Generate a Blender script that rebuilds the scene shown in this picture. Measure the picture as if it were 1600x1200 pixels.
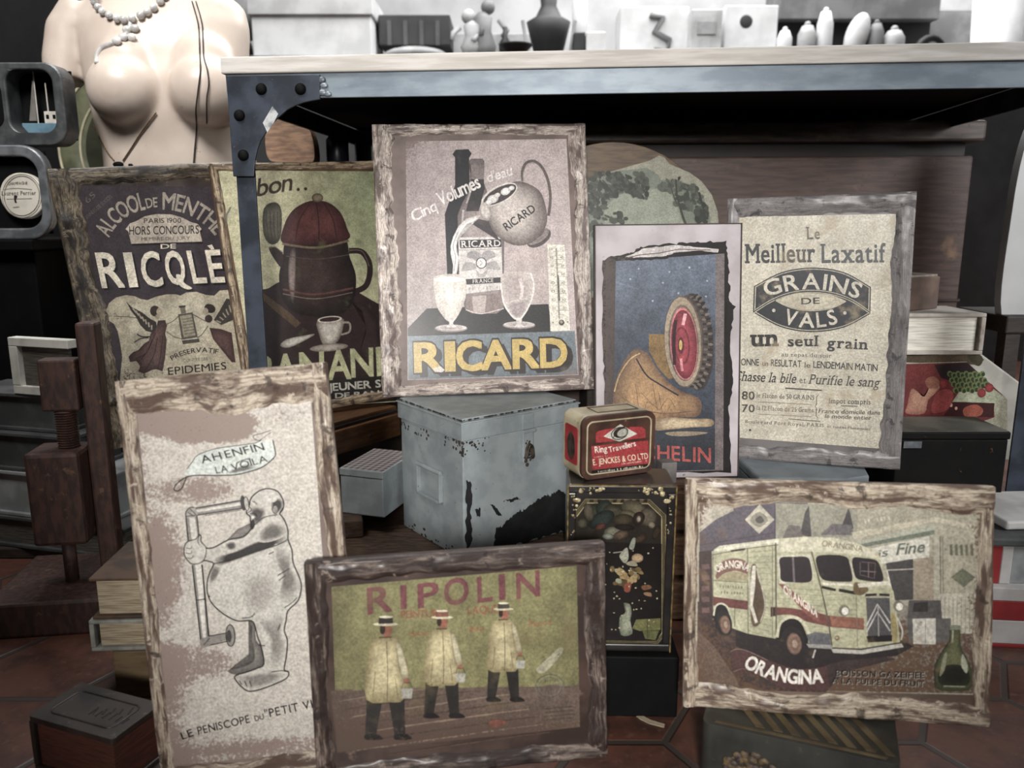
import bpy, bmesh, math, random
from math import sin, cos, tan, pi, radians, degrees, atan2, sqrt, hypot
from mathutils import Vector, Matrix, noise as mnoise
from mathutils.geometry import tessellate_polygon

scene = bpy.context.scene
for o in list(bpy.data.objects):
    bpy.data.objects.remove(o, do_unlink=True)
COL = scene.collection
random.seed(7)

# ------------------------------------------------------------------ camera, sky, lights, exposure
FPX = 1250.0                                  # focal length in pixels of a 1600 x 1200 frame
CAM = Vector((0.0, 0.0, 0.55))
PITCH, ROLL = radians(11.4), radians(0.0)
_f = Vector((0, cos(PITCH), -sin(PITCH)))
_u = Vector((0, sin(PITCH), cos(PITCH)))
_r = Vector((1, 0, 0))
RIGHT = _r * cos(ROLL) - _u * sin(ROLL)
UP = _u * cos(ROLL) + _r * sin(ROLL)
cam_data = bpy.data.cameras.new('camera')
cam = bpy.data.objects.new('camera', cam_data)
COL.objects.link(cam)
m3 = Matrix((RIGHT, UP, -_f)).transposed()
cam.matrix_world = Matrix.Translation(CAM) @ m3.to_4x4()
cam_data.sensor_width = 36.0
cam_data.lens = FPX / 1600.0 * 36.0
cam_data.clip_start = 0.05
cam_data.dof.use_dof = True
cam_data.dof.focus_distance = 1.12
cam_data.dof.aperture_fstop = 5.2
scene.camera = cam

world = bpy.data.worlds.new('world')
scene.world = world
world.use_nodes = True
world.node_tree.nodes['Background'].inputs['Color'].default_value = (0.78, 0.86, 1.0, 1)
world.node_tree.nodes['Background'].inputs['Strength'].default_value = 0.006

def add_light(name, kind, loc, target, energy, color=(1, 1, 1), **kw):
    d = bpy.data.lights.new(name, kind)
    d.energy = energy
    d.color = color
    for k, v in kw.items():
        setattr(d, k, v)
    o = bpy.data.objects.new(name, d)
    COL.objects.link(o)
    o.location = loc
    o.rotation_euler = (Vector(target) - Vector(loc)).to_track_quat('-Z', 'Y').to_euler()
    return o

add_light('front_key_spot', 'SPOT', (-0.12, -1.35, 0.98), (0.03, 1.05, 0.36), 285, (1.0, 0.97, 0.93),
          spot_size=radians(35), spot_blend=0.9, shadow_soft_size=0.15)  # unseen front key; its cone is shaped to darken the frame's edges
add_light('counter_fill_light', 'AREA', (0.4, 2.9, 2.5), (0.2, 3.2, 0.8), 140, (1.0, 1.0, 1.0),
          shape='RECTANGLE', size=3.4, size_y=1.6)  # unseen area light added overhead to brighten the counter and back wall
add_light('mannequin_fill_light', 'AREA', (-0.72, 0.62, 1.75), (-0.68, 1.6, 0.78), 5.5, (1.0, 0.98, 0.95),
          shape='RECTANGLE', size=0.6, size_y=0.4, spread=radians(75))  # unseen area light added to brighten the mannequin

add_light('side_window_fill', 'AREA', (1.75, 0.35, 1.05), (0.82, 1.25, 0.45), 3.6, (1.0, 1.0, 1.0),
          shape='RECTANGLE', size=0.5, size_y=0.7, spread=radians(60))  # unseen fill added for window light on the things at the right

scene.view_settings.view_transform = 'Standard'
scene.view_settings.look = 'None'
scene.view_settings.gamma = 1.0
scene.view_settings.use_curve_mapping = False
scene.view_settings.exposure = 0.0

# ------------------------------------------------------------------ measuring helpers
def ray(x, y):
    return _f + RIGHT * ((x - 800) / FPX) - UP * ((y - 600) / FPX)

def at_y(x, y, Y):
    d = ray(x, y)
    return CAM + d * (Y / d.y)

def at_z(x, y, z):
    d = ray(x, y)
    return CAM + d * ((z - CAM.z) / d.z)

# ------------------------------------------------------------------ materials
def lin(c):
    c = c / 255.0
    return c / 12.92 if c <= 0.04045 else ((c + 0.055) / 1.055) ** 2.4

def S(r, g, b):
    return (lin(r), lin(g), lin(b), 1.0)

class NT:
    def __init__(self, name):
        self.m = bpy.data.materials.new(name)
        self.m.use_nodes = True
        self.t = self.m.node_tree
        self.b = self.t.nodes['Principled BSDF']
    def n(self, kind, **kw):
        nd = self.t.nodes.new(kind)
        for k, v in kw.items():
            setattr(nd, k, v)
        return nd
    def l(self, a, b):
        self.t.links.new(a, b)
    def coords(self, stretch=(1, 1, 1), attr=None):
        if attr:
            c = self.n('ShaderNodeAttribute', attribute_name=attr)
            src = c.outputs['Vector']
        else:
            c = self.n('ShaderNodeTexCoord')
            src = c.outputs['Object']
        mp = self.n('ShaderNodeMapping')
        mp.inputs['Scale'].default_value = stretch
        self.l(src, mp.inputs['Vector'])
        return mp.outputs['Vector']
    def noise(self, vec, scale, detail=5, rough=0.55, dist=0.0):
        nd = self.n('ShaderNodeTexNoise')
        nd.inputs['Scale'].default_value = scale
        nd.inputs['Detail'].default_value = detail
        nd.inputs['Roughness'].default_value = rough
        nd.inputs['Distortion'].default_value = dist
        self.l(vec, nd.inputs['Vector'])
        return nd.outputs['Fac']
    def ramp(self, val, lo, hi, a=0.0, b=1.0):
        nd = self.n('ShaderNodeMapRange', interpolation_type='SMOOTHSTEP')
        nd.inputs['From Min'].default_value = lo
        nd.inputs['From Max'].default_value = hi
        nd.inputs['To Min'].default_value = a
        nd.inputs['To Max'].default_value = b
        self.l(val, nd.inputs['Value'])
        return nd.outputs['Result']
    def math(self, op, a, b):
        nd = self.n('ShaderNodeMath', operation=op)
        for i, v in enumerate((a, b)):
            if isinstance(v, (int, float)):
                nd.inputs[i].default_value = v
            else:
                self.l(v, nd.inputs[i])
        return nd.outputs[0]
    def mix(self, fac, a, b, mode='MIX'):
        nd = self.n('ShaderNodeMix', data_type='RGBA', blend_type=mode)
        for i, v in ((0, fac), (6, a), (7, b)):
            if isinstance(v, (int, float)):
                nd.inputs[i].default_value = v
            elif isinstance(v, tuple):
                nd.inputs[i].default_value = v
            else:
                self.l(v, nd.inputs[i])
        return nd.outputs[2]
    def bump(self, height, strength, dist=0.002):
        nd = self.n('ShaderNodeBump')
        nd.inputs['Strength'].default_value = strength
        nd.inputs['Distance'].default_value = dist
        self.l(height, nd.inputs['Height'])
        self.l(nd.outputs['Normal'], self.b.inputs['Normal'])
    def done(self, color, rough=0.6, metal=0.0, coat=0.0, spec=0.5):
        if isinstance(color, tuple):
            self.b.inputs['Base Color'].default_value = color
        else:
            self.l(color, self.b.inputs['Base Color'])
        self.b.inputs['Roughness'].default_value = rough
        self.b.inputs['Metallic'].default_value = metal
        self.b.inputs['Coat Weight'].default_value = coat
        self.b.inputs['Coat Roughness'].default_value = 0.25
        self.b.inputs['Specular IOR Level'].default_value = spec
        return self.m

def mat(name, c1, c2=None, scale=20, stretch=(1, 1, 1), lo=0.38, hi=0.62, rough=0.6, metal=0.0,
        bump=0.0, spots=(), coat=0.0, detail=6, spec=0.5):
    """two-tone noise material in object space; spots = [(scale, from, to, colour)]"""
    t = NT(name)
    v = t.coords(stretch)
    c2 = c2 or tuple(min(1, x * 0.72) for x in c1[:3]) + (1,)
    fac = t.noise(v, scale, detail)
    col = t.mix(t.ramp(fac, lo, hi), c1, c2)
    v2 = t.coords()
    for (sc, a, b, cc) in spots:
        col = t.mix(t.ramp(t.noise(v2, sc, 4, 0.6), a, b), col, cc)
    if bump:
        t.bump(fac, bump)
    return t.done(col, rough, metal, coat, spec)

def print_mat(name, wear_col, speck=0.5, speck_col=S(40, 34, 30), mott=0.22, rough=0.5, speck_scale=560, stain=None, coat=0.15):
    t = NT(name)
    v = t.coords()
    a = t.n('ShaderNodeAttribute', attribute_name='Col')
    w = t.n('ShaderNodeAttribute', attribute_name='wear')
    mot = t.ramp(t.noise(v, 38, 6, 0.65), 0.3, 0.7, 1 - mott, 1 + mott * 0.5)
    grain = t.math('MULTIPLY', t.ramp(t.noise(v, 420, 3, 0.6), 0.3, 0.7, 0.74, 1.2), t.ramp(t.noise(v, 130, 5, 0.7), 0.36, 0.64, 0.93, 1.05))
    both = t.math('MULTIPLY', mot, grain)
    col = t.mix(1.0, a.outputs['Color'], both, 'MULTIPLY')
    if stain:
        col = t.mix(t.ramp(t.noise(v, stain[0], 6, 0.6), stain[1], stain[2], 0, stain[4] if len(stain) > 4 else 0.7), col, stain[3])
    fine = t.noise(v, 330, 5, 0.72)
    mid = t.noise(v, 75, 4, 0.6)
    k = t.math('ADD', t.math('ADD', t.math('MULTIPLY', fine, 1.25), t.math('MULTIPLY', mid, 0.5)), t.math('MULTIPLY', w.outputs['Fac'], 1.1))
    mask = t.ramp(k, 1.44, 1.64, 0, 0.95)
    col = t.mix(mask, col, wear_col)
    if speck:
        sp = t.ramp(t.noise(v, speck_scale, 2, 0.5), 0.68, 0.73, 0, 1)
        zone = t.ramp(t.noise(v, 22, 3, 0.5), 0.4, 0.65, 0.15, 1)
        col = t.mix(t.math('MULTIPLY', t.math('MULTIPLY', sp, zone), speck), col, speck_col)
    t.bump(fine, 0.08, 0.001)
    return t.done(col, rough, 0, coat, 0.35)

def rim_mat(name, dark, mid, light, a=0.42, b=0.56, rough=0.42, coat=0.2, fine=1.0):
    """peeled and waxed wooden edge; 'st' runs along and across each side"""
    t = NT(name)
    v = t.coords((1, 1, 1), attr='st')
    n1 = t.noise(v, 1.5, 7, 0.62, 0.15)
    vs = t.coords((0.45, 6.0, 1), attr='st')
    n2 = t.noise(vs, 2.6 * fine, 7, 0.7, 0.0)
    n3 = t.noise(v, 9.0, 4, 0.6)
    col = t.mix(t.ramp(t.math('ADD', t.math('MULTIPLY', n2, 0.6), t.math('MULTIPLY', n3, 0.4)), 0.42, 0.58), mid, light)
    deep = tuple(q * 0.35 for q in dark[:3]) + (1,)
    col = t.mix(t.ramp(n1, a, b), dark, col)
    vo = t.coords()
    n4 = t.noise(vo, 55, 6, 0.7, 0.4)
    col = t.mix(t.ramp(n4, 0.56, 0.64, 0, 0.85), col, deep)
    cr = t.noise(t.coords((0.8, 9.0, 1), attr='st'), 3.1, 6, 0.75, 0.0)
    col = t.mix(t.ramp(cr, 0.60, 0.66, 0, 0.8), col, deep)
    col = t.mix(t.ramp(t.noise(vo, 300, 4, 0.7), 0.57, 0.66, 0, 0.6), col, dark)
    col = t.mix(t.ramp(n4, 0.40, 0.34, 0, 0.55), col, tuple(min(1, q * 1.3) for q in light[:3]) + (1,))
    t.bump(t.math('ADD', n2, n4), 0.5, 0.0025)
    return t.done(col, rough, 0, coat, 0.5)

def vcol_mat(name, rough=0.5, metal=0.0, mott=0.2, coat=0.0, spots=()):
    t = NT(name)
    v = t.coords()
    a = t.n('ShaderNodeAttribute', attribute_name='Col')
    mot = t.ramp(t.noise(v, 60, 6, 0.65), 0.3, 0.7, 1 - mott, 1 + mott * 0.5)
    col = t.mix(1.0, a.outputs['Color'], mot, 'MULTIPLY')
    for (sc, lo, hi, cc) in spots:
        col = t.mix(t.ramp(t.noise(v, sc, 4, 0.6), lo, hi), col, cc)
    return t.done(col, rough, metal, coat)

# ------------------------------------------------------------------ object helpers
def empty(name, loc=(0, 0, 0), rot=(0, 0, 0), label=None, cat=None, group=None):
    o = bpy.data.objects.new(name, None)
    COL.objects.link(o)
    o.empty_display_size = 0.05
    o.location = loc
    o.rotation_euler = rot
    if label: o['label'] = label
    if cat: o['category'] = cat
    if group: o['group'] = group
    return o

def tag(o, label, cat, group=None, kind=None):
    o['label'] = label
    o['category'] = cat
    if group: o['group'] = group
    if kind: o['kind'] = kind
    return o

class G:
    """collects geometry for ONE mesh object"""
    def __init__(self):
        self.v, self.f, self.st, self.c = [], [], [], []
    def add(self, verts, faces, M=None, col=None, st=None):
        k = len(self.v)
        for i, p in enumerate(verts):
            p = Vector(p)
            self.v.append(M @ p if M else p)
            self.c.append(col or (1, 1, 1, 1))
            self.st.append(st[i] if st else (0, 0, 0))
        self.f += [tuple(i + k for i in fc) for fc in faces]
        return self
    def box(self, lo, hi, M=None, col=None):
        x0, y0, z0 = lo; x1, y1, z1 = hi
        vs = [(x0, y0, z0), (x1, y0, z0), (x1, y1, z0), (x0, y1, z0), (x0, y0, z1), (x1, y0, z1), (x1, y1, z1), (x0, y1, z1)]
        return self.add(vs, [(3, 2, 1, 0), (4, 5, 6, 7), (0, 1, 5, 4), (1, 2, 6, 5), (2, 3, 7, 6), (3, 0, 4, 7)], M, col)
    def prism(self, poly, z0, z1, M=None, col=None):
        """poly: list of (x, y), counter-clockwise; extruded along z"""
        n = len(poly)
        ar = sum(poly[i][0] * poly[(i + 1) % n][1] - poly[(i + 1) % n][0] * poly[i][1] for i in range(n))
        if ar < 0: poly = poly[::-1]
        vs = [(x, y, z0) for x, y in poly] + [(x, y, z1) for x, y in poly]
        tri = tessellate_polygon([[Vector((x, y, 0)) for x, y in poly]])
        fs = []
        for a, b, c in tri:
            (ax, ay), (bx, by), (cx, cy) = poly[a], poly[b], poly[c]
            if (bx - ax) * (cy - ay) - (cx - ax) * (by - ay) < 0: b, c = c, b
            fs += [(a + n, b + n, c + n), (c, b, a)]
        fs += [(i, (i + 1) % n, (i + 1) % n + n, i + n) for i in range(n)]
        return self.add(vs, fs, M, col)
    def lathe(self, prof, n=32, M=None, col=None, cap=True):
        vs, fs = [], []
        for r, z in prof:
            for k in range(n):
                a = 2 * pi * k / n
                vs.append((r * cos(a), r * sin(a), z))
        for i in range(len(prof) - 1):
            for k in range(n):
                k2 = (k + 1) % n
                fs.append((i * n + k, i * n + k2, (i + 1) * n + k2, (i + 1) * n + k))
        if cap:
            fs.append(tuple(range(n - 1, -1, -1)))
            fs.append(tuple((len(prof) - 1) * n + k for k in range(n)))
        return self.add(vs, fs, M, col)
    def tube(self, path, r, n=8, M=None, col=None, closed=False):
        pts = [Vector(p) for p in path]
        rs = r if isinstance(r, (list, tuple)) else [r] * len(pts)
        vs, fs = [], []
        m = len(pts)
        prev = None
        for i, p in enumerate(pts):
            a = pts[(i - 1) % m] if (closed or i > 0) else p
            b = pts[(i + 1) % m] if (closed or i < m - 1) else p
            d = (b - a).normalized()
            if prev is None:
                x = d.orthogonal().normalized()
            else:
                x = (prev - d * prev.dot(d)).normalized()
            prev = x
            y = d.cross(x)
            for k in range(n):
                t = 2 * pi * k / n
                vs.append(p + x * (rs[i] * cos(t)) + y * (rs[i] * sin(t)))
        for i in range(m if closed else m - 1):
            j = (i + 1) % m
            for k in range(n):
                k2 = (k + 1) % n
                fs.append((i * n + k, i * n + k2, j * n + k2, j * n + k))
        if not closed:
            fs += [tuple(range(n - 1, -1, -1)), tuple((m - 1) * n + k for k in range(n))]
        return self.add(vs, fs, M, col)
    def ball(self, c, r, M=None, col=None, n=12, sq=(1, 1, 1)):
        vs, fs = [], []
        for i in range(n + 1):
            a = pi * i / n
            for k in range(2 * n):
                b = pi * k / n
                vs.append((c[0] + sq[0] * r * sin(a) * cos(b), c[1] + sq[1] * r * sin(a) * sin(b), c[2] - sq[2] * r * cos(a)))
        for i in range(n):
            for k in range(2 * n):
                k2 = (k + 1) % (2 * n)
                fs.append((i * 2 * n + k, i * 2 * n + k2, (i + 1) * 2 * n + k2, (i + 1) * 2 * n + k))
        return self.add(vs, fs, M, col)
    def build(self, name, material, parent=None, bevel=0, smooth=False, vcol=False, st=False, seg=2, sub=0):
        me = bpy.data.meshes.new(name)
        me.from_pydata([tuple(v) for v in self.v], [], self.f)
        me.update()
        if vcol:
            at = me.color_attributes.new('Col', 'FLOAT_COLOR', 'POINT')
            at.data.foreach_set('color', [x for c in self.c for x in c])
        if st:
            at = me.attributes.new('st', 'FLOAT_VECTOR', 'POINT')
            at.data.foreach_set('vector', [x for c in self.st for x in c])
        me.materials.append(material)
        o = bpy.data.objects.new(name, me)
        COL.objects.link(o)
        if parent: o.parent = parent
        if smooth:
            me.polygons.foreach_set('use_smooth', [True] * len(me.polygons))
        if bevel:
            b = o.modifiers.new('bevel', 'BEVEL')
            b.width = bevel; b.segments = seg; b.limit_method = 'ANGLE'; b.angle_limit = radians(40)
        if sub:
            s = o.modifiers.new('subdivision', 'SUBSURF'); s.levels = sub; s.render_levels = sub
        return o

def Mloc(loc, rz=0, rx=0, ry=0):
    return Matrix.Translation(loc) @ Matrix.Rotation(rz, 4, 'Z') @ Matrix.Rotation(rx, 4, 'X') @ Matrix.Rotation(ry, 4, 'Y')

def rounded(x0, z0, x1, z1, r, n=6):
    pts = []
    for cx, cz, a0 in ((x1 - r, z0 + r, -pi / 2), (x1 - r, z1 - r, 0), (x0 + r, z1 - r, pi / 2), (x0 + r, z0 + r, pi)):
        for k in range(n + 1):
            a = a0 + pi / 2 * k / n
            pts.append((cx + r * cos(a), cz + r * sin(a)))
    return pts

XZ = Matrix(((1, 0, 0, 0), (0, 0, -1, 0), (0, 1, 0, 0), (0, 0, 0, 1)))   # prism drawn in x-z, its depth along -y

def spline(pts, n=6, closed=False):
    out = []
    m = len(pts)
    rng = range(m) if closed else range(m - 1)
    for i in rng:
        if closed:
            p = [pts[(i + k - 1) % m] for k in range(4)]
        else:
            p = [pts[max(0, i - 1)], pts[i], pts[i + 1], pts[min(m - 1, i + 2)]]
        for k in range(n):
            t = k / n
            out.append(tuple(0.5 * (2 * p[1][j] + (p[2][j] - p[0][j]) * t + (2 * p[0][j] - 5 * p[1][j] + 4 * p[2][j] - p[3][j]) * t * t
                        + (3 * p[1][j] - p[0][j] - 3 * p[2][j] + p[3][j]) * t ** 3) for j in range(len(p[0]))))
    if not closed: out.append(tuple(pts[-1]))
    return out

# ------------------------------------------------------------------ lettering
_glyphs = {}
_CAP = None
def _raw_glyph(ch, off):
    cu = bpy.data.curves.new('glyph', 'FONT')
    cu.body = ch; cu.size = 1.0; cu.offset = off; cu.resolution_u = 3
    ob = bpy.data.objects.new('glyph', cu)
    COL.objects.link(ob)
    dg = bpy.context.evaluated_depsgraph_get()
    ev = ob.evaluated_get(dg)
    me = ev.to_mesh()
    V = [(v.co.x, v.co.y) for v in me.vertices]
    F = [tuple(p.vertices) for p in me.polygons]
    ev.to_mesh_clear()
    bpy.data.objects.remove(ob)
    bpy.data.curves.remove(cu)
    return V, F

def glyph(ch, off=0.0, serif=False):
    global _CAP
    key = (ch, round(off, 3), serif)
    if key in _glyphs: return _glyphs[key]
    if _CAP is None:
        _CAP = max(y for x, y in _raw_glyph('H', 0)[0])
    V, F = _raw_glyph(ch, off)
    V = [(x / _CAP, y / _CAP) for x, y in V]
    F = list(F); SF = []
    if serif and V:
        cnt = {}
        for f in F:
            for i in range(len(f)):
                e = tuple(sorted((f[i], f[(i + 1) % len(f)])))
                cnt[e] = cnt.get(e, 0) + 1
        top = max(y for x, y in V)
        levels = (min(y for x, y in V if y > -0.08), 1.0 + off, 0.745 + off, top)
        add = []
        for (i, j), n in cnt.items():
            if n != 1: continue
            (xa, ya), (xb, yb) = V[i], V[j]
            L = abs(xa - xb)
            if abs(ya - yb) > 0.004 or L < 0.05 or L > 0.34: continue
            near = [lv for lv in levels if abs(ya - lv) < 0.035]
            if not near: continue
            up = ya < 0.3
            x0, x1 = min(xa, xb) - 0.085, max(xa, xb) + 0.085
            y0, y1 = (ya, ya + 0.075) if up else (ya - 0.075, ya)
            add.append((x0, y0, x1, y1))
        for x0, y0, x1, y1 in add:
            k = len(V)
            V += [(x0, y0), (x1, y0), (x1, y1), (x0, y1)]
            SF.append((k, k + 1, k + 2, k + 3))
    if V:
        mn, mx = min(x for x, y in V), max(x for x, y in V)
    else:
        mn = mx = 0
    _glyphs[key] = ([(x - mn, y) for x, y in V], F, SF, mx - mn)
    return _glyphs[key]

def layout(text, off=0.0, serif=False, gap=0.13, space=0.42):
    V, F, SF, x = [], [], [], 0.0
    for ch in text:
        if ch == ' ':
            x += space; continue
        gv, gf, gs, w = glyph(ch, off, serif)
        k = len(V)
        V += [(px + x, py) for px, py in gv]
        F += [tuple(i + k for i in f) for f in gf]
        SF += [tuple(i + k for i in f) for f in gs]
        x += w + gap
    return V, F, SF, max(x - gap, 1e-6)

# ------------------------------------------------------------------ printed pictures, drawn in photograph pixels and projected on a plane of the thing
class Print:
    def __init__(self, parent, y0, wear=None):
        self.p = parent
        bpy.context.view_layer.update()
        Mi = (Matrix.LocRotScale(parent.location, parent.rotation_euler, None)).inverted()
        self.o = Mi @ CAM
        self.R = Mi.to_3x3()
        self.y0 = y0
        self.v, self.f, self.c, self.w = [], [], [], []
        self.layer = 0
        self.wearf = wear
    def loc(self, x, y):
        d = self.R @ ray(x, y)
        yy = self.y0 - self.layer * 6e-6
        k = (yy - self.o.y) / d.y
        q = self.o + d * k
        return (q.x, yy, q.z)
    def raw(self, pts, faces, cols):
        self.layer += 1
        k = len(self.v)
        for i, (x, y) in enumerate(pts):
            self.v.append(self.loc(x, y))
            cc = cols[i] if isinstance(cols, list) else cols
            cc = [1.07 * q ** 1.16 for q in cc[:3]]
            gy = 0.3 * cc[0] + 0.55 * cc[1] + 0.15 * cc[2]
            self.c.append(tuple(gy + (q - gy) * 0.8 for q in cc) + (1.0,))
            self.w.append(self.wearf(x, y) if self.wearf else 0.0)
        self.f += [tuple(i + k for i in f) for f in faces]
    def poly(self, pts, col):
        tri = tessellate_polygon([[Vector((x, y, 0)) for x, y in pts]])
        self.raw(pts, tri, col)
    def blob(self, pts, col, n=5):
        self.poly(spline(pts, n, True), col)
    def quadgrid(self, TL, TR, BR, BL, col, nx=24, ny=24, cf=None):
        pts, cols, fs = [], [], []
        for j in range(ny + 1):
            for i in range(nx + 1):
                s, t = i / nx, j / ny
                x = (TL[0] * (1 - s) + TR[0] * s) * (1 - t) + (BL[0] * (1 - s) + BR[0] * s) * t
                y = (TL[1] * (1 - s) + TR[1] * s) * (1 - t) + (BL[1] * (1 - s) + BR[1] * s) * t
                pts.append((x, y))
                cols.append(cf(x, y) if cf else col)
        for j in range(ny):
            for i in range(nx):
                a = j * (nx + 1) + i
                fs.append((a, a + 1, a + nx + 2, a + nx + 1))
        self.raw(pts, fs, cols)
    def shade(self, pts, c_out, c_in, k=0.55, smooth=0, center=None, mid=None):
        """filled outline whose colour runs from the edge to the middle"""
        if smooth: pts = spline(pts, smooth, True)
        n = len(pts)
        cx = center[0] if center else sum(p[0] for p in pts) / n
        cy = center[1] if center else sum(p[1] for p in pts) / n
        ks = [0, k * 0.5, k, 1]
        P, Cc, Fs = [], [], []
        for a, q in enumerate(ks):
            if q == 1: break
            tt = [0, 0.55, 1][a]
            for p in pts:
                P.append((p[0] + (cx - p[0]) * q, p[1] + (cy - p[1]) * q))
                Cc.append(tuple(c_out[i] + (c_in[i] - c_out[i]) * tt for i in range(4)))
        P.append((cx, cy)); Cc.append(c_in)
        for a in range(2):
            for i in range(n):
                j = (i + 1) % n
                Fs.append((a * n + i, a * n + j, (a + 1) * n + j, (a + 1) * n + i))
        for i in range(n):
            Fs.append((2 * n + i, 2 * n + (i + 1) % n, 3 * n))
        self.raw(P, Fs, Cc)
    def ell(self, cx, cy, rx, ry, col, rot=0.0, n=30, c_in=None, k=0.6):
        a = radians(rot)
        pts = []
        for i in range(n):
            t = 2 * pi * i / n
            ex, ey = rx * cos(t), ry * sin(t)
            pts.append((cx + ex * cos(a) - ey * sin(a), cy + ex * sin(a) + ey * cos(a)))
        if c_in: self.shade(pts, col, c_in, k)
        else: self.poly(pts, col)
        return pts
    def line(self, pts, w, col, closed=False, smooth=0, taper=None):
        if smooth: pts = spline(pts, smooth, closed)
        n = len(pts)
        P, Fs = [], []
        for i, p in enumerate(pts):
            a = pts[(i - 1) % n] if (closed or i) else p
            b = pts[(i + 1) % n] if (closed or i < n - 1) else p
            dx, dy = b[0] - a[0], b[1] - a[1]
            L = hypot(dx, dy) or 1
            ww = w / 2
            if taper: ww *= taper[0] + (taper[1] - taper[0]) * i / max(1, n - 1)
            P += [(p[0] - dy / L * ww, p[1] + dx / L * ww), (p[0] + dy / L * ww, p[1] - dx / L * ww)]
        for i in range(n if closed else n - 1):
            j = (i + 1) % n
            Fs.append((2 * i, 2 * j, 2 * j + 1, 2 * i + 1))
        self.raw(P, Fs, col)
    def ring(self, cx, cy, rx, ry, w, col, rot=0.0, n=32):
        a = radians(rot)
        pts = [(cx + rx * cos(2 * pi * i / n) * cos(a) - ry * sin(2 * pi * i / n) * sin(a),
                cy + rx * cos(2 * pi * i / n) * sin(a) + ry * sin(2 * pi * i / n) * cos(a)) for i in range(n)]
        self.line(pts, w, col, True)
    def text(self, s, fn, col, bold=0.0, serif=False, gap=0.13, space=0.42):
        V, F, SF, W = layout(s, 0.0, serif, gap, space)
        def lay(ax, ay):
            b_ = 0.5 * bold / _CAP
            pts = [fn((x + ax + b_) / (W + 2 * b_), y + ay) for x, y in V]      # the heavier word still ends where it should
            for part in (F, SF[0::2], SF[1::2]):         # serifs on a coat of their own
                if part:
                    used = sorted({i for f in part for i in f}); ix = {i: n for n, i in enumerate(used)}
                    self.raw([pts[i] for i in used], [tuple(ix[i] for i in f) for f in part], col)
        if not bold:
            lay(0, 0); return
        b = 0.5 * bold / _CAP                      # heavier letters: the same outline laid down again a hair to every side
        dirs = [(-1, -1), (1, -1), (1, 1), (-1, 1)] + ([(-1, 0), (1, 0), (0, 1), (0, -1)] if bold > 0.03 else [])
        for ax, ay in dirs:
            lay(ax * b, ay * b)
    def tq(self, s, TL, TR, BR, BL, col, **k):
        def fn(u, t):
            t = 1 - t
            return ((TL[0] * (1 - u) + TR[0] * u) * (1 - t) + (BL[0] * (1 - u) + BR[0] * u) * t,
                    (TL[1] * (1 - u) + TR[1] * u) * (1 - t) + (BL[1] * (1 - u) + BR[1] * u) * t)
        self.text(s, fn, col, **k)
    def tl(self, s, a, b, h, col, shear=0.0, **k):
        dx, dy = b[0] - a[0], b[1] - a[1]
        L = hypot(dx, dy)
        ux, uy = dx / L, dy / L
        def fn(u, t):
            q = u * L + shear * h * t
            return (a[0] + ux * q + uy * h * t, a[1] + uy * q - ux * h * t)
        self.text(s, fn, col, **k)
    def ta(self, s, p0, pm, p1, h, col, h1=None, **k):
        """lettering on the circle through three points, standing up from it"""
        ax, ay = p0; bx, by = pm; cx, cy = p1
        d = 2 * (ax * (by - cy) + bx * (cy - ay) + cx * (ay - by))
        ux = ((ax * ax + ay * ay) * (by - cy) + (bx * bx + by * by) * (cy - ay) + (cx * cx + cy * cy) * (ay - by)) / d
        uy = ((ax * ax + ay * ay) * (cx - bx) + (bx * bx + by * by) * (ax - cx) + (cx * cx + cy * cy) * (bx - ax)) / d
        r = hypot(ax - ux, ay - uy)
        a0, am, a1 = (atan2(q[1] - uy, q[0] - ux) for q in (p0, pm, p1))
        def unwrap(x, ref):
            while x - ref > pi: x -= 2 * pi
            while x - ref < -pi: x += 2 * pi
            return x
        am = unwrap(am, a0); a1 = unwrap(a1, am)
        out = 1 if uy > by else -1          # centre below the words: letters point outward
        def fn(u, t):
            a = a0 + (a1 - a0) * u
            hh = h if h1 is None else h + (h1 - h) * u
            q = r + out * hh * t
            return (ux + q * cos(a), uy + q * sin(a))
        self.text(s, fn, col, **k)
    def scrawl(self, a, b, h, col, n=None, seed=0):
        """small print too worn to read: a row of uneven ticks"""
        L = hypot(b[0] - a[0], b[1] - a[1]); n = n or int(L / (h * 0.8))
        ux, uy = (b[0] - a[0]) / L, (b[1] - a[1]) / L
        rr = random.Random(seed + int(a[0] * 7))
        for i in range(n):
            if rr.random() < 0.16: continue
            q = L * (i + 0.2 + 0.3 * rr.random()) / n; hh = h * (0.55 + 0.45 * rr.random()); ww = h * (0.16 + 0.34 * rr.random())
            x, y = a[0] + ux * q, a[1] + uy * q
            self.poly([(x, y), (x + ux * ww, y + uy * ww), (x + ux * ww + uy * hh, y + uy * ww - ux * hh), (x + uy * hh, y - ux * hh)], col)
    def build(self, name, material):
        me = bpy.data.meshes.new(name)
        me.from_pydata(self.v, [], self.f)
        me.update()
        at = me.color_attributes.new('Col', 'FLOAT_COLOR', 'POINT')
        at.data.foreach_set('color', [x for c in self.c for x in c])
        at = me.attributes.new('wear', 'FLOAT', 'POINT')
        at.data.foreach_set('value', self.w)
        me.materials.append(material)
        o = bpy.data.objects.new(name, me)
        COL.objects.link(o)
        o.parent = self.p
        return o
# ------------------------------------------------------------------ the shop: floor, walls
def structure(o):
    o['kind'] = 'structure'
    return o

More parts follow.
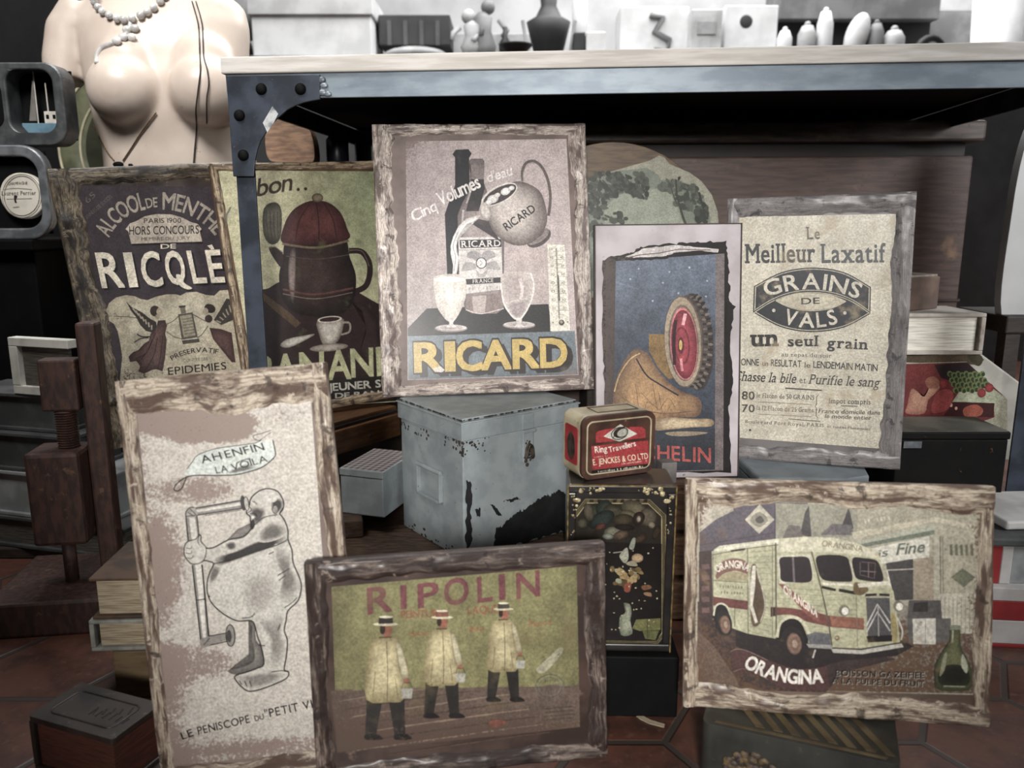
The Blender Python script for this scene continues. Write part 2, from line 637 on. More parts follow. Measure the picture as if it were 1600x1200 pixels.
def tile_mat():
    """six-sided terracotta tiles with pale joints, worn"""
    t = NT('terracotta_tiles')
    v = t.coords()
    sep = t.n('ShaderNodeSeparateXYZ'); t.l(v, sep.inputs[0])
    size = 0.16
    # two interleaved rectangular lattices give hexagon cells
    def lattice(ox, oy):
        x = t.math('SUBTRACT', t.math('WRAP' if False else 'FLOORED_MODULO', t.math('ADD', sep.outputs[0], 100 * size * 1.732 + ox), size * 1.732), size * 0.866)
        y = t.math('SUBTRACT', t.math('FLOORED_MODULO', t.math('ADD', sep.outputs[1], 100 * size + oy), size), size * 0.5)
        ax, ay = t.math('ABSOLUTE', x, 0), t.math('ABSOLUTE', y, 0)
        return t.math('MAXIMUM', ay, t.math('ADD', t.math('MULTIPLY', ax, 0.866), t.math('MULTIPLY', ay, 0.5)))
    d = t.math('MINIMUM', lattice(0.02, 0.03), lattice(0.02 + size * 0.866, 0.03 + size * 0.5))
    joint = t.ramp(d, size * 0.468, size * 0.482)
    n = t.noise(v, 14, 7, 0.65)
    base = t.mix(t.ramp(n, 0.36, 0.64), S(104, 68, 56), S(70, 47, 41))
    base = t.mix(t.ramp(t.noise(v, 90, 4, 0.6), 0.55, 0.7, 0, 0.5), base, S(122, 90, 76))
    col = t.mix(joint, base, S(70, 62, 57))
    h = t.math('SUBTRACT', t.math('MULTIPLY', n, 0.3), joint)
    t.bump(h, 0.5, 0.003)
    return t.done(col, 0.42, 0, 0.1)

g = G(); g.box((-2.6, -2.4, -0.05), (2.9, 4.6, 0.0)); structure(g.build('floor', tile_mat()))
plaster = mat('pale_plaster', S(196, 196, 196), S(172, 172, 172), 3, rough=0.9)
g = G(); g.box((-2.6, 4.5, 0), (2.9, 4.6, 2.8)); structure(g.build('wall_back', plaster))
dark_wall = mat('dark_wall_paint', S(30, 30, 31), S(18, 18, 19), 4, rough=0.9)
g = G(); g.box((-2.7, -2.4, 0), (-2.6, 4.6, 2.8)); structure(g.build('wall_left', dark_wall))
g = G(); g.box((2.9, -2.4, 0), (3.0, 4.6, 2.8)); structure(g.build('wall_right', plaster))

# ------------------------------------------------------------------ the workbench the boards are shown under
STEEL = mat('blued_steel', S(134, 146, 156), S(112, 124, 136), 14, (1, 1, 3), rough=0.45, metal=0.15, bump=0.05,
            spots=[(240, 0.66, 0.72, S(150, 156, 160))])
STEEL_D = mat('dark_blued_steel', S(64, 71, 84), S(38, 44, 53), 16, rough=0.5, metal=0.3, bump=0.1,
              spots=[(200, 0.66, 0.74, S(96, 100, 106))])
TOPWOOD = mat('bleached_bench_wood', S(226, 221, 215), S(200, 194, 187), 9, (1, 14, 14), rough=0.75, bump=0.2)
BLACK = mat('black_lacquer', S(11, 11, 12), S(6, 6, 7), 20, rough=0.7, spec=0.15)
YAW = radians(-5.3)
bench = empty('workbench', (-0.4235, 1.2487, 0), (0, 0, YAW), 'long steel-framed workbench with pale wooden top and riveted corner plate', 'workbench')
BM = Matrix.Translation(bench.location) @ Matrix.Rotation(YAW, 4, 'Z')
BW, BD = 1.21, 0.72
g = G(); g.box((-0.004, -0.006, 0.7645), (BW + 0.01, BD, 0.788)); g.build('tabletop', TOPWOOD, bench, 0.002)
g = G(); g.box((0, 0, 0.730), (BW, 0.005, 0.7643)); g.box((0, 0.005, 0.7593), (BW, 0.04, 0.7643)); g.build('front_rail', STEEL, bench, 0.0008)
g = G(); g.box((0, BD - 0.035, 0.725), (BW, BD - 0.03, 0.7643)); g.build('back_rail', STEEL_D, bench)
for x in (0.0, BW - 0.005):
    g = G(); g.box((x, 0.0055, 0.725), (x + 0.005, BD - 0.036, 0.7585)); g.build('side_rail', STEEL_D, bench)
for x, y in ((0.004, 0.0055), (BW - 0.04, 0.0055), (0.006, BD - 0.075), (BW - 0.04, BD - 0.075)):
    g = G(); w = 0.0295
    fy = y if y < 0.3 else y + 0.033
    g.box((x, fy, 0.0), (x + w, fy + 0.004, 0.730)); sx = x if x < 0.5 else x + w - 0.004
    g.box((sx, y + (0.004 if y < 0.3 else 0), 0.0), (sx + 0.004, y + (0.024 if y < 0.3 else 0.033), 0.730)); g.build('leg', STEEL_D, bench, 0.0006)
# riveted corner plate, outline measured on the front plane of the bench
BMi = BM.inverted()
def bench_xz(px, py, y=0.0):
    o = BMi @ CAM; d = BMi.to_3x3() @ ray(px, py)
    k = (y - o.y) / d.y
    q = o + d * k
    return (q.x, q.z)
outline = [(355, 119), (501, 117), (501, 156), (488, 158), (475, 161), (462, 166), (450, 172), (435, 185), (424, 197), (416, 209), (409, 220), (404, 233), (400, 250), (398, 276), (366, 276)]
pl = [bench_xz(*p) for p in outline]
pl = [(max(x, 0.0008), min(z, 0.7635)) for x, z in pl]
g = G(); g.prism(pl, 0.0, 0.004, XZ); plate = g.build('corner_plate', STEEL_D, bench, 0.0008)
for px, py in ((410, 140), (471, 140), (376, 181), (382, 243)):
    x, z = bench_xz(px, py)
    g = G(); g.ball((0, 0, 0), 0.0085, Mloc((x, -0.004, z)), n=10, sq=(1, 0.7, 1)); g.build('rivet', BLACK, plate, smooth=True)
pl = [bench_xz(*p, -0.0041) for p in ((426, 166), (435, 178), (428, 192), (418, 207), (411, 192))]
g = G(); g.prism(pl, 0.0042, 0.0050, XZ); g.build('torn_sticker', mat('torn_sticker_paper', S(198, 200, 200), S(120, 126, 130), 60), plate)
x0, z0 = bench_xz(502, 118)
g = G()
for dx, dz, r in ((0.000, -0.006, 0.006), (0.004, -0.014, 0.005), (0.001, -0.024, 0.006), (0.009, -0.026, 0.005)):
    g.ball((x0 + dx, -0.002, z0 + dz), r, n=7, sq=(1.2, 0.35, 0.8))
g.build('weld_bead', mat('weld_grey', S(140, 148, 154), S(90, 98, 106), 60, rough=0.4, metal=0.3), bench, smooth=True)
g = G(); g.box((0.01, 0.045, 0.7585), (BW - 0.01, BD - 0.04, 0.7643)); g.build('underside_shade_board', BLACK, bench)  # black board added to stand in for the shade under the top
g = G(); g.box((0.05, BD - 0.029, 0.02), (BW - 0.05, BD - 0.022, 0.725)); g.build('back_blackout_panel', BLACK, bench)  # black panel added so the space under the bench stays dark

# ------------------------------------------------------------------ wooden trunk under the bench
TRUNKW = mat('brown_trunk_wood', S(86, 67, 60), S(66, 50, 45), 7, (2.2, 20, 20), rough=0.55, bump=0.15,
             spots=[(120, 0.64, 0.72, S(60, 44, 38)), (11, 0.62, 0.74, S(128, 98, 78))], coat=0.1)
TRUNKL = mat('trunk_lid_wood', S(92, 78, 70), S(64, 53, 48), 9, (2, 14, 14), rough=0.5, bump=0.15,
             spots=[(46, 0.63, 0.7, S(34, 27, 24)), (8, 0.6, 0.72, S(136, 116, 92))], coat=0.15)
trunk = empty('plank_chest', (0.46, 1.57, 0), (0, 0, radians(-3)), 'brown plank trunk with an overhanging lid, pushed back under the workbench', 'chest')
g = G(); g.box((-0.44, 0.014, 0.0), (0.41, 0.19, 0.674)); g.build('body', TRUNKW, trunk, 0.004)
g = G(); g.box((-0.452, 0.0, 0.699), (0.422, 0.2, 0.737)); g.build('lid', TRUNKL, trunk, 0.005)
g = G(); g.box((-0.43, 0.03, 0.6745), (0.40, 0.18, 0.6985)); g.build('lid_rebate', mat('shadow_rebate_wood', S(40, 30, 28), S(28, 22, 20), 9), trunk)  # rebate coloured darker to put the lid's shadow into the wood
g = G(); g.box((-0.441, 0.0085, 0.40), (0.411, 0.0138, 0.404)); g.build('board_joint', mat('joint_dark_wood', S(60, 44, 38)), trunk)  # dark line where two boards meet

# ------------------------------------------------------------------ counter far behind and what stands on it
BLUR = lambda n, a, b=None, r=0.6: mat(n, S(a, a, a), S(*(b or a * 0.8,) * 3), 8, rough=r)
COUNTER = BLUR('grey_counter_paint', 120)
counter = empty('shop_counter', (0.1, 3.45, 0), (0, 0, 0), 'long grey counter standing behind the workbench against the pale wall', 'counter')
g = G(); g.box((-2.0, -0.25, 0.0), (2.1, 0.25, 1.135)); g.build('body', BLUR('counter_front', 60), counter, 0.004)
g = G(); g.box((-2.02, -0.27, 1.1355), (2.12, 0.27, 1.165)); g.build('worktop', COUNTER, counter, 0.004)

def bgx(px, Y):
    return at_y(px, 90, Y).x
def bgz(py, Y, px=800):
    return max(at_y(px, py, Y).z, 1.1656)

def bg_box(name, px0, px1, py0, py1, Y, depth, m, label, cat, lid=None, group=None, extra=None):
    x0, x1 = bgx(px0, Y), bgx(px1, Y)
    zb, zt = (1.1656 if py1 >= 80 else bgz(py1, Y, (px0 + px1) / 2)), bgz(py0, Y, (px0 + px1) / 2)
    o = empty(name, ((x0 + x1) / 2, Y, zb), (0, 0, 0), label, cat, group)
    w = (x1 - x0) / 2
    g = G(); g.box((-w, 0, 0), (w, depth, zt - zb)); g.build('body', m, o, 0.004)
    if lid:
        g = G(); g.box((-w - 0.01, -0.012, zt - zb + 0.0005), (w + 0.01, depth + 0.01, zt - zb + lid[0])); g.build('lid', lid[1], o, 0.003)
    if extra: extra(o, w, zt - zb, depth)
    return o
WHITE = BLUR('white_card', 226, 205)
GREYD = BLUR('dark_grey_card', 52)
GREYM = BLUR('mid_grey_card', 128)
GREYL = BLUR('light_grey_card', 176)
Yb = 3.22
bg_box('storage_box', 396, 581, 24, 92, Yb, 0.3, WHITE, 'large white lidded box on the counter behind the bench, over the riveted corner', 'box', (0.07, BLUR('white_lid', 205, 180)))
bg_box('picture_box', 968, 1074, 10, 92, Yb + 0.1, 0.16, WHITE, 'white box printed with a dark swirl on the far counter', 'box',
       extra=lambda o, w, h, d: (lambda g: (g.tube([(-0.02, -0.004, h * .85), (0.03, -0.004, h * .8), (0.0, -0.004, h * .55), (0.06, -0.004, h * .4), (0.05, -0.004, h * .2), (0.0, -0.004, h * .22)], 0.012), g.build('printed_swirl', GREYM, o, smooth=True)))(G()))
bg_box('label_box', 1078, 1126, 14, 90, Yb + 0.04, 0.18, BLUR('pale_grey_card', 200), 'narrow pale grey box between two white boxes on the far counter', 'box',
       extra=lambda o, w, h, d: (lambda g: (g.box((-w * .6, -0.004, h * .5), (w * .6, 0, h * .75)), g.build('label', GREYL, o)))(G()))
bg_box('round_label_box', 1130, 1212, 8, 84, Yb + 0.12, 0.2, WHITE, 'white box with a round grey seal on the far counter', 'box',
       extra=lambda o, w, h, d: (lambda g: (g.ball((-w * .2, 0, h * .72), 0.025, sq=(1, .15, 1)), g.build('round_seal', GREYD, o, smooth=True)))(G()))
bg_box('display_case', 1214, 1462, -26, 30, Yb + 0.2, 0.2, GREYM, 'wide flat grey case raised on a dark plinth on the far counter', 'case',
       extra=lambda o, w, h, d: (lambda g: (g.box((-w * .97, 0.05, -(o.location.z - 1.1656)), (w * .97, d, -0.001)), g.build('plinth', BLUR('plinth_black', 20), o)))(G()))
bg_box('dark_basket', 593, 704, 22, 70, Yb + 0.1, 0.25, GREYD, 'dark slatted basket on a fluffy grey cushion on the far counter', 'basket',
       extra=lambda o, w, h, d: [(lambda g: (g.box((x - 0.008, -0.006, 0.0), (x + 0.008, 0, h * .8)), g.build('slat', BLUR('slat_grey', 84), o)))(G()) for x in (-w * .7, -w * .25, w * .2, w * .65)])
bg_box('small_white_block', 916, 946, 49, 86, Yb - 0.02, 0.08, WHITE, 'small white block in front of the tall white tube on the far counter', 'block')
bg_box('small_dark_block', 896, 914, 50, 86, Yb, 0.06, GREYD, 'small dark block beside the dark planter on the far counter', 'block')
def bg_lathe(name, px, Y, prof, m, label, cat, py_base=88, group=None, part='body'):
    x = bgx(px, Y)
    o = empty(name, (x, Y + 0.08, 1.1656), (0, 0, 0), label, cat, group)
    g = G(); g.lathe(prof, 24); g.build(part, m, o, smooth=True)
    return o
g = G()
o = empty('fur_cushion', (bgx(644, 3.22), 3.35, 1.1655), (0, 0, 0), 'fluffy grey cushion under the dark basket on the far counter', 'cushion')
g.ball((0, 0, 0.03), 0.125, n=10, sq=(1, .8, .24)); g.build('cushion_cover', GREYL, o, smooth=True)
bpy.data.objects['dark_basket'].location.z = 1.2285
pot = bg_lathe('grey_urn', 360, 3.1 + .2, [(0.05, 0), (0.052, 0.02), (0.045, 0.09), (0.066, 0.1), (0.076, 0.16), (0.082, 0.3), (0.078, 0.32)], GREYM, 'grey urn on a dark foot behind the mannequin shoulder', 'urn')
pot.location.z = 1.1655
g = G(); g.lathe([(0.07, 0), (0.07, 0.035), (0.058, 0.085), (0.052, 0.087)], 24); g.build('foot', BLUR('foot_black', 24), pot, smooth=True)
vase = bg_lathe('dark_planter', 858, Yb, [(0.05, 0), (0.075, 0.1), (0.085, 0.14), (0.05, 0.16), (0.03, 0.2), (0.04, 0.3)], GREYD, 'dark tapering planter in a pale wire stand on the far counter', 'planter')
g = G()
g.tube([(-0.1, -0.035, 0.14), (-0.078, -0.04, 0.004), (0.078, -0.04, 0.004), (0.1, -0.035, 0.14)], 0.007)
g.build('wire_stand', GREYL, vase)
bg_lathe('white_tube', 907, Yb + 0.15, [(0.03, 0), (0.03, 0.28), (0.026, 0.285)], WHITE, 'tall white tube behind the small white block', 'tube')
# statuettes and jars between the planter and the basket
def figurine(px, h, m, label, lean=0.0, group=None):
    o = empty('figurine', (bgx(px, 3.3), 3.36, 1.1655), (0, 0, 0), label, 'figurine', group)
    g = G(); g.lathe([(0.05, 0), (0.05, 0.02), (0.03, 0.025)], 20); g.build('base', m, o, smooth=True)
    g = G()
    g.lathe([(0.03, 0.024), (0.045, 0.06), (0.03, h * .5), (0.04, h * .7), (0.018, h * .8)], 16, Mloc((lean * .3, 0, 0), 0, 0, lean)); g.ball((lean * h, 0, h * .88), 0.028)
    g.tube([(0.02, 0, h * .68), (0.05, -0.02, h * .5), (0.035, -0.04, h * .4)], 0.011)
    g.tube([(-0.02, 0, h * .68), (-0.045, -0.02, h * .55), (-0.05, -0.03, h * .42)], 0.011)
    g.build('figure', m, o, smooth=True)
figurine(725, 0.2, GREYL, 'pale grey statuette beside the dark basket on the far counter', 0.08)
figurine(772, 0.24, GREYM, 'mid grey leaning statuette between the pale one and the small black bottle', -0.1)
bg_lathe('black_bottle', 789, 3.2, [(0.022, 0), (0.024, 0.06), (0.009, 0.085), (0.009, 0.12)], BLUR('bottle_black', 22), 'small black bottle next to the statuettes on the far counter', 'bottle')
bg_lathe('shallow_dish', 806, 3.1, [(0.03, 0), (0.06, 0.03), (0.065, 0.036), (0.05, 0.03)], GREYD, 'shallow dark dish between the black bottle and the planter', 'dish')
bg_box('folded_card', 700, 830, -14, 46, 3.5, 0.02, GREYL, 'tall pale card standing behind the statuettes', 'card').location.z = 1.1655
for i, (px, r, h, m, lb) in enumerate(((1243, 0.028, 0.06, WHITE, 'round white jar under the end of the grey case'), (1276, 0.034, 0.07, GREYL, 'squat pale grey pot third of the row under the flat case'),
                      (1301, 0.03, 0.1, WHITE, 'white pot with a knob in the middle of the row under the flat case'), (1380, 0.028, 0.075, GREYM, 'mid grey cup after the white shell in the row'), (1405, 0.04, 0.06, GREYL, 'pale bowl last of the row under the flat case'))):
    h *= 1.7
    o = bg_lathe('jar', px, 3.12 + .02 * i, [(r * .8, 0), (r, h * .3), (r, h * .75), (r * .6, h)], m, lb, 'jar', group='jars and pots in a row on the far counter')
    o.location.z = 1.1655
    o.location.y = 3.26
    g = G(); g.ball((0, 0, h + 0.006), r * .35); g.build('knob', m, o, smooth=True)
o = empty('white_shell', (bgx(1333, 3.2), 3.26, 1.1655), (0, 0, 0), 'upright pointed white shell in the row of jars on the far counter', 'shell')
g = G(); g.ball((0, 0, 0.09), 0.085, Mloc((0.005, 0, 0), 0, 0, 0.3), sq=(.5, .4, 1)); g.build('shell_body', WHITE, o, smooth=True)
o = empty('curved_horn', (bgx(1474, 3.2), 3.3, 1.1655), (0, 0, 0), 'black arched horn on a pale cloth near the end of the far counter', 'horn')
g = G(); g.tube([(0.06 * cos(a), 0, 0.082 * sin(a) + 0.004) for a in [pi * k / 10 for k in range(11)]], [0.006 + 0.0016 * k for k in range(11)]); g.build('horn_body', BLUR('horn_black', 16), o, smooth=True)
bg_box('grey_carton', 1462, 1532, 22, 60, 3.45, 0.1, GREYD, 'dark grey carton behind the black horn', 'carton').location.z = 1.1655
bg_box('white_carton', 1450, 1524, -30, 18, 3.6, 0.1, WHITE, 'white carton stacked above and behind the dark grey carton', 'carton',
       extra=lambda o, w, h, d: (lambda g: (g.box((-w, 0, -(o.location.z - 1.1656)), (w, d, -0.001)), g.build('lower_half', GREYL, o)))(G()))
bg_lathe('white_lamp_column', 1572, 3.2, [(0.1, 0), (0.1, 0.02), (0.085, 0.03), (0.1, 0.4)], WHITE, 'tall smooth white column at the end of the far counter', 'column')
# tall dark cupboard and low cabinet at the dark end of the shop
o = empty('dark_cupboard', (-1.62, 2.35, 0), (0, 0, 0), 'tall black cupboard behind the shoulder of the mannequin', 'cupboard')
g = G(); g.box((-0.4, 0, 0), (0.19, 0.4, 1.6)); g.build('body', BLACK, o, 0.004)
g = G(); g.box((-0.37, -0.012, 0.05), (0.16, -0.001, 1.55)); g.build('door', BLACK, o, 0.003)
o = empty('low_cabinet', (-1.05, 1.5, 0), (0, 0, 0), 'low black cabinet carrying two metal frames', 'cabinet')
g = G(); g.box((-0.35, 0.0, 0), (0.165, 0.30, 0.499)); g.build('body', BLACK, o, 0.004)
g = G(); g.box((-0.36, -0.02, 0.4995), (0.175, 0.31, 0.5195)); g.build('cabinet_top', BLACK, o, 0.003)
# ------------------------------------------------------------------ picture boards
OLD_W = {1: .4046, 2: .2997, 3: .3330, 5: .238, 6: .3297, 7: .3428, 8: .2366}
def board(name, label, yaw, lean, roll, w, h, o, thick, rim, panel_m, rim_m, seed=0, e=0.0045):
    if seed in OLD_W: rim = {k_: v_ * w / OLD_W[seed] for k_, v_ in rim.items()}
    M = Matrix.Rotation(radians(yaw), 4, 'Z') @ Matrix.Rotation(radians(-lean), 4, 'X') @ Matrix.Rotation(radians(roll), 4, 'Y')
    b = empty(name, o, M.to_euler(), label, 'picture board', 'aged picture boards leaning in the display')
    g = G(); g.box((-w / 2, 0, 0), (w / 2, thick, h)); g.build('panel', panel_m, b, 0.0012)
    if rim:
        g = G()
        sides = {'b': ((-w / 2, 0), (1, 0), (0, 1), w), 't': ((-w / 2, h), (1, 0), (0, -1), w),
                 'l': ((-w / 2, 0), (0, 1), (1, 0), h), 'r': ((w / 2, 0), (0, 1), (-1, 0), h)}
        for si, k in enumerate('btlr'):
            if not rim.get(k): continue
            (ox, oz), (ax, az), (nx, nz), L = sides[k]
            ww = rim[k]
            ns = max(30, int(L / 0.0028)); nt = 9
            V, F, ST = [], [], []
            for i in range(ns + 1):
                s = L * i / ns
                q = Vector((s * 17, si * 9.1 + seed * 3.7, 0))
                wv = ww * (0.9 + 0.3 * mnoise.noise(q * .8) + 0.12 * mnoise.noise(q * 4.3))
                hv = e * (0.75 + 0.6 * mnoise.noise(q * 1.3 + Vector((0, 5, 0))))
                for j in range(nt + 1):
                    t = j / nt
                    d = t * wv
                    prof = sin(pi * (0.22 + 0.78 * t)) ** 0.8 if t < 1 else 0
                    r = mnoise.noise(Vector((s * 26, t * 2.2 + si * 3, seed))) * 0.45 + mnoise.noise(Vector((s * 75, t * 5 + si * 3, seed))) * 0.22
                    y = -(hv * prof * (1 + r) + 0.0004)
                    if j == nt: y = -0.0002
                    V.append((ox + ax * s + nx * d, min(y, -0.0002), oz + az * s + nz * d))
                    ST.append((s * 14, t * 1.6, si * 7.3 + seed * 11))
                V.append((ox + ax * s - nx * 0.0006, 0.004, oz + az * s - nz * 0.0006)); ST.append((s * 14, -0.3, si * 7.3 + seed * 11))
            m = nt + 2
            for i in range(ns):
                for j in range(nt):
                    F.append((i * m + j, (i + 1) * m + j, (i + 1) * m + j + 1, i * m + j + 1))
                F.append((i * m + m - 1, (i + 1) * m + m - 1, (i + 1) * m, i * m))
            g.add(V, F, None, None, ST)
        g.build('peeling_rim', rim_m, b, smooth=True, st=True)
    return b

def soft(a, b, x):
    t = min(1, max(0, (x - a) / (b - a)))
    return t * t * (3 - 2 * t)

# ================= mint spirit board
panel = mat('soot_brown_board', S(62, 52, 46), S(36, 30, 28), 16, rough=0.45, spots=[(60, 0.6, 0.7, S(120, 108, 88))])
rim = rim_mat('soot_brown_rim', S(30, 24, 22), S(62, 50, 42), S(146, 132, 108), 0.34, 0.62)
b = board('picture_board', 'dark board with cream lettering for mint spirit, behind the speech-bubble caricature', 34.83, 8.33, -4.64, 0.3257, 0.4466, (-0.5192, 1.3385, 0.203), 0.016,
          dict(l=0.052, r=0.03, t=0.036, b=0.03), panel, rim, 1, 0.006)
CREAM, GCREAM, INK = S(226, 216, 196), S(172, 162, 146), S(46, 40, 42)
P = Print(b, -0.0006, lambda x, y: 0.5 * soft(140, 115, x - (y - 290) * 0.22) + 0.12)
P.quadgrid((116, 290), (408, 292), (452, 668), (199, 668), S(74, 64, 70))
P.tl('65', (137, 318), (150, 306), 9, S(120, 110, 102))
P.tl('ANNEES DE SUCCES', (136, 343), (176, 308), 6, S(112, 102, 96))
P.ta('ALCOOL', (170, 371), (196, 340), (228, 327), 25, GCREAM, h1=27, bold=0.028)
P.ta('DE', (230, 325.5), (238, 324), (246, 323.5), 15, GCREAM, bold=0.024)
P.ta('MENTHE', (254, 327), (296, 336), (336, 368), 26, GCREAM, h1=24, bold=0.028)
pq = [(196, 358), (203, 349), (212, 346), (226, 338), (245, 334.5), (268, 335), (285, 340), (298, 347), (309, 350), (315, 358), (312, 361), (316, 377.5), (260, 379), (205, 381), (200.6, 362)]
P.poly([(x + 1.5, y + 3) for x, y in pq], S(36, 31, 32)); P.poly(pq, S(190, 178, 162))
P.tl('PARIS 1900', (225, 348.8), (283, 348), 7.5, INK, bold=0.01)
P.tl('HORS CONCOURS', (202, 367), (311, 365), 13, INK, bold=0.014, gap=0.16)
P.tl('MEMBRE DU JURY', (221, 376), (297, 374.5), 5.2, S(92, 82, 80))
P.tl('DE', (251, 388.5), (275, 388), 7, CREAM, bold=0.02)
RQ = [('R', (148, 396), (186, 395), (195.5, 448), (159, 449)), ('I', (192, 396), (206, 395.5), (216, 447), (202, 448)), ('C', (217, 395), (248, 394), (256, 446), (224, 447)),
      ('L', (291, 393), (316, 392), (324, 441), (302, 442)), ('E', (320, 392), (344, 391), (352, 440), (330, 441)), ('S', (349, 391), (375, 390), (383, 438), (357, 439))]
for off, c in (((3.5, 3), S(38, 32, 35)), ((0, 0), CREAM)):
    for ch, *q in RQ:
        q = [(x + off[0], y + off[1]) for x, y in q]
        P.tq(ch, *q, c, bold=0.035)
    q = [(254 + off[0], 394 + off[1]), (285 + off[0], 393 + off[1]), (292 + off[0], 443 + off[1]), (263 + off[0], 444 + off[1])]
    P.tq('O', *q, c, bold=0.035)
    P.blob([(x + off[0], y + off[1]) for x, y in ((275, 430), (282, 430), (288, 442), (300, 450), (292, 452), (280, 445))], c)
    P.poly([(x + off[0], y + off[1]) for x, y in ((324, 384), (331, 382), (335, 389), (330, 390))], c)
cloud = [(168, 500), (166, 485), (170, 474), (181, 465), (197, 461), (211, 463), (219, 467), (231, 469), (244, 463.5), (260, 460), (275, 460), (281.6, 462), (291, 457), (307, 456), (322, 461), (335, 462), (343, 454), (372, 452), (420, 470), (432, 640), (196, 640), (188, 600), (187.6, 590), (191, 559), (188, 537), (184, 518), (178, 506)]
P.poly(cloud, S(186, 176, 152))
P.blob([(205, 480), (225, 476), (262, 470), (300, 468), (330, 476), (330, 520), (290, 540), (230, 560), (205, 540)], S(194, 185, 162))
wing = [(197, 471), (206, 480), (222, 488), (233, 497), (244, 503), (245.5, 517), (238, 520), (228, 517), (219, 508), (213, 496), (205, 486)]
P.poly(wing, S(64, 58, 54))
for k in range(7):
    P.line([(207 + k * 5, 481 + k * 4.5), (213 + k * 4, 489 + k * 4.4)], 2.2, S(168, 158, 138))
P.line([(178, 494), (200, 495), (214, 497)], 1.2, S(90, 82, 74))
P.ell(242, 486, 7.5, 8.5, S(70, 58, 52)); P.ell(249, 487, 4.5, 6, S(176, 162, 140)); P.ell(246, 495, 3.5, 4, S(170, 156, 134))
dress = [(247, 501), (258, 500), (261, 509), (258, 521), (260.5, 531), (258, 559), (254, 580), (244, 577), (238, 578), (225, 584), (216, 580), (219, 572), (213, 564), (203, 566), (201, 557), (208, 550), (216, 547), (225, 537), (233, 532), (235, 521), (244, 515)]
P.shade(dress, S(74, 56, 54), S(112, 86, 80), 0.5)
for a, c2, d in (((238, 530), (228, 552), (212, 560)), ((246, 528), (240, 556), (226, 580)), ((254, 526), (251, 556), (246, 576)), ((243, 520), (232, 546), (220, 562))):
    P.line([a, c2, d], 1.1, S(56, 42, 42), smooth=5)
P.line([(259, 507), (270, 502), (279, 494)], 1.4, S(120, 106, 92), smooth=4); P.line([(260, 518), (272, 526), (285, 530)], 1.4, S(120, 106, 92), smooth=4)
P.line([(234, 526), (222, 526), (214, 522)], 2, S(62, 54, 50), smooth=4); P.line([(232, 528), (220, 529), (210, 535)], 1.6, S(62, 54, 50), smooth=4)
P.poly([(278, 491), (301, 488), (309, 527), (284, 531)], S(96, 90, 80)); P.poly([(281, 494), (299, 491), (305.5, 524), (287, 527)], S(160, 152, 130))
P.poly([(281, 479), (289, 478), (290.5, 489), (283, 490)], S(120, 112, 98)); P.poly([(279, 478), (290, 477), (290, 480), (280, 481)], S(70, 64, 58))
P.poly([(284, 532), (311, 529), (312, 534.5), (286, 538)], S(84, 78, 68))
for k in range(6): P.line([(284 + k * .8, 499 + k * 4.6), (300 + k * .9, 496.5 + k * 4.6)], 1.2, S(112, 104, 92))
P.ell(328, 482, 9, 7, S(66, 56, 52), 20); P.ell(321, 487, 4.5, 6, S(176, 162, 140)); P.ell(326, 498, 6, 6, S(74, 60, 56))
P.shade([(327, 512), (345, 514), (362, 520), (368, 566), (362, 566), (345, 545), (333, 530)], S(78, 58, 56), S(104, 78, 74))
P.poly([(334, 500), (344, 484), (354, 466), (366, 470), (364, 500), (346, 508)], S(76, 70, 64))
for k in range(5): P.line([(338 + k * 5, 501 - k * 6), (345 + k * 4, 504 - k * 4)], 2, S(160, 150, 132))
P.line([(301, 491), (312, 497), (322, 502)], 1.4, S(110, 98, 86)); P.line([(308, 528), (316, 522), (325, 509)], 1.4, S(110, 98, 86), smooth=4)
P.ta('PRESERVATIF', (269, 563.5), (306, 551), (340, 553.5), 7.5, INK, bold=0.014)
P.tl('CONTRE LES', (286, 566), (324.6, 562.5), 4.6, S(112, 102, 90)); P.tl('EPIDEMIES', (263, 586), (354, 577), 11.5, S(52, 44, 42), bold=0.014, gap=0.18)
P.build('printed_picture', print_mat('mint_print', S(46, 38, 36), 0.5, mott=0.3))

# ================= cocoa board (behind the bench leg)
panel = mat('umber_board', S(96, 74, 56), S(64, 48, 38), 16, rough=0.5)
rim = rim_mat('tan_umber_rim', S(62, 42, 30), S(120, 90, 64), S(206, 190, 160), 0.38, 0.58)
b = board('picture_board', 'olive board standing behind the bench leg, big pale capitals along its foot', 32.58, 8.57, -3.19, 0.3081, 0.4352, (-0.3131, 1.4054, 0.2235), 0.018,
          dict(l=0.012, r=0.012, t=0.012, b=0.018), panel, rim, 2, 0.0035)
OL = S(150, 148, 112)
P = Print(b, -0.0006, lambda x, y: 0.08 + 0.35 * soft(300, 262, y))
def ocol(x, y):
    k = soft(400, 640, x) * soft(560, 300, y)
    a, c = S(196, 190, 154), S(146, 156, 118)
    return tuple(a[i] + (c[i] - a[i]) * k for i in range(4))
P.quadgrid((341, 266), (604, 268), (652, 626), (406, 640), OL, cf=ocol)
P.tl('Y', (346, 352), (362, 348), 24, S(126, 128, 116), shear=0.25, bold=0.01)
P.tl('bon', (401, 307), (456, 297), 27, S(74, 58, 46), shear=0.28, bold=0.02, gap=0.05)
P.ell(466, 296, 2.6, 2.6, S(74, 58, 46)); P.ell(477.5, 295, 2.6, 2.6, S(74, 58, 46))
MAR = S(60, 44, 44)
P.blob([(398, 470), (420, 450), (452, 438), (500, 462), (545, 452), (590, 474), (618, 486), (640, 600), (410, 600)], MAR)
P.poly([(404, 462), (412, 458), (452, 488), (470, 505), (462, 512), (430, 486)], S(96, 76, 56))
P.shade([(548, 470), (566, 486), (572, 520), (560, 560), (596, 560), (590, 500), (572, 476)], S(50, 37, 38), S(66, 50, 50), 0.4)
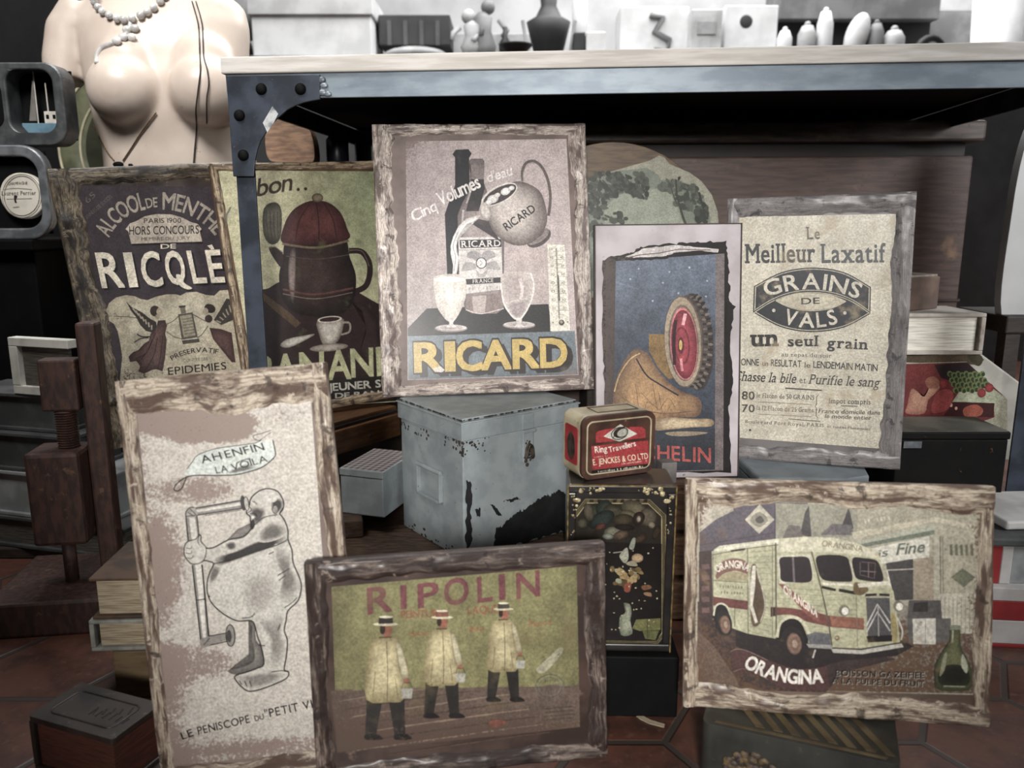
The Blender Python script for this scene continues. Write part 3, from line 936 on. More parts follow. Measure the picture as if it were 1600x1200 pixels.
# plain still life: a big brown cocoa jug with a domed red cover, a cup and a spoon before it
P.line([(545, 392), (566, 394), (578, 416), (572, 446), (548, 458)], 9, S(58, 45, 43), smooth=6); P.line([(546, 391), (566, 393), (577, 416)], 1.4, S(120, 100, 94), smooth=6)
P.shade([(444, 382), (452, 376), (534, 372), (543, 380), (546, 400), (556, 430), (554, 462), (542, 486), (516, 494), (484, 494), (456, 486), (440, 462), (436, 430), (442, 402)], S(42, 33, 33), S(82, 66, 62), 0.7, 4, (478, 425))
P.blob([(442, 396), (428, 386), (420, 388), (428, 404), (440, 418)], S(62, 49, 46)); P.line([(421, 388), (430, 386), (442, 395)], 1.4, S(130, 112, 104), smooth=4)
P.shade([(454, 392), (462, 390), (462, 440), (458, 474), (452, 456), (450, 420)], S(72, 58, 55), S(150, 134, 128), 0.5, 3); P.line([(447, 400), (494, 405), (545, 398)], 1.2, S(104, 86, 80), smooth=5)
P.line([(442, 452), (492, 460), (552, 450)], 3, S(112, 76, 70), smooth=5); P.line([(442, 459), (492, 467), (551, 457)], 1.2, S(140, 120, 108), smooth=5)
P.shade([(442, 380), (444, 352), (458, 328), (484, 314), (512, 316), (532, 332), (542, 356), (544, 374), (494, 382)], S(74, 44, 45), S(110, 67, 65), 0.6, 4)
P.line([(462, 374), (468, 344), (484, 318)], 1.6, S(66, 38, 40), smooth=5); P.line([(498, 378), (498, 346), (494, 316)], 1.6, S(66, 38, 40), smooth=5); P.line([(526, 372), (520, 342), (506, 317)], 1.6, S(66, 38, 40), smooth=5)
P.ell(496, 309, 9, 7, S(92, 80, 66), c_in=S(150, 136, 112)); P.line([(441, 381), (494, 387), (545, 376)], 3.4, S(128, 112, 92), smooth=5)
# folded grey napkin hanging behind
P.shade([(412, 326), (430, 316), (440, 330), (438, 372), (424, 382), (412, 366)], S(70, 66, 58), S(118, 112, 98), 0.5, 3)
for k in range(4): P.line([(416 + k * 6, 330), (417 + k * 5.5, 352), (420 + k * 5, 372)], 1, S(74, 68, 60), smooth=4)
# cup, saucer and spoon
P.shade([(496, 500), (534, 496), (536, 512), (530, 530), (520, 540), (506, 540), (499, 524)], S(110, 98, 88), S(196, 188, 176), 0.55, 3); P.ell(515, 499, 19, 5, S(206, 198, 186), -5); P.ell(515, 499, 16, 3.6, S(70, 48, 40), -5)
P.line([(535, 504), (546, 505), (546, 518), (533, 523)], 3, S(150, 140, 130), smooth=5)
P.ell(514, 543, 30, 6, S(120, 108, 98), -5, c_in=S(176, 166, 154)); P.shade([(438, 540), (448, 530), (476, 524), (492, 522), (478, 531), (452, 543)], S(130, 124, 114), S(196, 190, 180), 0.5, 3)
P.poly([(404, 598), (640, 582), (650, 624), (408, 642)], S(48, 43, 40))
PALE = S(176, 176, 136)
for ch, x0, x1, y0, y1 in (('B', 398, 428, 557, 602), ('A', 428, 464, 554, 599), ('N', 467, 506, 551, 596), ('A', 510, 548, 548, 592), ('N', 547, 583, 545, 588), ('I', 587, 599, 543, 586), ('A', 602, 640, 541, 584)):
    P.tq(ch, (x0, y0 + 1), (x1, y0 - 1), (x1 + 1, y1 - 1), (x0 + 2, y1 + 1), PALE, bold=0.04)
P.tl('DEJEUNER SUCRE', (489, 613), (646, 601), 11.5, S(190, 188, 176), bold=0.036); P.tl('CREME DE BANANE', (458, 626.5), (632, 615), 7.5, S(186, 184, 172), bold=0.034)
P.build('printed_picture', print_mat('cocoa_print', S(74, 56, 44), 0.9, mott=0.3, speck_scale=420, stain=(30, .56, .72, S(92, 92, 66), .5)))

# ================= aniseed board
panel = mat('mauve_brown_board', S(124, 107, 102), S(98, 84, 79), 14, rough=0.5, spots=[(90, 0.62, 0.72, S(84, 70, 66))])
rim = rim_mat('mauve_peeled_rim', S(104, 90, 86), S(146, 132, 126), S(226, 214, 202), 0.40, 0.56)
b = board('picture_board', 'grey-pink board on the steel chest, jug pouring over two stemmed glasses', 5.83, 11.00, -1.03, 0.3504, 0.4415, (-0.0366, 1.2915, 0.2746), 0.014,
          dict(l=0.037, r=0.027, t=0.017, b=0.02), panel, rim, 3, 0.006)
MV = S(192, 177, 175)
P = Print(b, -0.0006, lambda x, y: 0.42 * soft(690, 636, x) * soft(500, 420, y) + 0.1 + 0.25 * soft(245, 222, y))
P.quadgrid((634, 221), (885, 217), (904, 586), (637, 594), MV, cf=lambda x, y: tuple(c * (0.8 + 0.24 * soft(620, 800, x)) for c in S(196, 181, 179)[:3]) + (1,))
DK = S(46, 46, 54)
P.poly([(637, 513), (667, 482), (857, 475), (862, 519), (637, 526)], S(64, 62, 64))
P.poly([(711, 246), (707, 241), (712, 234), (732, 233), (737, 240), (733, 247), (734, 285), (745, 318), (752, 380), (752, 436), (699, 436), (695, 335), (700, 320), (711, 290)], DK)
P.shade([(735, 256), (732, 252), (736, 248), (754, 248), (757, 252), (756, 285), (764, 308), (782, 328), (788, 352), (787, 480), (774, 490), (740, 490), (727, 484), (716, 440), (715, 336), (722, 318), (734, 296)], S(120, 108, 108), S(176, 163, 160), 0.5, 0, (752, 400))
P.poly([(736, 258), (755, 258), (755, 279), (736, 279)], S(142, 130, 128)); P.poly([(735.5, 280), (756, 280), (757, 296), (748, 330), (728, 330), (735, 300)], S(66, 62, 66))
P.line([(729, 318), (733, 306), (737, 292)], 3, S(182, 172, 168)); P.line([(722, 352), (724, 328)], 3, S(196, 186, 182))
P.poly([(716, 371), (783, 370), (786, 452), (729, 459), (718, 436)], S(216, 209, 205))
P.poly([(718, 375), (783, 373.5), (783.5, 386), (719, 388)], S(66, 60, 64)); P.tq('RICARD', (720, 376.6), (782, 375), (782, 384.6), (720.5, 386.4), S(228, 222, 218), serif=True, bold=0.02)
EM = S(168, 162, 162)
P.blob([(752, 398), (742, 392), (732, 394), (730, 402), (738, 404), (745, 408)], EM); P.blob([(752, 398), (762, 391), (771, 393), (774, 401), (766, 404), (758, 408)], EM)
P.blob([(742, 412), (728, 410), (722, 418), (722, 424), (736, 422), (744, 420)], S(178, 172, 170)); P.blob([(760, 412), (774, 408), (780, 416), (781, 422), (768, 421), (760, 420)], S(178, 172, 170))
P.blob([(744, 422), (752, 428), (762, 421), (758, 432), (752, 434), (746, 431)], S(182, 176, 174))
P.ell(752, 411, 8.5, 9, S(84, 76, 78)); P.ell(752, 411, 7, 7.5, S(226, 220, 216)); P.line([(750, 407), (754, 411), (750, 415)], 1.6, S(170, 164, 164))
P.line([(718, 391), (783, 389)], 0.9, S(160, 152, 150)); P.poly([(723, 436.5), (785, 433), (785, 441.5), (724, 445)], S(78, 72, 74))
P.tl('FRANCE', (738.5, 442.6), (771, 440.6), 5.8, S(226, 220, 216), serif=True)
P.scrawl((731, 453), (783, 450.5), 5.5, S(178, 170, 168)); P.poly([(729, 462), (785, 458), (787, 482), (776, 490), (738, 490), (727, 484)], S(152, 136, 132))
P.poly([(737, 463), (760, 461), (758, 488), (740, 489)], S(190, 177, 172)); P.line([(728, 484), (752, 490), (787, 482)], 1.6, S(214, 204, 198), smooth=5)
# jug
P.line([(817, 283), (816, 268), (822, 255), (835, 252), (848, 263), (857, 285), (860, 310), (857, 337)], 4.4, S(116, 104, 101), smooth=6); P.line([(818, 283), (818, 270), (824, 258), (835, 255)], 1.2, S(180, 168, 164), smooth=6)
P.poly([(738, 350), (748, 342), (764, 346), (782, 378), (766, 368)], S(82, 76, 78))
P.ell(842, 372, 21, 12, S(104, 94, 91), -32); P.ell(840, 369, 20, 10, S(150, 139, 134), -32); P.ell(836, 365, 17, 8, S(118, 106, 102), -32)
P.shade([(752, 325), (755, 315), (764, 303), (780, 292), (800, 285), (817, 284), (842, 297), (852, 320), (855, 345), (848, 362), (832, 378), (810, 384), (786, 376), (770, 360), (761, 341)], S(118, 106, 102), S(214, 203, 196), 0.62, 3, (792, 325))
P.ell(780, 304, 31, 13.5, S(224, 215, 208), -28); P.ell(781, 304, 28.5, 11, S(84, 77, 77), -28)
for cx, cy, r in ((770, 311, 9), (764, 316, 6), (790, 299, 8), (799, 294, 5), (777, 305, 5)): P.ell(cx, cy, r, r * .72, S(196, 190, 187), -20, c_in=S(236, 232, 228))
P.shade([(750, 322), (758, 316), (766, 328), (764, 344), (753, 338)], S(176, 164, 158), S(222, 213, 206), 0.5, 3)
P.tl('RICARD', (792, 361), (838, 329), 12.5, S(66, 60, 63), bold=0.03)
P.shade([(752, 336), (744, 344), (730, 350), (719, 364), (714, 380), (713, 393), (717, 404), (715, 420), (711, 441), (706, 441), (708, 415), (704, 396), (704, 384), (708, 370), (716, 354), (728, 342), (744, 337)], S(206, 198, 194), S(240, 236, 232), 0.3, 0, (712, 378))
P.line([(716, 362), (708, 384), (712, 402), (709, 424)], 1.2, S(160, 150, 148), smooth=5)
# handwriting
W = S(232, 224, 221)
P.tl('Cinq', (646, 347), (684, 328), 17, W, shear=0.1, bold=0.022, gap=0.06); P.tl('Volumes', (688, 322), (752, 292), 21, W, shear=0.05, bold=0.03, gap=0.08); P.tl("d'eau", (762, 285), (801, 273), 15, S(236, 228, 226), shear=0.15, bold=0.026, gap=0.08)
# glasses
def glass(cx, dx, full):
    bowl = [(677.5, 447), (682, 477), (692, 494), (700, 502), (709, 502), (719, 487), (727, 467), (729, 447), (724, 431), (702, 428), (680, 432)]
    B2 = [(x + dx, y + (0 if full else -4)) for x, y in bowl]
    P.shade(B2, S(210, 200, 192), S(233, 224, 213) if full else S(188, 174, 172), 0.5, 3)
    if not full:
        P.shade([(x, y) for x, y in B2 if y > 462] , S(214, 206, 200), S(176, 163, 161), 0.4); P.line([(x, y) for x, y in B2[:5]], 2.4, S(232, 226, 220), smooth=4); P.line([(x, y) for x, y in B2[4:9]], 2.4, S(236, 230, 224), smooth=4)
        P.line([(812, 435), (816, 452), (813, 468)], 5, S(218, 208, 205), smooth=4)
    else: P.ell(703, 437, 24, 4.5, S(244, 240, 234)); P.shade([(694, 448), (708, 446), (712, 466), (702, 482), (694, 470)], S(228, 219, 208), S(246, 242, 236), 0.5, 4)
    P.ell(cx, 513 if full else 508, 25.5, 6, S(160, 150, 146)); P.ell(cx, 512 if full else 507, 24, 4.6, S(214, 206, 202), c_in=S(180, 170, 166))
    P.blob([(cx - 4.5, 499), (cx + 4.5, 499), (cx + 3, 506), (cx + 8, 511), (cx - 8, 511), (cx - 3, 506)], S(226, 219, 214))
glass(705, 0, True); glass(811, 105, False)
# thermometer strip
P.poly([(855, 382), (882, 382.5), (891, 516), (860, 517.5)], S(232, 226, 212)); P.line([(869, 388), (874, 498)], 2.4, S(170, 163, 154)); P.line([(872, 430), (874, 470)], 2.2, S(90, 84, 80))
for k, n in enumerate(('50', '40', '30', '20', '10', '0', '10', '20')):
    y = 389 + k * 13.2; dx = k * .68
    P.tl(n, (858 + dx, y + 2), (863.5 + dx, y + 2), 4, S(120, 112, 104)); P.tl(n, (874.5 + dx, y + 2), (880 + dx, y + 2), 4, S(120, 112, 104)); P.line([(865 + dx, y + 3.5), (882 + dx, y + 3.3)], 0.7, S(150, 142, 134)); P.line([(866 + dx, y + 10), (878 + dx, y + 10)], 0.6, S(166, 158, 150))
P.ell(877.5, 504, 4.4, 4.4, S(96, 86, 76)); P.ell(877, 503, 2.4, 2.4, S(176, 166, 152)); P.ell(864, 504, 1, 1, S(70, 64, 60)); P.ell(887, 503, 1, 1, S(70, 64, 60))
# name band
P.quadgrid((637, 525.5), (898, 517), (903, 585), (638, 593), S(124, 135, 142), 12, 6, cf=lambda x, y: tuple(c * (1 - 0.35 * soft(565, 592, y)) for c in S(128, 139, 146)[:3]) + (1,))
RB = [('R', 646, 692), ('I', 694, 711), ('C', 712, 753), ('A', 751, 798), ('R', 800, 842), ('D', 843, 886)]
def rq(x, o): t = (x - 646) / 240.0; return ((x + o[0], 537 - 8 * t + o[1]), (x + o[0] + 1.2, 581 - 9 * t + o[1]))
for off, c, bd in (((9, 7), S(64, 55, 52), 0.06), ((4, 3), S(64, 55, 52), 0.06), ((0, 0), S(52, 46, 44), 0.085), ((0, 0), S(208, 181, 98), 0.055)):
    for ch, x0, x1 in RB:
        e = 1.6 if bd == 0.085 else 0
        a, d = rq(x0 - e, off); bb, cc = rq(x1 + e, off)
        P.tq(ch, (a[0], a[1] - e), (bb[0], bb[1] - e), (cc[0], cc[1] + e), (d[0], d[1] + e), c, bold=bd)
P.poly([(676, 576), (688, 572), (695, 578), (690, 582), (680, 580)], S(222, 214, 206))
P.build('printed_picture', print_mat('aniseed_print', S(126, 110, 105), 0.7, S(64, 54, 52), 0.18, stain=(12, .55, .75, S(150, 133, 128), .5)))

# ================= tyre board
panel = mat('lilac_grey_board', S(186, 178, 182), S(160, 151, 154), 12, rough=0.6, spots=[(70, 0.64, 0.74, S(120, 110, 108)), (9, 0.6, 0.75, S(146, 134, 130))])
b = board('picture_board', 'narrow pale grey board with a dark torn print of a red-hubbed tyre', 2.45, 5.31, -0.66, 0.1986, 0.3478, (0.2164, 1.0669, 0.2011), 0.012, None, panel, None, 4)
g = G(); w2, hh = 0.1986 / 2, 0.3478
for lo, hi in (((-w2 - .0012, -0.0008, -.0012), (-w2, 0.0135, hh + .0012)), ((w2, -0.0008, -.0012), (w2 + .0012, 0.0135, hh + .0012)), ((-w2, -0.0008, hh), (w2, 0.0135, hh + .0012))):
    g.box(lo, hi)
g.build('edge_band', mat('dark_edge_band', S(60, 48, 44), S(40, 32, 30), 40), b)
P = Print(b, -0.0006, lambda x, y: 0.5 * soft(985, 945, x) + 0.16 + 0.25 * soft(690, 640, y) * soft(640, 690, y))
jag = lambda pts, a, s: [(x + a * mnoise.noise(Vector((x * .21 + s, y * .17, s))) * 2, y + a * mnoise.noise(Vector((x * .19, y * .23, s + 9))) * 2) for x, y in pts]
def dense(pts, n=8):
    out = []
    for i in range(len(pts)):
        a, c = pts[i], pts[(i + 1) % len(pts)]
        out += [(a[0] + (c[0] - a[0]) * k / n, a[1] + (c[1] - a[1]) * k / n) for k in range(n)]
    return out
P.poly(jag(dense([(941, 408), (955, 399), (985, 396), (1000, 386), (1040, 381), (1090, 379), (1134, 377), (1140, 420), (1139, 470), (1148, 478), (1140, 540), (1146, 600), (1138, 640), (1142, 737), (942, 742), (944, 600), (941, 520)], 9), 1.6, 3.3), S(34, 29, 29))
P.quadgrid((946, 410), (1132, 396), (1130, 735), (947, 740), S(84, 72, 68), cf=lambda x, y: S(84, 72, 68) if x < 1040 else S(122, 112, 112))
def sky(x, y):
    a, c, d = S(112, 122, 138), S(76, 84, 98), S(56, 60, 68)
    t = soft(400, 560, y); u = soft(580, 720, y)
    m = tuple(a[i] + (c[i] - a[i]) * t for i in range(3))
    return tuple(m[i] + (d[i] - m[i]) * u for i in range(3)) + (1,)
P.quadgrid((962, 408), (1118, 397), (1117, 734), (958, 738), S(80, 95, 120), 20, 30, cf=sky)
P.poly(jag(dense([(977, 401), (990, 396), (1006, 388), (1030, 385), (1056, 383), (1090, 386), (1122, 389), (1122, 395), (1090, 391), (1056, 394), (1040, 400), (1017, 402), (990, 403)], 5), 0.8, 1.2), S(196, 188, 186))
P.line(jag([(980, 402), (1000, 398), (1030, 396), (1060, 390), (1110, 391)], 1, 2), 1.3, S(96, 84, 80)); P.line(jag(dense([(985, 405), (1017, 404), (1042, 402), (1056, 396)], 6), 1.4, 5)[:18], 4, S(34, 30, 32))
for x, y in ((998, 420), (1036, 442), (1077, 418), (1105, 439), (985, 436), (1060, 458), (1020, 470), (1090, 470), (1103, 463), (1046, 425)): P.ell(x, y, 1.5, 1.5, S(176, 182, 192))
P.line([(962, 441), (980, 446), (998, 452)], 3, S(118, 128, 148))
OC = S(168, 134, 90)
P.shade([(957, 640), (959, 608), (966, 582), (978, 560), (992, 546), (1012, 552), (1026, 575), (1044, 596), (1066, 612), (1092, 622), (1096, 640), (1086, 652), (1040, 656), (1000, 700), (965, 706), (957, 680)], S(118, 92, 72), S(178, 142, 98), 0.5, 3)
P.poly([(1014, 522), (1052, 522), (1056, 590), (1044, 592), (1028, 574), (1014, 548)], S(140, 112, 66))
P.line([(960, 612), (968, 586), (984, 562), (1000, 552)], 2, S(196, 168, 124), smooth=5); P.line([(1000, 640), (1040, 646), (1086, 642)], 1.4, S(120, 90, 66), smooth=5); P.line([(994, 560), (1010, 586), (1030, 600), (1060, 618)], 2.4, S(60, 54, 60), smooth=5)
for k in range(9): P.line([(966 + k * 9, 600 + (k % 3) * 14), (974 + k * 9, 622 + (k % 4) * 9), (984 + k * 9, 628 + (k % 3) * 6)], 0.9, S(128, 98, 72), smooth=4)
P.shade([(1020, 660), (1044, 652), (1080, 654), (1112, 655), (1112, 666), (1080, 668), (1040, 672), (1024, 672)], S(140, 118, 92), S(196, 176, 142), 0.5, 3); P.blob([(1040, 676), (1070, 674), (1106, 676), (1080, 681), (1050, 681)], S(150, 134, 112))
P.ell(1086, 534, 29, 76, S(72, 63, 61), -4); P.ell(1080, 534, 28, 74, S(88, 78, 74), -4)
for k in range(26):
    a = -1.45 + 2.9 * k / 25
    P.ell(1084 + 26 * cos(a), 534 + 72 * sin(a), 4.2, 2.1, S(126, 114, 104) if k % 2 else S(50, 44, 44), degrees(a) * .5)
    P.ell(1078 + 25 * cos(a), 534 + 70 * sin(a), 3.4, 1.8, S(60, 53, 52) if k % 2 else S(120, 108, 99))
P.ell(1068, 534, 30, 72, S(112, 98, 86), -3); P.ell(1067, 534, 28.5, 70, S(164, 148, 126), -3); P.ell(1068, 536, 23.5, 60, S(122, 108, 96), -3); P.ell(1068.5, 537, 21.5, 57, S(196, 120, 120), -3)
P.ell(1069, 538, 20, 54, S(120, 44, 58), -3, c_in=S(176, 74, 86)); P.ell(1066, 540, 12, 30, S(126, 48, 62), -3); P.ell(1065.5, 540, 10, 26, S(164, 66, 78), -3); P.ell(1064, 540, 5, 13, S(110, 42, 54)); P.ell(1063.5, 539, 2.6, 8, S(206, 176, 96))
P.line([(1056, 500), (1053, 530), (1054, 570)], 5, S(74, 30, 44), smooth=5); P.line([(1071, 490), (1067, 508)], 5, S(222, 164, 168)); P.line([(1066, 580), (1064, 560)], 4, S(210, 140, 146))
P.tq('MICHELIN', (972, 693), (1111, 700.5), (1111, 723), (972, 715), S(178, 84, 78), bold=0.03, gap=0.2)
P.poly(jag(dense([(1136, 470), (1141, 476), (1143, 500), (1139, 520), (1141, 560), (1137, 600), (1135, 560), (1134, 500)], 5), 1, 8), S(30, 26, 26))
P.build('printed_picture', print_mat('tyre_print', S(76, 64, 60), 0.75, mott=0.32))

# ================= laxative grains board
panel = mat('zinc_grey_board', S(112, 107, 107), S(84, 80, 81), 15, rough=0.42, spots=[(120, 0.62, 0.72, S(150, 144, 142))])
rim = rim_mat('zinc_grey_rim', S(84, 80, 81), S(112, 108, 108), S(134, 129, 127), 0.34, 0.6, fine=0.6)
k = 1.12
b = board('picture_board', 'cream text-only board with grey edges and an eye-shaped black emblem', -19.58, 1.85, -1.73, 0.2248 * 1.055, 0.3521 * 1.055, tuple(CAM + (Vector((0.3978, 1.0343, 0.2324)) - CAM) * 1.055), 0.012,
          dict(l=0.018, r=0.027, t=0.028, b=0.024), panel, rim, 5, 0.003)
P = Print(b, -0.0006, lambda x, y: 0.12 + 0.32 * soft(690, 712, y) + 0.3 * soft(1375, 1402, x + (y - 340) * .07))
P.quadgrid((1150, 339), (1413, 334), (1388, 702), (1156, 684), S(200, 190, 166), 20, 30, cf=lambda x, y: tuple(c * (0.9 + 0.14 * mnoise.noise(Vector((x * .02, y * .02, 3)))) for c in S(214, 207, 188)[:3]) + (1,))
TX, TX2 = S(64, 64, 66), S(92, 90, 86)
P.tl('L', (1260, 374), (1271, 373.5), 19, TX2, serif=True, bold=0.03); P.tl('e', (1273, 373.5), (1281.5, 373), 17, TX2, bold=0.03)
P.tl('Meilleur', (1164, 411), (1274, 409), 29, TX, serif=True, bold=0.03, gap=0.1); P.tl('Laxatif', (1282, 410.5), (1384, 409.5), 29, S(82, 84, 88), serif=True, bold=0.03, gap=0.1)
top = spline([(1179, 447.5), (1222, 426), (1270, 419), (1318, 426), (1360, 449)], 6); bot = spline([(1359, 490), (1318, 511), (1267.5, 518), (1220, 510), (1177.5, 487.5)], 6)
shape = top + bot
sc = lambda q, kx, ky: [(1269 + (x - 1269) * kx, 468.5 + (y - 468.5) * ky) for x, y in q]
P.poly(sc(shape, 1.01, 1.02), S(40, 43, 48)); P.poly(sc(shape, 0.99, 0.98), S(190, 182, 162)); P.poly(sc(shape, 0.972, 0.955), S(42, 46, 54))
arcA = [(1178, 487), (1205, 470), (1234, 459), (1267, 455), (1302, 459), (1332, 470), (1359, 488)]
P.line(arcA, 4.4, S(40, 43, 48), smooth=6); P.line([(x, y - 1.6) for x, y in arcA], 1.2, S(190, 182, 162), smooth=6); P.line([(x, y + 1.8) for x, y in arcA], 1.2, S(190, 182, 162), smooth=6)
lens = spline([(1212, 469), (1238, 460), (1267, 458), (1298, 461), (1322, 470)], 6) + spline([(1322, 471), (1298, 481), (1267, 484.5), (1236, 480), (1212, 470)], 6)
P.poly(sc(lens, 1.03, 1.0), S(40, 43, 48)); P.line([(1212, 470), (1236, 481), (1267, 485.5), (1298, 482), (1322, 471)], 1.2, S(190, 182, 162), smooth=6); P.poly(lens, S(194, 186, 164))
E2 = S(206, 199, 182)
P.ta('GRAINS', (1198, 464), (1267, 451.5), (1340, 467), 24, E2, bold=0.025, gap=0.2); P.tl('DE', (1252, 475.5), (1281, 474.5), 9.5, S(48, 48, 50), bold=0.025, gap=0.2)
P.ta('VALS', (1222, 504), (1266, 512), (1310, 504.5), 23, E2, bold=0.025, gap=0.22); P.ell(1209, 485, 2.7, 2.7, E2); P.ell(1320, 489, 2.7, 2.7, E2)
P.tl('un', (1172, 540.5), (1217, 540), 25, S(50, 48, 48), serif=True, bold=0.055, gap=0.1); P.tl('seul', (1231, 541), (1279, 540.5), 16, S(58, 56, 56), serif=True, bold=0.04, gap=0.14); P.tl('grain', (1292, 543), (1356, 546), 16, S(70, 70, 72), serif=True, bold=0.04, gap=0.14)
P.tl('au repas du soir', (1221, 556.5), (1299, 559), 6, TX2, serif=True); P.tl('DONNE', (1150, 570.5), (1186, 571.5), 10.5, TX, bold=0.02); P.tl('un', (1191, 571.5), (1200, 572), 8, TX, bold=0.02)
P.tl('RESULTAT', (1204.5, 572), (1252, 574), 10.5, TX, bold=0.02); P.tl('le', (1257, 574), (1266, 574.5), 7.5, TX, bold=0.02); P.tl('LENDEMAIN MATIN', (1270.5, 574.5), (1371, 580), 10.5, S(70, 70, 72), bold=0.02)
P.tl('Chasse la bile', (1146, 594.5), (1243, 599), 15, TX, shear=0.2, serif=True, bold=0.014, gap=0.08); P.tl('et', (1249, 598.5), (1259, 599), 10, TX2); P.tl('Purifie le sang', (1263, 599.5), (1374, 605), 15, TX2, shear=0.2, serif=True, bold=0.014, gap=0.08)
P.line([(1227, 606.5), (1284, 610)], 2, S(88, 82, 76)); P.tl('80', (1159, 624), (1179, 624.5), 12.5, S(74, 70, 66), bold=0.03); P.tl('70', (1159, 643.5), (1179, 644), 11.5, S(92, 86, 78), bold=0.03)
P.tl('le Flacon de 50 GRAINS', (1182, 621), (1272, 625), 7.2, TX2, serif=True, bold=0.008); P.tl('la 12 Flacon de 25 Grains', (1182, 640.5), (1271, 644.5), 7, S(116, 110, 100), serif=True, bold=0.006)
P.line([(1184, 628), (1268, 632)], 1.2, S(150, 142, 126)); P.line([(1184, 647), (1268, 651)], 1.2, S(156, 148, 132)); P.line([(1279, 617), (1276, 620), (1276, 632), (1273.5, 635), (1276, 638), (1275, 650), (1278, 653)], 1.0, S(96, 90, 82))
P.tl('Impot compris', (1295, 630), (1360, 632), 8, S(84, 80, 76), serif=True, bold=0.008); P.line([(1314, 634), (1340, 635)], 1.2, S(96, 90, 82)); P.tl('Franco domicile dans', (1279, 645), (1375, 648), 6.3, S(84, 78, 72), shear=0.15, bold=0.008); P.tl('le monde entier', (1289, 653), (1361, 656), 6.3, S(84, 78, 72), shear=0.15, bold=0.008)
P.line([(1232, 654.5), (1282, 658.5)], 1.2, S(96, 90, 82)); P.tl('Boulevard Port Royal, PARIS', (1164, 661), (1287, 667.5), 5.4, S(108, 102, 92), serif=True); P.tl('et toutes Pharmacies', (1292, 668), (1360, 672.5), 4.2, S(112, 106, 96)); P.ell(1172, 672, 1.6, 1.6, S(50, 46, 42))
P.build('printed_picture', print_mat('grains_print', S(148, 138, 124), 0.35, S(96, 84, 70), 0.16, stain=(26, 0.52, 0.68, S(164, 148, 122), 0.6)))

# ================= soft drink van board
panel = mat('walnut_margin_board', S(112, 94, 82), S(84, 68, 58), 16, rough=0.5)
rim = rim_mat('cream_walnut_rim', S(92, 72, 60), S(146, 128, 110), S(212, 200, 180), 0.42, 0.56)
b = board('picture_board', 'cream-edged board with an old delivery van, propped on the striped tin', -8.93, 9.44, -1.20, 0.2895, 0.2328, (0.3184, 0.7166, 0.069), 0.012,
          dict(l=0.018, r=0.018, t=0.031, b=0.027), panel, rim, 6, 0.0045)
P = Print(b, -0.0006, lambda x, y: 0.1 + 0.55 * soft(1497, 1530, x) + 0.45 * soft(1108, 1092, x) + 0.3 * soft(800, 784, y) + 0.45 * soft(1062, 1085, y) * soft(1480, 1380, x))
P.quadgrid((1088, 780), (1532, 794), (1528, 1086), (1086, 1075), S(176, 170, 150))
P.poly([(1090, 940), (1300, 900), (1530, 990), (1528, 1084), (1088, 1076)], S(146, 140, 128))
P.poly([(1090, 940), (1135, 960), (1240, 1010), (1300, 1005), (1400, 1030), (1320, 1050), (1290, 1082), (1090, 1076)], S(76, 62, 60)); P.poly([(1090, 985), (1116, 1010), (1150, 1060), (1155, 1074), (1090, 1074)], S(120, 98, 82))
P.poly([(1093, 783), (1146, 783), (1146, 800), (1118, 812), (1094, 830)], S(184, 175, 158)); P.poly([(1146, 783), (1262, 786), (1262, 838), (1212, 846), (1093, 864), (1093, 832), (1118, 812), (1146, 798)], S(102, 94, 104))
P.line([(1093, 852), (1212, 832)], 1, S(74, 66, 74)); P.line([(1211, 788), (1211, 842)], 1.2, S(76, 70, 78)); P.poly([(1092, 862), (1112, 860), (1114, 975), (1092, 970)], S(82, 62, 60))
for k in range(5): P.poly([(1096, 882 + k * 17), (1108, 881 + k * 17), (1109, 889 + k * 17), (1097, 890 + k * 17)], S(120, 92, 88))
P.poly([(1164, 812), (1187, 788), (1210, 812), (1186, 834)], S(194, 187, 168)); P.blob([(1172, 812), (1186, 800), (1200, 812), (1186, 824)], S(150, 144, 128)); P.blob([(1180, 812), (1188, 806), (1194, 814), (1186, 818)], S(92, 86, 80))
P.poly([(1212, 786), (1340, 790), (1340, 838), (1262, 842), (1212, 845)], S(158, 155, 138)); P.poly([(1250, 835), (1258, 800), (1264, 790), (1268, 840)], S(88, 82, 82)); P.poly([(1314, 826), (1326, 792), (1334, 826)], S(86, 80, 82)); P.poly([(1282, 836), (1300, 818), (1330, 820), (1334, 836)], S(120, 114, 116)); P.poly([(1222, 842), (1232, 820), (1250, 822), (1256, 842)], S(120, 112, 108))
P.scrawl((1349, 818), (1392, 811), 7, S(214, 208, 192)); P.poly([(1330, 832), (1460, 808), (1530, 822), (1530, 830), (1460, 815), (1335, 842)], S(196, 189, 166)); P.poly([(1345, 850), (1460, 828), (1460, 835), (1350, 855)], S(122, 130, 114)); P.poly([(1338, 846), (1460, 818), (1460, 828), (1345, 850)], S(176, 176, 158))
P.poly([(1346, 860), (1452, 838), (1452, 873), (1392, 880), (1356, 882)], S(210, 207, 193))
P.tl('is', (1372, 872), (1387, 868), 12, S(112, 116, 104), shear=0.4, bold=0.02); P.tl('Fine', (1400, 868), (1444, 863), 17, S(170, 172, 158), shear=0.35, bold=0.05); P.tl('Fine', (1400, 867), (1444, 862), 17, S(108, 112, 100), shear=0.35, bold=0.02)
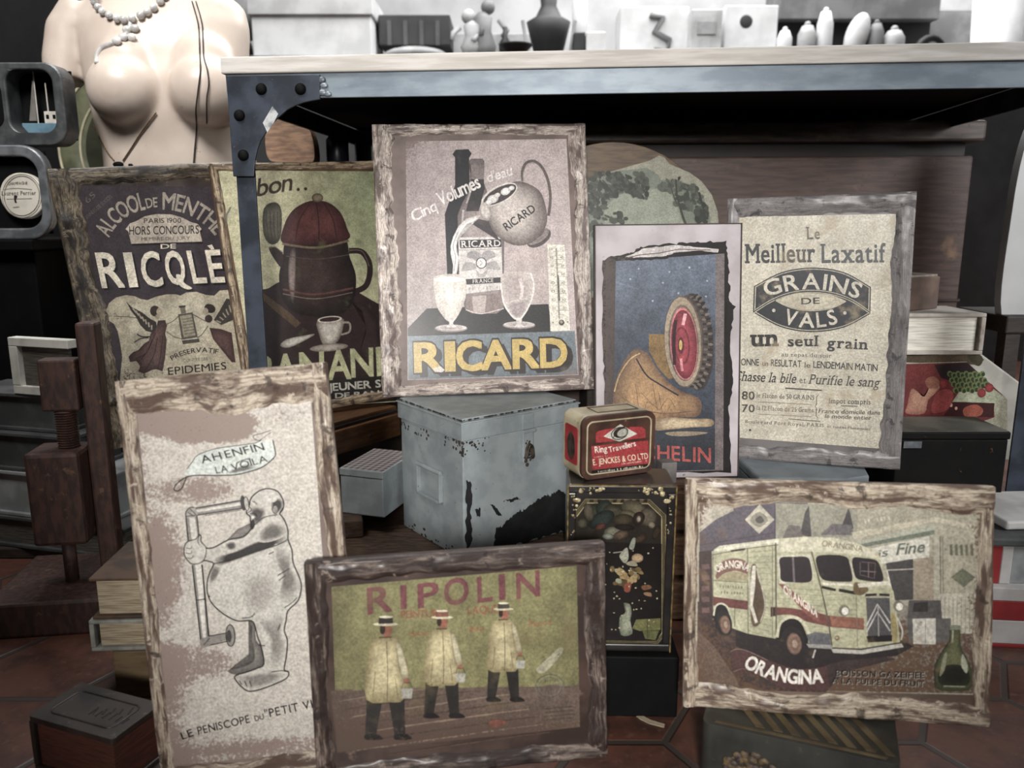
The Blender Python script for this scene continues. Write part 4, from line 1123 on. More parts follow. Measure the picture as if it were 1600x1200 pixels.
P.poly([(1384, 880), (1427, 873), (1427, 937), (1398, 938), (1388, 900)], S(80, 77, 76)); P.line([(1386, 891), (1427, 889)], 1.6, S(190, 184, 172)); P.line([(1386, 892), (1393, 922), (1398, 940)], 2, S(214, 208, 192)); P.poly([(1428, 873), (1458, 870), (1458, 938), (1428, 938)], S(166, 152, 132)); P.poly([(1459, 838), (1468, 838), (1468, 940), (1459, 940)], S(184, 178, 160)); P.line([(1469, 838), (1470, 935)], 1.2, S(110, 104, 90)); P.line([(1473, 838), (1474, 930)], 1, S(130, 124, 108))
for k in range(5): P.poly([(1484 + k * 8, 852), (1488 + k * 8, 850), (1489 + k * 8, 868), (1485 + k * 8, 868)], S(120, 122, 102))
P.poly([(1486, 902), (1504, 888), (1524, 902), (1506, 918)], S(118, 120, 98)); P.poly([(1466, 928), (1526, 926), (1526, 990), (1466, 990)], S(196, 190, 172))
for k in range(9): P.line([(1470 + k * 6.4, 932), (1470 + k * 6.4, 988)], 1, S(150, 145, 130))
P.poly([(1420, 938), (1470, 938), (1472, 966), (1418, 968)], S(96, 92, 90)); P.poly([(1428, 942), (1450, 940), (1450, 956), (1426, 956)], S(60, 56, 56)); P.poly([(1418, 966), (1486, 966), (1486, 1004), (1420, 1004)], S(108, 105, 102)); P.poly([(1426, 967), (1462, 966), (1462, 1007), (1427, 1006)], S(206, 202, 190)); P.line([(1446, 967), (1446, 1006)], 1, S(130, 126, 118)); P.tl('SUPER', (1432, 988), (1443, 972), 5, S(120, 116, 110)); P.line([(1402, 965), (1410, 985), (1408, 1003), (1414, 1004)], 2.2, S(200, 195, 182), smooth=5)
P.poly([(1300, 1012), (1408, 1000), (1428, 1010), (1400, 1025), (1320, 1032), (1250, 1050), (1150, 1010), (1150, 985)], S(54, 46, 46))
# van
BODY = S(186, 184, 152)
van = [(1112.5, 866), (1116, 858), (1124, 853), (1212, 842), (1260, 838.5), (1300, 840), (1336, 848), (1362, 858), (1372, 866), (1378, 882), (1384, 906), (1396, 924), (1400, 948), (1406, 1000), (1406, 1008), (1340, 1014), (1300, 1014), (1296, 1008), (1258, 1004), (1212, 998), (1168, 990), (1140, 980), (1114, 968)]
P.poly(van, BODY)
P.poly([(1114, 862), (1124, 853), (1212, 842), (1260, 838.5), (1300, 840), (1336, 848), (1364, 860), (1374, 868), (1376, 874), (1330, 866), (1268, 862), (1214, 863), (1214, 850), (1116, 863)], S(208, 203, 178)); P.line([(1116, 860), (1164, 852), (1216, 846)], 3, S(224, 220, 200))
P.line([(1113, 867), (1168, 857), (1216, 851)], 1.2, S(96, 90, 76)); P.line([(1142, 861), (1164, 858)], 3.4, S(70, 62, 54))
for k in range(16):
    y = 862 + k * 8.2
    P.line([(1170, y + 1), (1206, y - 2 + k * .9)], 0.7, S(146, 144, 118))
    if k > 6: P.line([(1216, y - 1), (1288, y + 3)], 0.7, S(146, 144, 118)); P.line([(1290, y + 2), (1338, y)], 0.6, S(160, 158, 130))
P.poly([(1113, 932), (1168, 939), (1168, 953), (1113, 946)], S(122, 72, 66)); P.poly([(1204, 948), (1236, 950), (1280, 958), (1296, 962), (1350, 966), (1350, 984), (1300, 980), (1262, 972), (1236, 960), (1204, 962)], S(128, 78, 70)); P.poly([(1296, 962), (1340, 966), (1350, 966), (1350, 982), (1300, 979)], S(156, 104, 84))
P.poly([(1204, 950), (1214, 948), (1214, 962), (1204, 964)], S(86, 50, 48)); P.line([(1212, 848), (1213, 998)], 2.2, S(96, 90, 76)); P.line([(1207, 852), (1207, 996)], 1, S(120, 114, 96)); P.line([(1168, 857), (1169, 990)], 1.2, S(104, 98, 84)); P.line([(1148, 950), (1148, 980)], 1, S(104, 98, 84)); P.line([(1113, 907), (1168, 910)], 1.2, S(112, 106, 92)); P.line([(1114, 866), (1114, 966)], 1.2, S(110, 104, 90))
P.poly(spline([(1118, 902), (1124, 882), (1140, 873), (1160, 874), (1169, 882)], 5) + spline([(1169, 898), (1150, 892), (1132, 896), (1120, 906)], 5), S(142, 104, 92)); P.ta('ORANGINA', (1121, 895), (1142, 887.5), (1168, 893), 11.5, S(226, 220, 204), bold=0.035); P.poly(spline([(1120, 907), (1132, 897), (1150, 893), (1168, 899), (1168, 908)], 4), S(168, 158, 124))
P.scrawl((1123, 918), (1164, 920), 5, S(132, 126, 106)); P.scrawl((1121, 927), (1162, 929), 5, S(132, 126, 106))
P.shade([(1174, 884), (1182, 884), (1184, 902), (1194, 928), (1196, 952), (1188, 974), (1176, 978), (1172, 950), (1172, 920)], S(120, 100, 78), S(98, 78, 60), 0.5, 3); P.poly([(1176, 884), (1181, 884), (1180, 915), (1176, 945), (1184, 972), (1180, 974), (1172, 950), (1172, 915)], S(218, 212, 196)); P.line([(1182, 888), (1192, 925), (1195, 950), (1188, 972)], 1, S(214, 206, 190), smooth=5)
P.poly([(1214, 868), (1266, 866), (1272, 908), (1218, 912)], S(206, 202, 182)); P.poly(spline([(1219, 872), (1240, 870), (1262, 871), (1268, 888), (1269, 904), (1262, 910), (1240, 910), (1221, 907), (1219, 890)], 4, True), S(56, 42, 46)); P.line([(1239, 871), (1241, 910)], 3, S(128, 118, 120))
P.poly([(1216, 912), (1226, 913), (1280, 958), (1280, 972), (1262, 962)], S(150, 96, 84)); P.tq('ORANGINA', (1224, 913), (1278, 954), (1277, 965), (1225, 926), S(230, 224, 208), bold=0.05, gap=0.2)
P.line([(1268, 862), (1282, 915), (1294, 970), (1300, 1010)], 2.2, S(104, 96, 80), smooth=5)
P.poly(spline([(1276, 870), (1300, 867), (1322, 870), (1328, 882), (1332, 906), (1322, 909), (1296, 908), (1284, 904), (1278, 890)], 4, True), S(46, 34, 40)); P.poly(spline([(1332, 873), (1350, 872), (1370, 876), (1378, 892), (1380, 907), (1368, 909), (1344, 906), (1336, 900)], 4, True), S(46, 36, 40))
P.line([(1344, 878), (1344, 898), (1366, 904), (1368, 880), (1346, 878)], 1.2, S(120, 98, 100)); P.line([(1357, 878), (1357, 902)], 1.2, S(130, 112, 112)); P.line([(1345, 892), (1369, 894)], 1.2, S(130, 112, 112))
P.line([(1328, 872), (1334, 900), (1342, 908)], 3, S(196, 190, 168), smooth=4); P.line([(1284, 917), (1306, 922)], 4.4, S(44, 38, 34)); P.line([(1311, 922), (1338, 927)], 5, S(44, 38, 34)); P.blob([(1336, 910), (1350, 914), (1357, 922), (1346, 930), (1334, 926)], S(120, 100, 66))
P.poly([(1284, 910), (1332, 912), (1334, 916), (1286, 914)], S(222, 217, 198)); P.poly([(1340, 912), (1390, 908), (1392, 914), (1342, 918)], S(216, 211, 192))
P.poly([(1351, 930), (1394, 931), (1398, 1004), (1354, 1004)], S(178, 174, 146)); P.line([(1352, 930), (1370, 929)], 4, S(44, 38, 36)); P.line([(1374, 929), (1390, 930)], 4, S(44, 38, 36)); P.poly([(1353, 934), (1390, 934), (1393, 996), (1356, 996)], S(92, 90, 92)); P.poly([(1354, 994), (1394, 992), (1394, 1002), (1356, 1004)], S(40, 32, 32))
for dy in (0, 12): P.line([(1354, 978 + dy * .8), (1371, 944 + dy), (1391, 974 + dy)], 2.6, S(196, 192, 186))
P.line([(1372, 948), (1373, 994)], 1.6, S(170, 166, 162))
for x, y in ((1319, 954), (1404, 947)): P.ell(x, y, 8, 9, S(132, 128, 112)); P.ell(x + 1.5, y + 1, 5.4, 6, S(226, 222, 210))
P.ell(1308, 997, 4, 4, S(122, 98, 76)); P.ell(1307.5, 996.5, 2.4, 2.4, S(186, 166, 132)); P.line([(1338, 930), (1340, 1010)], 1, S(140, 136, 112)); P.blob([(1392, 960), (1400, 966), (1402, 998), (1396, 1004)], S(164, 148, 96))
P.poly([(1298, 1013), (1345, 1016), (1408, 1005), (1412, 1011), (1348, 1022), (1302, 1020)], S(190, 186, 176)); P.line([(1299, 1012.5), (1345, 1014.5), (1410, 1004)], 2, S(66, 60, 58))
P.tl('ORANGINA', (1284, 853), (1348, 862), 9, S(158, 148, 122), bold=0.015)
def wheel(cx, cy, rx, ry, rot):
    P.ell(cx, cy, rx, ry, S(50, 44, 44), rot); P.ell(cx + 2, cy + 1, rx * .62, ry * .66, S(112, 88, 76), rot); P.ell(cx + 2.5, cy + 1, rx * .54, ry * .58, S(150, 120, 102), rot, c_in=S(128, 100, 86)); P.ell(cx + 3, cy + 1, rx * .22, ry * .26, S(176, 152, 132), rot)
P.poly(spline([(1114, 966), (1116, 950), (1124, 944), (1134, 948), (1140, 962), (1142, 982), (1130, 985)], 5, True), S(40, 34, 34)); P.line([(1115, 962), (1118, 948), (1126, 943), (1136, 948), (1142, 964), (1144, 980)], 2.6, S(206, 202, 176), smooth=5); wheel(1131, 975, 13, 22, -6)
P.poly(spline([(1213, 998), (1218, 976), (1232, 966), (1248, 970), (1258, 986), (1262, 1006), (1240, 1010)], 5, True), S(38, 32, 32)); P.line([(1214, 996), (1219, 974), (1234, 964.5), (1250, 968), (1262, 984), (1268, 1006)], 4.6, S(204, 200, 172), smooth=5); wheel(1239, 1005, 19, 26, -8)
P.poly([(1260, 992), (1272, 988), (1296, 990), (1298, 1008), (1266, 1008)], S(112, 112, 116)); P.poly([(1260, 1006), (1300, 1008), (1300, 1014), (1264, 1012)], S(168, 166, 160)); P.line([(1274, 1015), (1270, 1028)], 2.2, S(206, 202, 194))
# ribbon and words
P.poly(spline([(1142, 1018), (1152, 1014), (1170, 1018), (1200, 1032), (1240, 1044), (1270, 1044), (1292, 1040)], 5) + spline([(1296, 1076), (1260, 1079), (1220, 1072), (1190, 1058), (1170, 1050), (1146, 1052)], 5), S(96, 66, 64)); P.line([(1142, 1018), (1152, 1014), (1170, 1018), (1200, 1032)], 1, S(150, 126, 116), smooth=5); P.line([(1146, 1050), (1160, 1045), (1180, 1050), (1200, 1062)], 1, S(140, 116, 106), smooth=5)
P.ta('ORANGINA', (1161, 1041), (1222, 1065), (1287, 1066), 21, S(236, 230, 220), bold=0.05, gap=0.12)
for dx, dy, c in ((0.9, 1.0, S(176, 168, 156)), (0, 0, S(40, 33, 31))):
    P.tl('BOISSON GAZEIFIEE', (1306 + dx, 1056 + dy), (1444 + dx, 1060 + dy), 9, c, bold=0.018, gap=0.24); P.tl('A LA PULPE DU FRUIT', (1300 + dx, 1067.5 + dy), (1444 + dx, 1073 + dy), 8.5, c, bold=0.018, gap=0.24)
bt = [(1485, 979), (1500, 979), (1500, 1000), (1504, 1016), (1515, 1037), (1519, 1057), (1514, 1078), (1467, 1078), (1461, 1062), (1461, 1040), (1472, 1019), (1484, 1000)]
P.shade(bt, S(66, 70, 46), S(112, 114, 76), 0.5, 3); P.shade([(1468, 1046), (1490, 1038), (1512, 1046), (1512, 1070), (1470, 1070)], S(52, 52, 32), S(34, 34, 22), 0.5, 4); P.blob([(1504, 1022), (1512, 1040), (1510, 1052), (1502, 1040)], S(176, 178, 156)); P.blob([(1474, 1026), (1480, 1020), (1476, 1046), (1468, 1056)], S(150, 152, 122)); P.poly([(1484, 977), (1501, 977), (1501, 984), (1484, 984)], S(134, 136, 116)); P.line([(1489, 985), (1488, 1004)], 2.4, S(170, 172, 150)); P.line([(1474, 1072), (1508, 1073)], 2, S(150, 150, 120))
P.build('printed_picture', print_mat('van_print', S(92, 68, 52), 0.75, S(48, 40, 34), 0.2, speck_scale=460, stain=(34, 0.58, 0.72, S(136, 112, 82), 0.55)))

# ================= enamel paint board
panel = mat('oxblood_margin_board', S(74, 58, 52), S(50, 38, 35), 18, rough=0.42, spots=[(50, 0.6, 0.72, S(112, 94, 84))])
rim = rim_mat('oxblood_rim', S(50, 38, 35), S(82, 66, 60), S(154, 140, 130), 0.44, 0.68)
b = board('picture_board', 'olive-yellow board with three figures in pale coats, lowest in front of the steel chest', 7.50, 4.72, -0.96, 0.2875, 0.2224, (-0.0463, 0.7038, 0.0178), 0.012,
          dict(l=0.024, r=0.026, t=0.026, b=0.022), panel, rim, 7, 0.0055)
P = Print(b, -0.0006, lambda x, y: 0.14 + 0.35 * soft(560, 515, x) + 0.5 * soft(1120, 1180, y + (x - 517) * .1) )
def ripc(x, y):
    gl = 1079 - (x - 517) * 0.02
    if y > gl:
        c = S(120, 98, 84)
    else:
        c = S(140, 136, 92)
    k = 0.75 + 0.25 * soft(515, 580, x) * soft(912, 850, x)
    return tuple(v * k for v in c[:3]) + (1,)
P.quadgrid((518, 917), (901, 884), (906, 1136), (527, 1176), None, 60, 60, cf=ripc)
P.poly([(517, 1080), (620, 1076), (905, 1072), (906, 1136), (527, 1176)], S(112, 95, 84))
for k in range(22):
    y = 1090 + k * 4; x0 = 530 + (k * 67) % 190
    P.line([(x0, y + 6), (x0 + 60, y - 4), (x0 + 140, y - 14)], 1.6, S(90, 72, 62) if k % 2 else S(146, 126, 108), smooth=4)
RP = S(128, 76, 80)
for ch, x0, x1, y0, y1 in (('R', 573, 612, 917, 957), ('I', 625, 635, 915, 951), ('P', 652, 685, 911, 948), ('O', 693, 732, 904, 944), ('L', 745, 769, 901, 940), ('I', 779, 789, 898, 937), ('N', 806, 843, 894, 933)):
    sl = (x1 - x0) * 0.07
    P.tq(ch, (x0, y0 + sl), (x1, y0 - sl), (x1 + 1, y1 - sl), (x0 + 1, y1 + sl), RP, bold=0.035)
P.tl('PEINTURE', (627, 966), (692, 963.5), 11.5, S(158, 92, 66), bold=0.01); P.tl('LAQUEE', (731, 959.5), (785, 957), 12, S(158, 92, 66), bold=0.01)
for s, a, e2 in (('Metaux', (641, 995), (671, 992)), ('Bois', (734, 987), (757, 985)), ('Platre', (827, 980), (862, 976))): P.tl(s, a, e2, 8.5, S(164, 108, 66))
# three plain figures walking upright with paint pails
def worker(x, y0, y1, hat, s):
    """x centre, y0 hat top, y1 soles, s scale"""
    H = y1 - y0
    Y = lambda t: y0 + H * t
    for dx, fx in ((-0.085, -0.12), (0.075, 0.115)):
        P.poly([(x + (dx - 0.06) * H, Y(.6)), (x + (dx + 0.075) * H, Y(.6)), (x + (fx + 0.045) * H, Y(.96)), (x + (fx - 0.04) * H, Y(.96))], S(52, 48, 46))
        P.blob([(x + (fx - 0.04) * H, Y(.95)), (x + (fx + 0.05) * H, Y(.945)), (x + (fx + 0.1) * H, Y(.985)), (x + (fx - 0.03) * H, Y(.99))], S(36, 32, 31))
    P.shade([(x - .055 * H, Y(.175)), (x + .055 * H, Y(.17)), (x + .115 * H, Y(.215)), (x + .14 * H, Y(.4)), (x + .15 * H, Y(.66)), (x + .03 * H, Y(.69)), (x - .15 * H, Y(.67)), (x - .145 * H, Y(.4)), (x - .115 * H, Y(.225))], S(150, 138, 98), S(206, 194, 150), 0.55, 3)
    P.line([(x + .01 * H, Y(.2)), (x + .02 * H, Y(.45)), (x + .015 * H, Y(.68))], 1.1, S(104, 92, 68)); P.line([(x - .08 * H, Y(.45)), (x - .1 * H, Y(.66))], 1, S(126, 114, 80)); P.line([(x + .08 * H, Y(.5)), (x + .1 * H, Y(.65))], 1, S(126, 114, 80))
    P.shade([(x + .08 * H, Y(.21)), (x + .125 * H, Y(.23)), (x + .175 * H, Y(.4)), (x + .19 * H, Y(.5)), (x + .14 * H, Y(.51)), (x + .105 * H, Y(.4))], S(140, 130, 98), S(196, 188, 156), 0.5, 3)
    P.ell(x + .17 * H, Y(.52), .024 * H, .024 * H, S(160, 112, 86)); P.line([(x + .13 * H, Y(.58)), (x + .145 * H, Y(.535)), (x + .2 * H, Y(.535)), (x + .215 * H, Y(.58))], 1, S(60, 56, 52)); P.poly([(x + .125 * H, Y(.58)), (x + .22 * H, Y(.58)), (x + .21 * H, Y(.66)), (x + .135 * H, Y(.66))], S(172, 170, 158))
    P.ell(x + .012 * H, Y(.115), .044 * H, .056 * H, S(156, 102, 78)); P.ell(x - .022 * H, Y(.11), .022 * H, .04 * H, S(64, 48, 40)); P.line([(x - .05 * H, Y(.175)), (x + .05 * H, Y(.172))], 2, S(96, 84, 64))
    P.ell(x + .005 * H, Y(.068), .1 * H, .014 * H, S(206, 200, 170)); P.poly([(x - .055 * H, Y(.066)), (x - .05 * H, Y(.01)), (x + .058 * H, Y(.008)), (x + .063 * H, Y(.062))], hat); P.ell(x + .004 * H, Y(.01), .054 * H, .01 * H, S(214, 208, 182))
worker(602, 962, 1158, S(60, 52, 48), 1); worker(690, 953, 1124, S(142, 92, 78), 1); worker(786, 941, 1098, S(84, 78, 68), 1)
P.blob([(838, 1046), (856, 1028), (874, 1012), (880, 1016), (866, 1036), (848, 1052)], S(170, 166, 140)); P.ring(859, 1073, 22, 19, 1.4, S(112, 110, 104), -6); P.ring(859, 1073, 17, 14, 0.9, S(122, 120, 112), -6)
P.scrawl((850, 1067), (870, 1065), 5, S(104, 102, 98)); P.scrawl((844, 1076), (875, 1073), 5, S(104, 102, 98)); P.scrawl((849, 1085), (870, 1082), 5, S(112, 110, 104))
for k in range(4): P.line([(850, 1108 + k * 6), (896, 1104 + k * 6)], 1.2, S(96, 84, 70))
P.blob([(764, 1128), (776, 1124), (792, 1128), (780, 1136), (768, 1136)], S(140, 88, 74))
P.build('printed_picture', print_mat('enamel_print', S(84, 68, 60), 0.85, S(60, 52, 36), 0.3, speck_scale=380, stain=(20, 0.5, 0.68, S(104, 92, 66), 0.55)))

# ================= caricature board
panel = mat('taupe_margin_board', S(134, 118, 110), S(104, 88, 80), 14, rough=0.55, spots=[(100, 0.62, 0.72, S(84, 66, 58))])
rim = rim_mat('driftwood_rim', S(88, 68, 57), S(146, 129, 112), S(208, 196, 178), 0.42, 0.56)
b = board('picture_board', 'tall whitish board with an ink caricature looking into a periscope', 2.51, 8.81, -4.84, 0.2012, 0.4057, (-0.2451, 0.703, 0.0084), 0.012,
          dict(l=0.019, r=0.022, t=0.05, b=0.028), panel, rim, 8, 0.004)
def pw(x, y):
    w = 0.26
    w += 0.33 * soft(270, 206, x - (y - 660) * 0.1)
    def bl(cx, cy, rx, ry, a): 
        d = ((x - cx) / rx) ** 2 + ((y - cy) / ry) ** 2
        return a * max(0, 1 - d)
    w += bl(300, 660, 80, 40, 1.1) + bl(356, 664, 56, 34, 1.0) + bl(240, 655, 60, 24, 0.9) + bl(310, 765, 85, 32, 0.5) + bl(262, 880, 52, 110, 0.42) + bl(300, 1035, 120, 40, 0.46) + bl(330, 1150, 150, 30, 0.24) + bl(450, 648, 60, 30, 0.3) + bl(280, 1090, 60, 40, 0.25)
    w += 0.4 * soft(1158, 1182, y + (x - 272) * .1)
    return w
P = Print(b, -0.0006, pw)
P.quadgrid((214, 646), (486, 626), (527, 1172), (270, 1196), S(200, 193, 183), 60, 110)
K = S(26, 23, 23)
bal = [(288, 741), (292.5, 734), (300.4, 721.7), (307, 712.7), (318, 707), (337.5, 701), (360, 697.6), (382.5, 694.7), (399.4, 692), (412, 688), (426, 687), (429, 700), (430, 711.6), (419.6, 723), (405, 732), (382.5, 738.6), (365.6, 742), (337.5, 743.5), (315, 743), (298, 744)]
wear_keep = P.wearf
P.wearf = lambda x, y: 0.18
P.poly(spline(bal[:10], 4) + spline(bal[10:], 4), S(204, 210, 204))
P.shade([(350, 741), (376, 738), (400, 731), (392, 724), (370, 730)], S(204, 210, 204), S(120, 118, 114), 0.5, 3)
P.line([(292, 733), (300.4, 721.7), (307, 712.7), (318, 707), (337.5, 701), (360, 697.6), (382.5, 694.7), (399.4, 692), (409, 687)], 1.2, K, smooth=6)
P.line([(426, 687), (429, 700), (430, 711.6), (419.6, 723), (405, 732), (382.5, 738.6), (365.6, 742), (337.5, 743), (315, 742.6), (298, 743.7), (287, 747.6), (275.6, 756.6), (272, 764.5), (278, 767), (284.6, 762), (288, 754), (291, 746.5)], 1.9, K, smooth=6)
P.line([(424, 672), (410, 677), (398, 680), (396, 684), (402, 688), (409, 687)], 1.2, S(84, 78, 76), smooth=4); P.line([(424, 675), (414, 682), (408, 686)], 1, S(96, 90, 86))
P.tl('AH ENFIN', (316, 724), (414, 703), 12, K, bold=0.012, gap=0.2, space=0.2, shear=-0.15); P.tl('LA', (338, 740), (357, 737), 11, K, bold=0.008, shear=-0.1); P.tl('VOILA', (363, 735.5), (419, 721), 10.5, K, bold=0.008, shear=-0.1); P.line([(369, 724), (379, 719), (391, 716.5)], 1.6, K)
P.wearf = lambda x, y: 0.2
SK = S(198, 193, 184); SH = S(100, 95, 91)
# far leg and arm
P.shade([(388, 968), (398, 972), (400, 1000), (410, 1012), (412, 1038), (398, 1046), (380, 1053), (366, 1054), (358, 1051), (357, 1047), (375, 1044), (390, 1038), (397, 1032), (398, 1018), (394, 1000), (394, 980)], S(104, 99, 95), S(140, 135, 128), 0.5, 3)
P.shade([(353, 845), (371, 827), (391, 817), (398, 824), (380, 839), (368, 843)], S(96, 91, 87), S(140, 134, 128), 0.5)
man = [(391, 781), (396, 774), (407, 766), (420.5, 763.6), (434, 768), (442, 781), (443, 792), (437, 802), (440, 806), (446, 816), (450, 830), (450, 843), (456, 859), (458, 879), (465.5, 897), (471, 915), (466, 938), (450, 954), (447, 970), (444, 985), (449, 1000), (447.5, 1025), (444, 1046), (451, 1050), (447.5, 1060), (424, 1071), (400, 1079), (385, 1079), (370, 1065), (367.5, 1056), (386, 1050), (402, 1044), (412.5, 1037), (408, 1010), (402.5, 995), (396, 972), (384, 970), (370, 970), (350, 960), (333, 945), (325, 930), (323.5, 912), (328, 894), (334, 881), (326, 877), (318, 876), (312, 880), (300, 881), (292, 874), (288, 864), (289, 852), (294, 846), (306, 842), (311, 836), (314, 838), (314, 846), (322, 856), (335, 855), (357, 843.5), (380, 839), (393, 825), (391, 814), (391, 807), (385, 802), (387, 794), (390, 788)]
mp = spline(man, 3, True)
P.poly(mp, SK)
def sh(pts, a=SH, k=0.6, s=4): P.shade(pts, SK, a, k, s)
sh([(336, 872), (365, 862), (400, 846), (430, 838), (448, 830), (447, 846), (420, 858), (380, 872), (346, 884), (332, 886)], S(60, 56, 54), 0.35)
sh([(430, 850), (452, 862), (456, 885), (466, 905), (468, 922), (455, 944), (436, 936), (440, 900), (430, 875)], S(132, 127, 121)); sh([(380, 905), (420, 890), (436, 930), (416, 958), (380, 950)], S(172, 166, 158)); sh([(404, 968), (428, 962), (444, 958), (440, 985), (446, 1010), (440, 1040), (424, 1040), (420, 1000)], S(150, 144, 138))
sh([(390, 795), (402, 790), (416, 797), (412, 812), (400, 822), (393, 812)], S(92, 87, 83), 0.5); sh([(425, 778), (440, 780), (442, 793), (434, 802), (424, 798)], S(70, 66, 64), 0.4); sh([(405, 830), (425, 815), (444, 822), (446, 836), (424, 846), (404, 846)], S(120, 114, 109), 0.5); sh([(352, 850), (365, 846), (370, 856), (358, 860)], S(96, 90, 86), 0.5); sh([(332, 884), (345, 888), (338, 905), (326, 912)], S(120, 114, 109), 0.5); sh([(370, 1058), (400, 1052), (440, 1050), (444, 1058), (410, 1074), (385, 1076)], S(146, 140, 134), 0.5); sh([(424, 766), (434, 772), (430, 784), (416, 782)], S(206, 202, 194), 0.5)
P.ell(430, 796, 4.5, 6.5, S(150, 144, 138)); P.ring(430, 796, 4.5, 6.5, 1.2, K); P.line([(394, 783), (399, 785), (401, 788)], 1.4, K); P.line([(389, 791), (393, 797), (386, 802), (391, 807)], 1.3, K, smooth=4); P.shade([(388, 806), (396, 804), (400, 808), (394, 813)], S(90, 84, 82), S(226, 220, 212), 0.5); P.line([(390, 803), (398, 802), (402, 807)], 1.3, K, smooth=4)
P.poly(spline([(391, 815), (397, 812), (398, 822), (394, 828), (391, 824)], 4, True), S(56, 52, 50))
P.line(mp, 2.1, K, True)
for a in ([(334, 881), (365, 874), (400, 862), (432, 852), (450, 843)], [(393, 825), (400, 818), (414, 808), (434, 804)], [(296, 852), (300, 857), (296, 862)], [(291, 861), (298, 864), (294, 870)], [(296, 871), (303, 872)], [(434, 899), (446, 892), (452, 888)], [(436, 907), (446, 899)], [(420, 866), (428, 862)], [(444, 950), (456, 942), (464, 934)], [(378, 966), (392, 964), (398, 958)], [(374, 1064), (378, 1070)], [(382, 1064), (386, 1073)], [(390, 1064), (393, 1073)], [(424, 1050), (440, 1048), (450, 1050)], [(438, 975), (434, 985)], [(404, 1008), (414, 1009)], [(442, 783), (443, 794), (437, 803)]): P.line(a, 1.4, K, smooth=4)
P.ell(327, 932, 1.6, 1.6, K)
# periscope
PG, PW = S(150, 145, 139), S(214, 209, 200)
P.wearf = lambda x, y: 0.3
P.poly([(305, 794), (378, 781.6), (380, 794), (308, 805)], PG); P.poly([(306, 797), (378, 784.5), (379, 789), (307, 801)], PW); P.line([(305, 794), (378, 781.6)], 1.8, K); P.line([(308, 805), (380, 794)], 1.8, K); P.line([(320, 805.5), (376, 797)], 1, K)
P.ell(380, 786, 4.5, 12, S(70, 66, 64), -8); P.ell(385, 787, 3.6, 11, S(190, 184, 176), -8); P.ring(385, 787, 3.6, 11, 1.2, K, -8)
P.poly([(290.5, 808), (308, 806), (326, 994), (313.6, 1000), (301, 884), (294, 846)], PG); P.poly([(295, 808), (304, 807), (316, 890), (322, 995), (317, 997), (305, 884)], PW)
hand = [(289, 852), (294, 846), (306, 842), (311, 836), (314, 838), (314, 846), (322, 856), (320, 872), (312, 880), (300, 881), (292, 874), (288, 864)]
P.poly(spline(hand, 4, True), SK); P.line(spline(hand, 4, True), 1.4, K, True)
for a in ([(291, 856), (298, 857), (300, 853)], [(290, 864), (298, 865), (300, 861)], [(293, 872), (300, 872), (302, 868)], [(311, 838), (309, 846), (312, 852)]): P.line(a, 1.2, K, smooth=4)
P.line([(290.5, 808), (294, 845)], 2.2, K); P.line([(307.5, 806), (311, 838)], 1.8, K); P.line([(300.5, 883), (307, 940), (313.6, 1000)], 2.2, K); P.line([(315.5, 882), (321, 940), (326, 994)], 2.4, K); P.line([(306, 938), (320, 936)], 1.6, K)
P.blob([(290, 800), (296, 793), (304, 793), (309, 804), (300, 809), (291, 808)], S(170, 165, 158)); P.line([(290, 808), (291, 799), (297, 793), (304, 793)], 1.6, K, smooth=4)
for a in ([(297, 795), (306, 804)], [(293, 800), (302, 806)], [(290, 807), (308, 805)]): P.line(a, 1.1, K)
P.poly([(314, 1000), (326, 994), (354, 988), (355, 1000), (320, 1010)], PG); P.line([(326, 994), (354, 989)], 1.5, K); P.line([(316, 1011), (355, 1002)], 1.7, K); P.blob([(313, 1000), (326, 995), (330, 1006), (320, 1012), (314, 1010)], S(150, 145, 138)); P.line([(318, 1008), (328, 997)], 1.2, K)
P.ell(360, 993, 7, 17, S(150, 145, 138), -3); P.ell(358, 994, 4, 10, S(76, 72, 69), -3); P.ring(360, 993, 7, 17, 1.6, K, -3)
P.tl('LE', (285, 1156), (303, 1149.5), 11.5, K, bold=0.01); P.tl('PENISCOPE', (310, 1148), (391, 1129), 12, K, bold=0.01, gap=0.2); P.tl('DU', (399, 1127), (413, 1123.5), 8.5, K, bold=0.01); P.tl('"PETIT VI', (415, 1122), (489, 1106), 13, K, bold=0.01, gap=0.2)
P.wearf = wear_keep
P.build('printed_picture', print_mat('caricature_print', S(138, 121, 113), 0.95, S(60, 51, 48), 0.1, speck_scale=520))
# ------------------------------------------------------------------ supports
DKWOOD = mat('smoked_wood', S(52, 40, 34), S(34, 27, 24), 12, (3, 14, 14), rough=0.7, bump=0.2)
BRWOOD = mat('walnut_wood', S(110, 82, 60), S(78, 56, 42), 10, (3, 16, 16), rough=0.6, bump=0.25, spots=[(60, 0.64, 0.74, S(58, 42, 34))])
PLANK = mat('dusty_plank', S(98, 78, 64), S(66, 50, 42), 10, (4, 18, 18), rough=0.65, bump=0.25)
o = empty('wooden_plank', (-0.3, 1.0, 0), (0, 0, 0), 'low worn plank on the floor under the steel chest', 'plank')
g = G(); g.box((-0.085, 0.06, 0), (0.385, 0.46, 0.0495)); g.build('board', PLANK, o, 0.003)
o = empty('wooden_crate', (-0.63, 1.30, 0), (0, 0, radians(30)), 'dark low crate carrying the mint spirit board', 'crate')
g = G(); g.box((0.04, -0.02, 0), (0.16, 0.09, 0.1885)); g.build('body', DKWOOD, o, 0.003)
o = empty('wooden_crate', (-0.36, 1.60, 0), (0, 0, 0), 'tall dark crate behind the bench leg under the butcher block', 'crate')
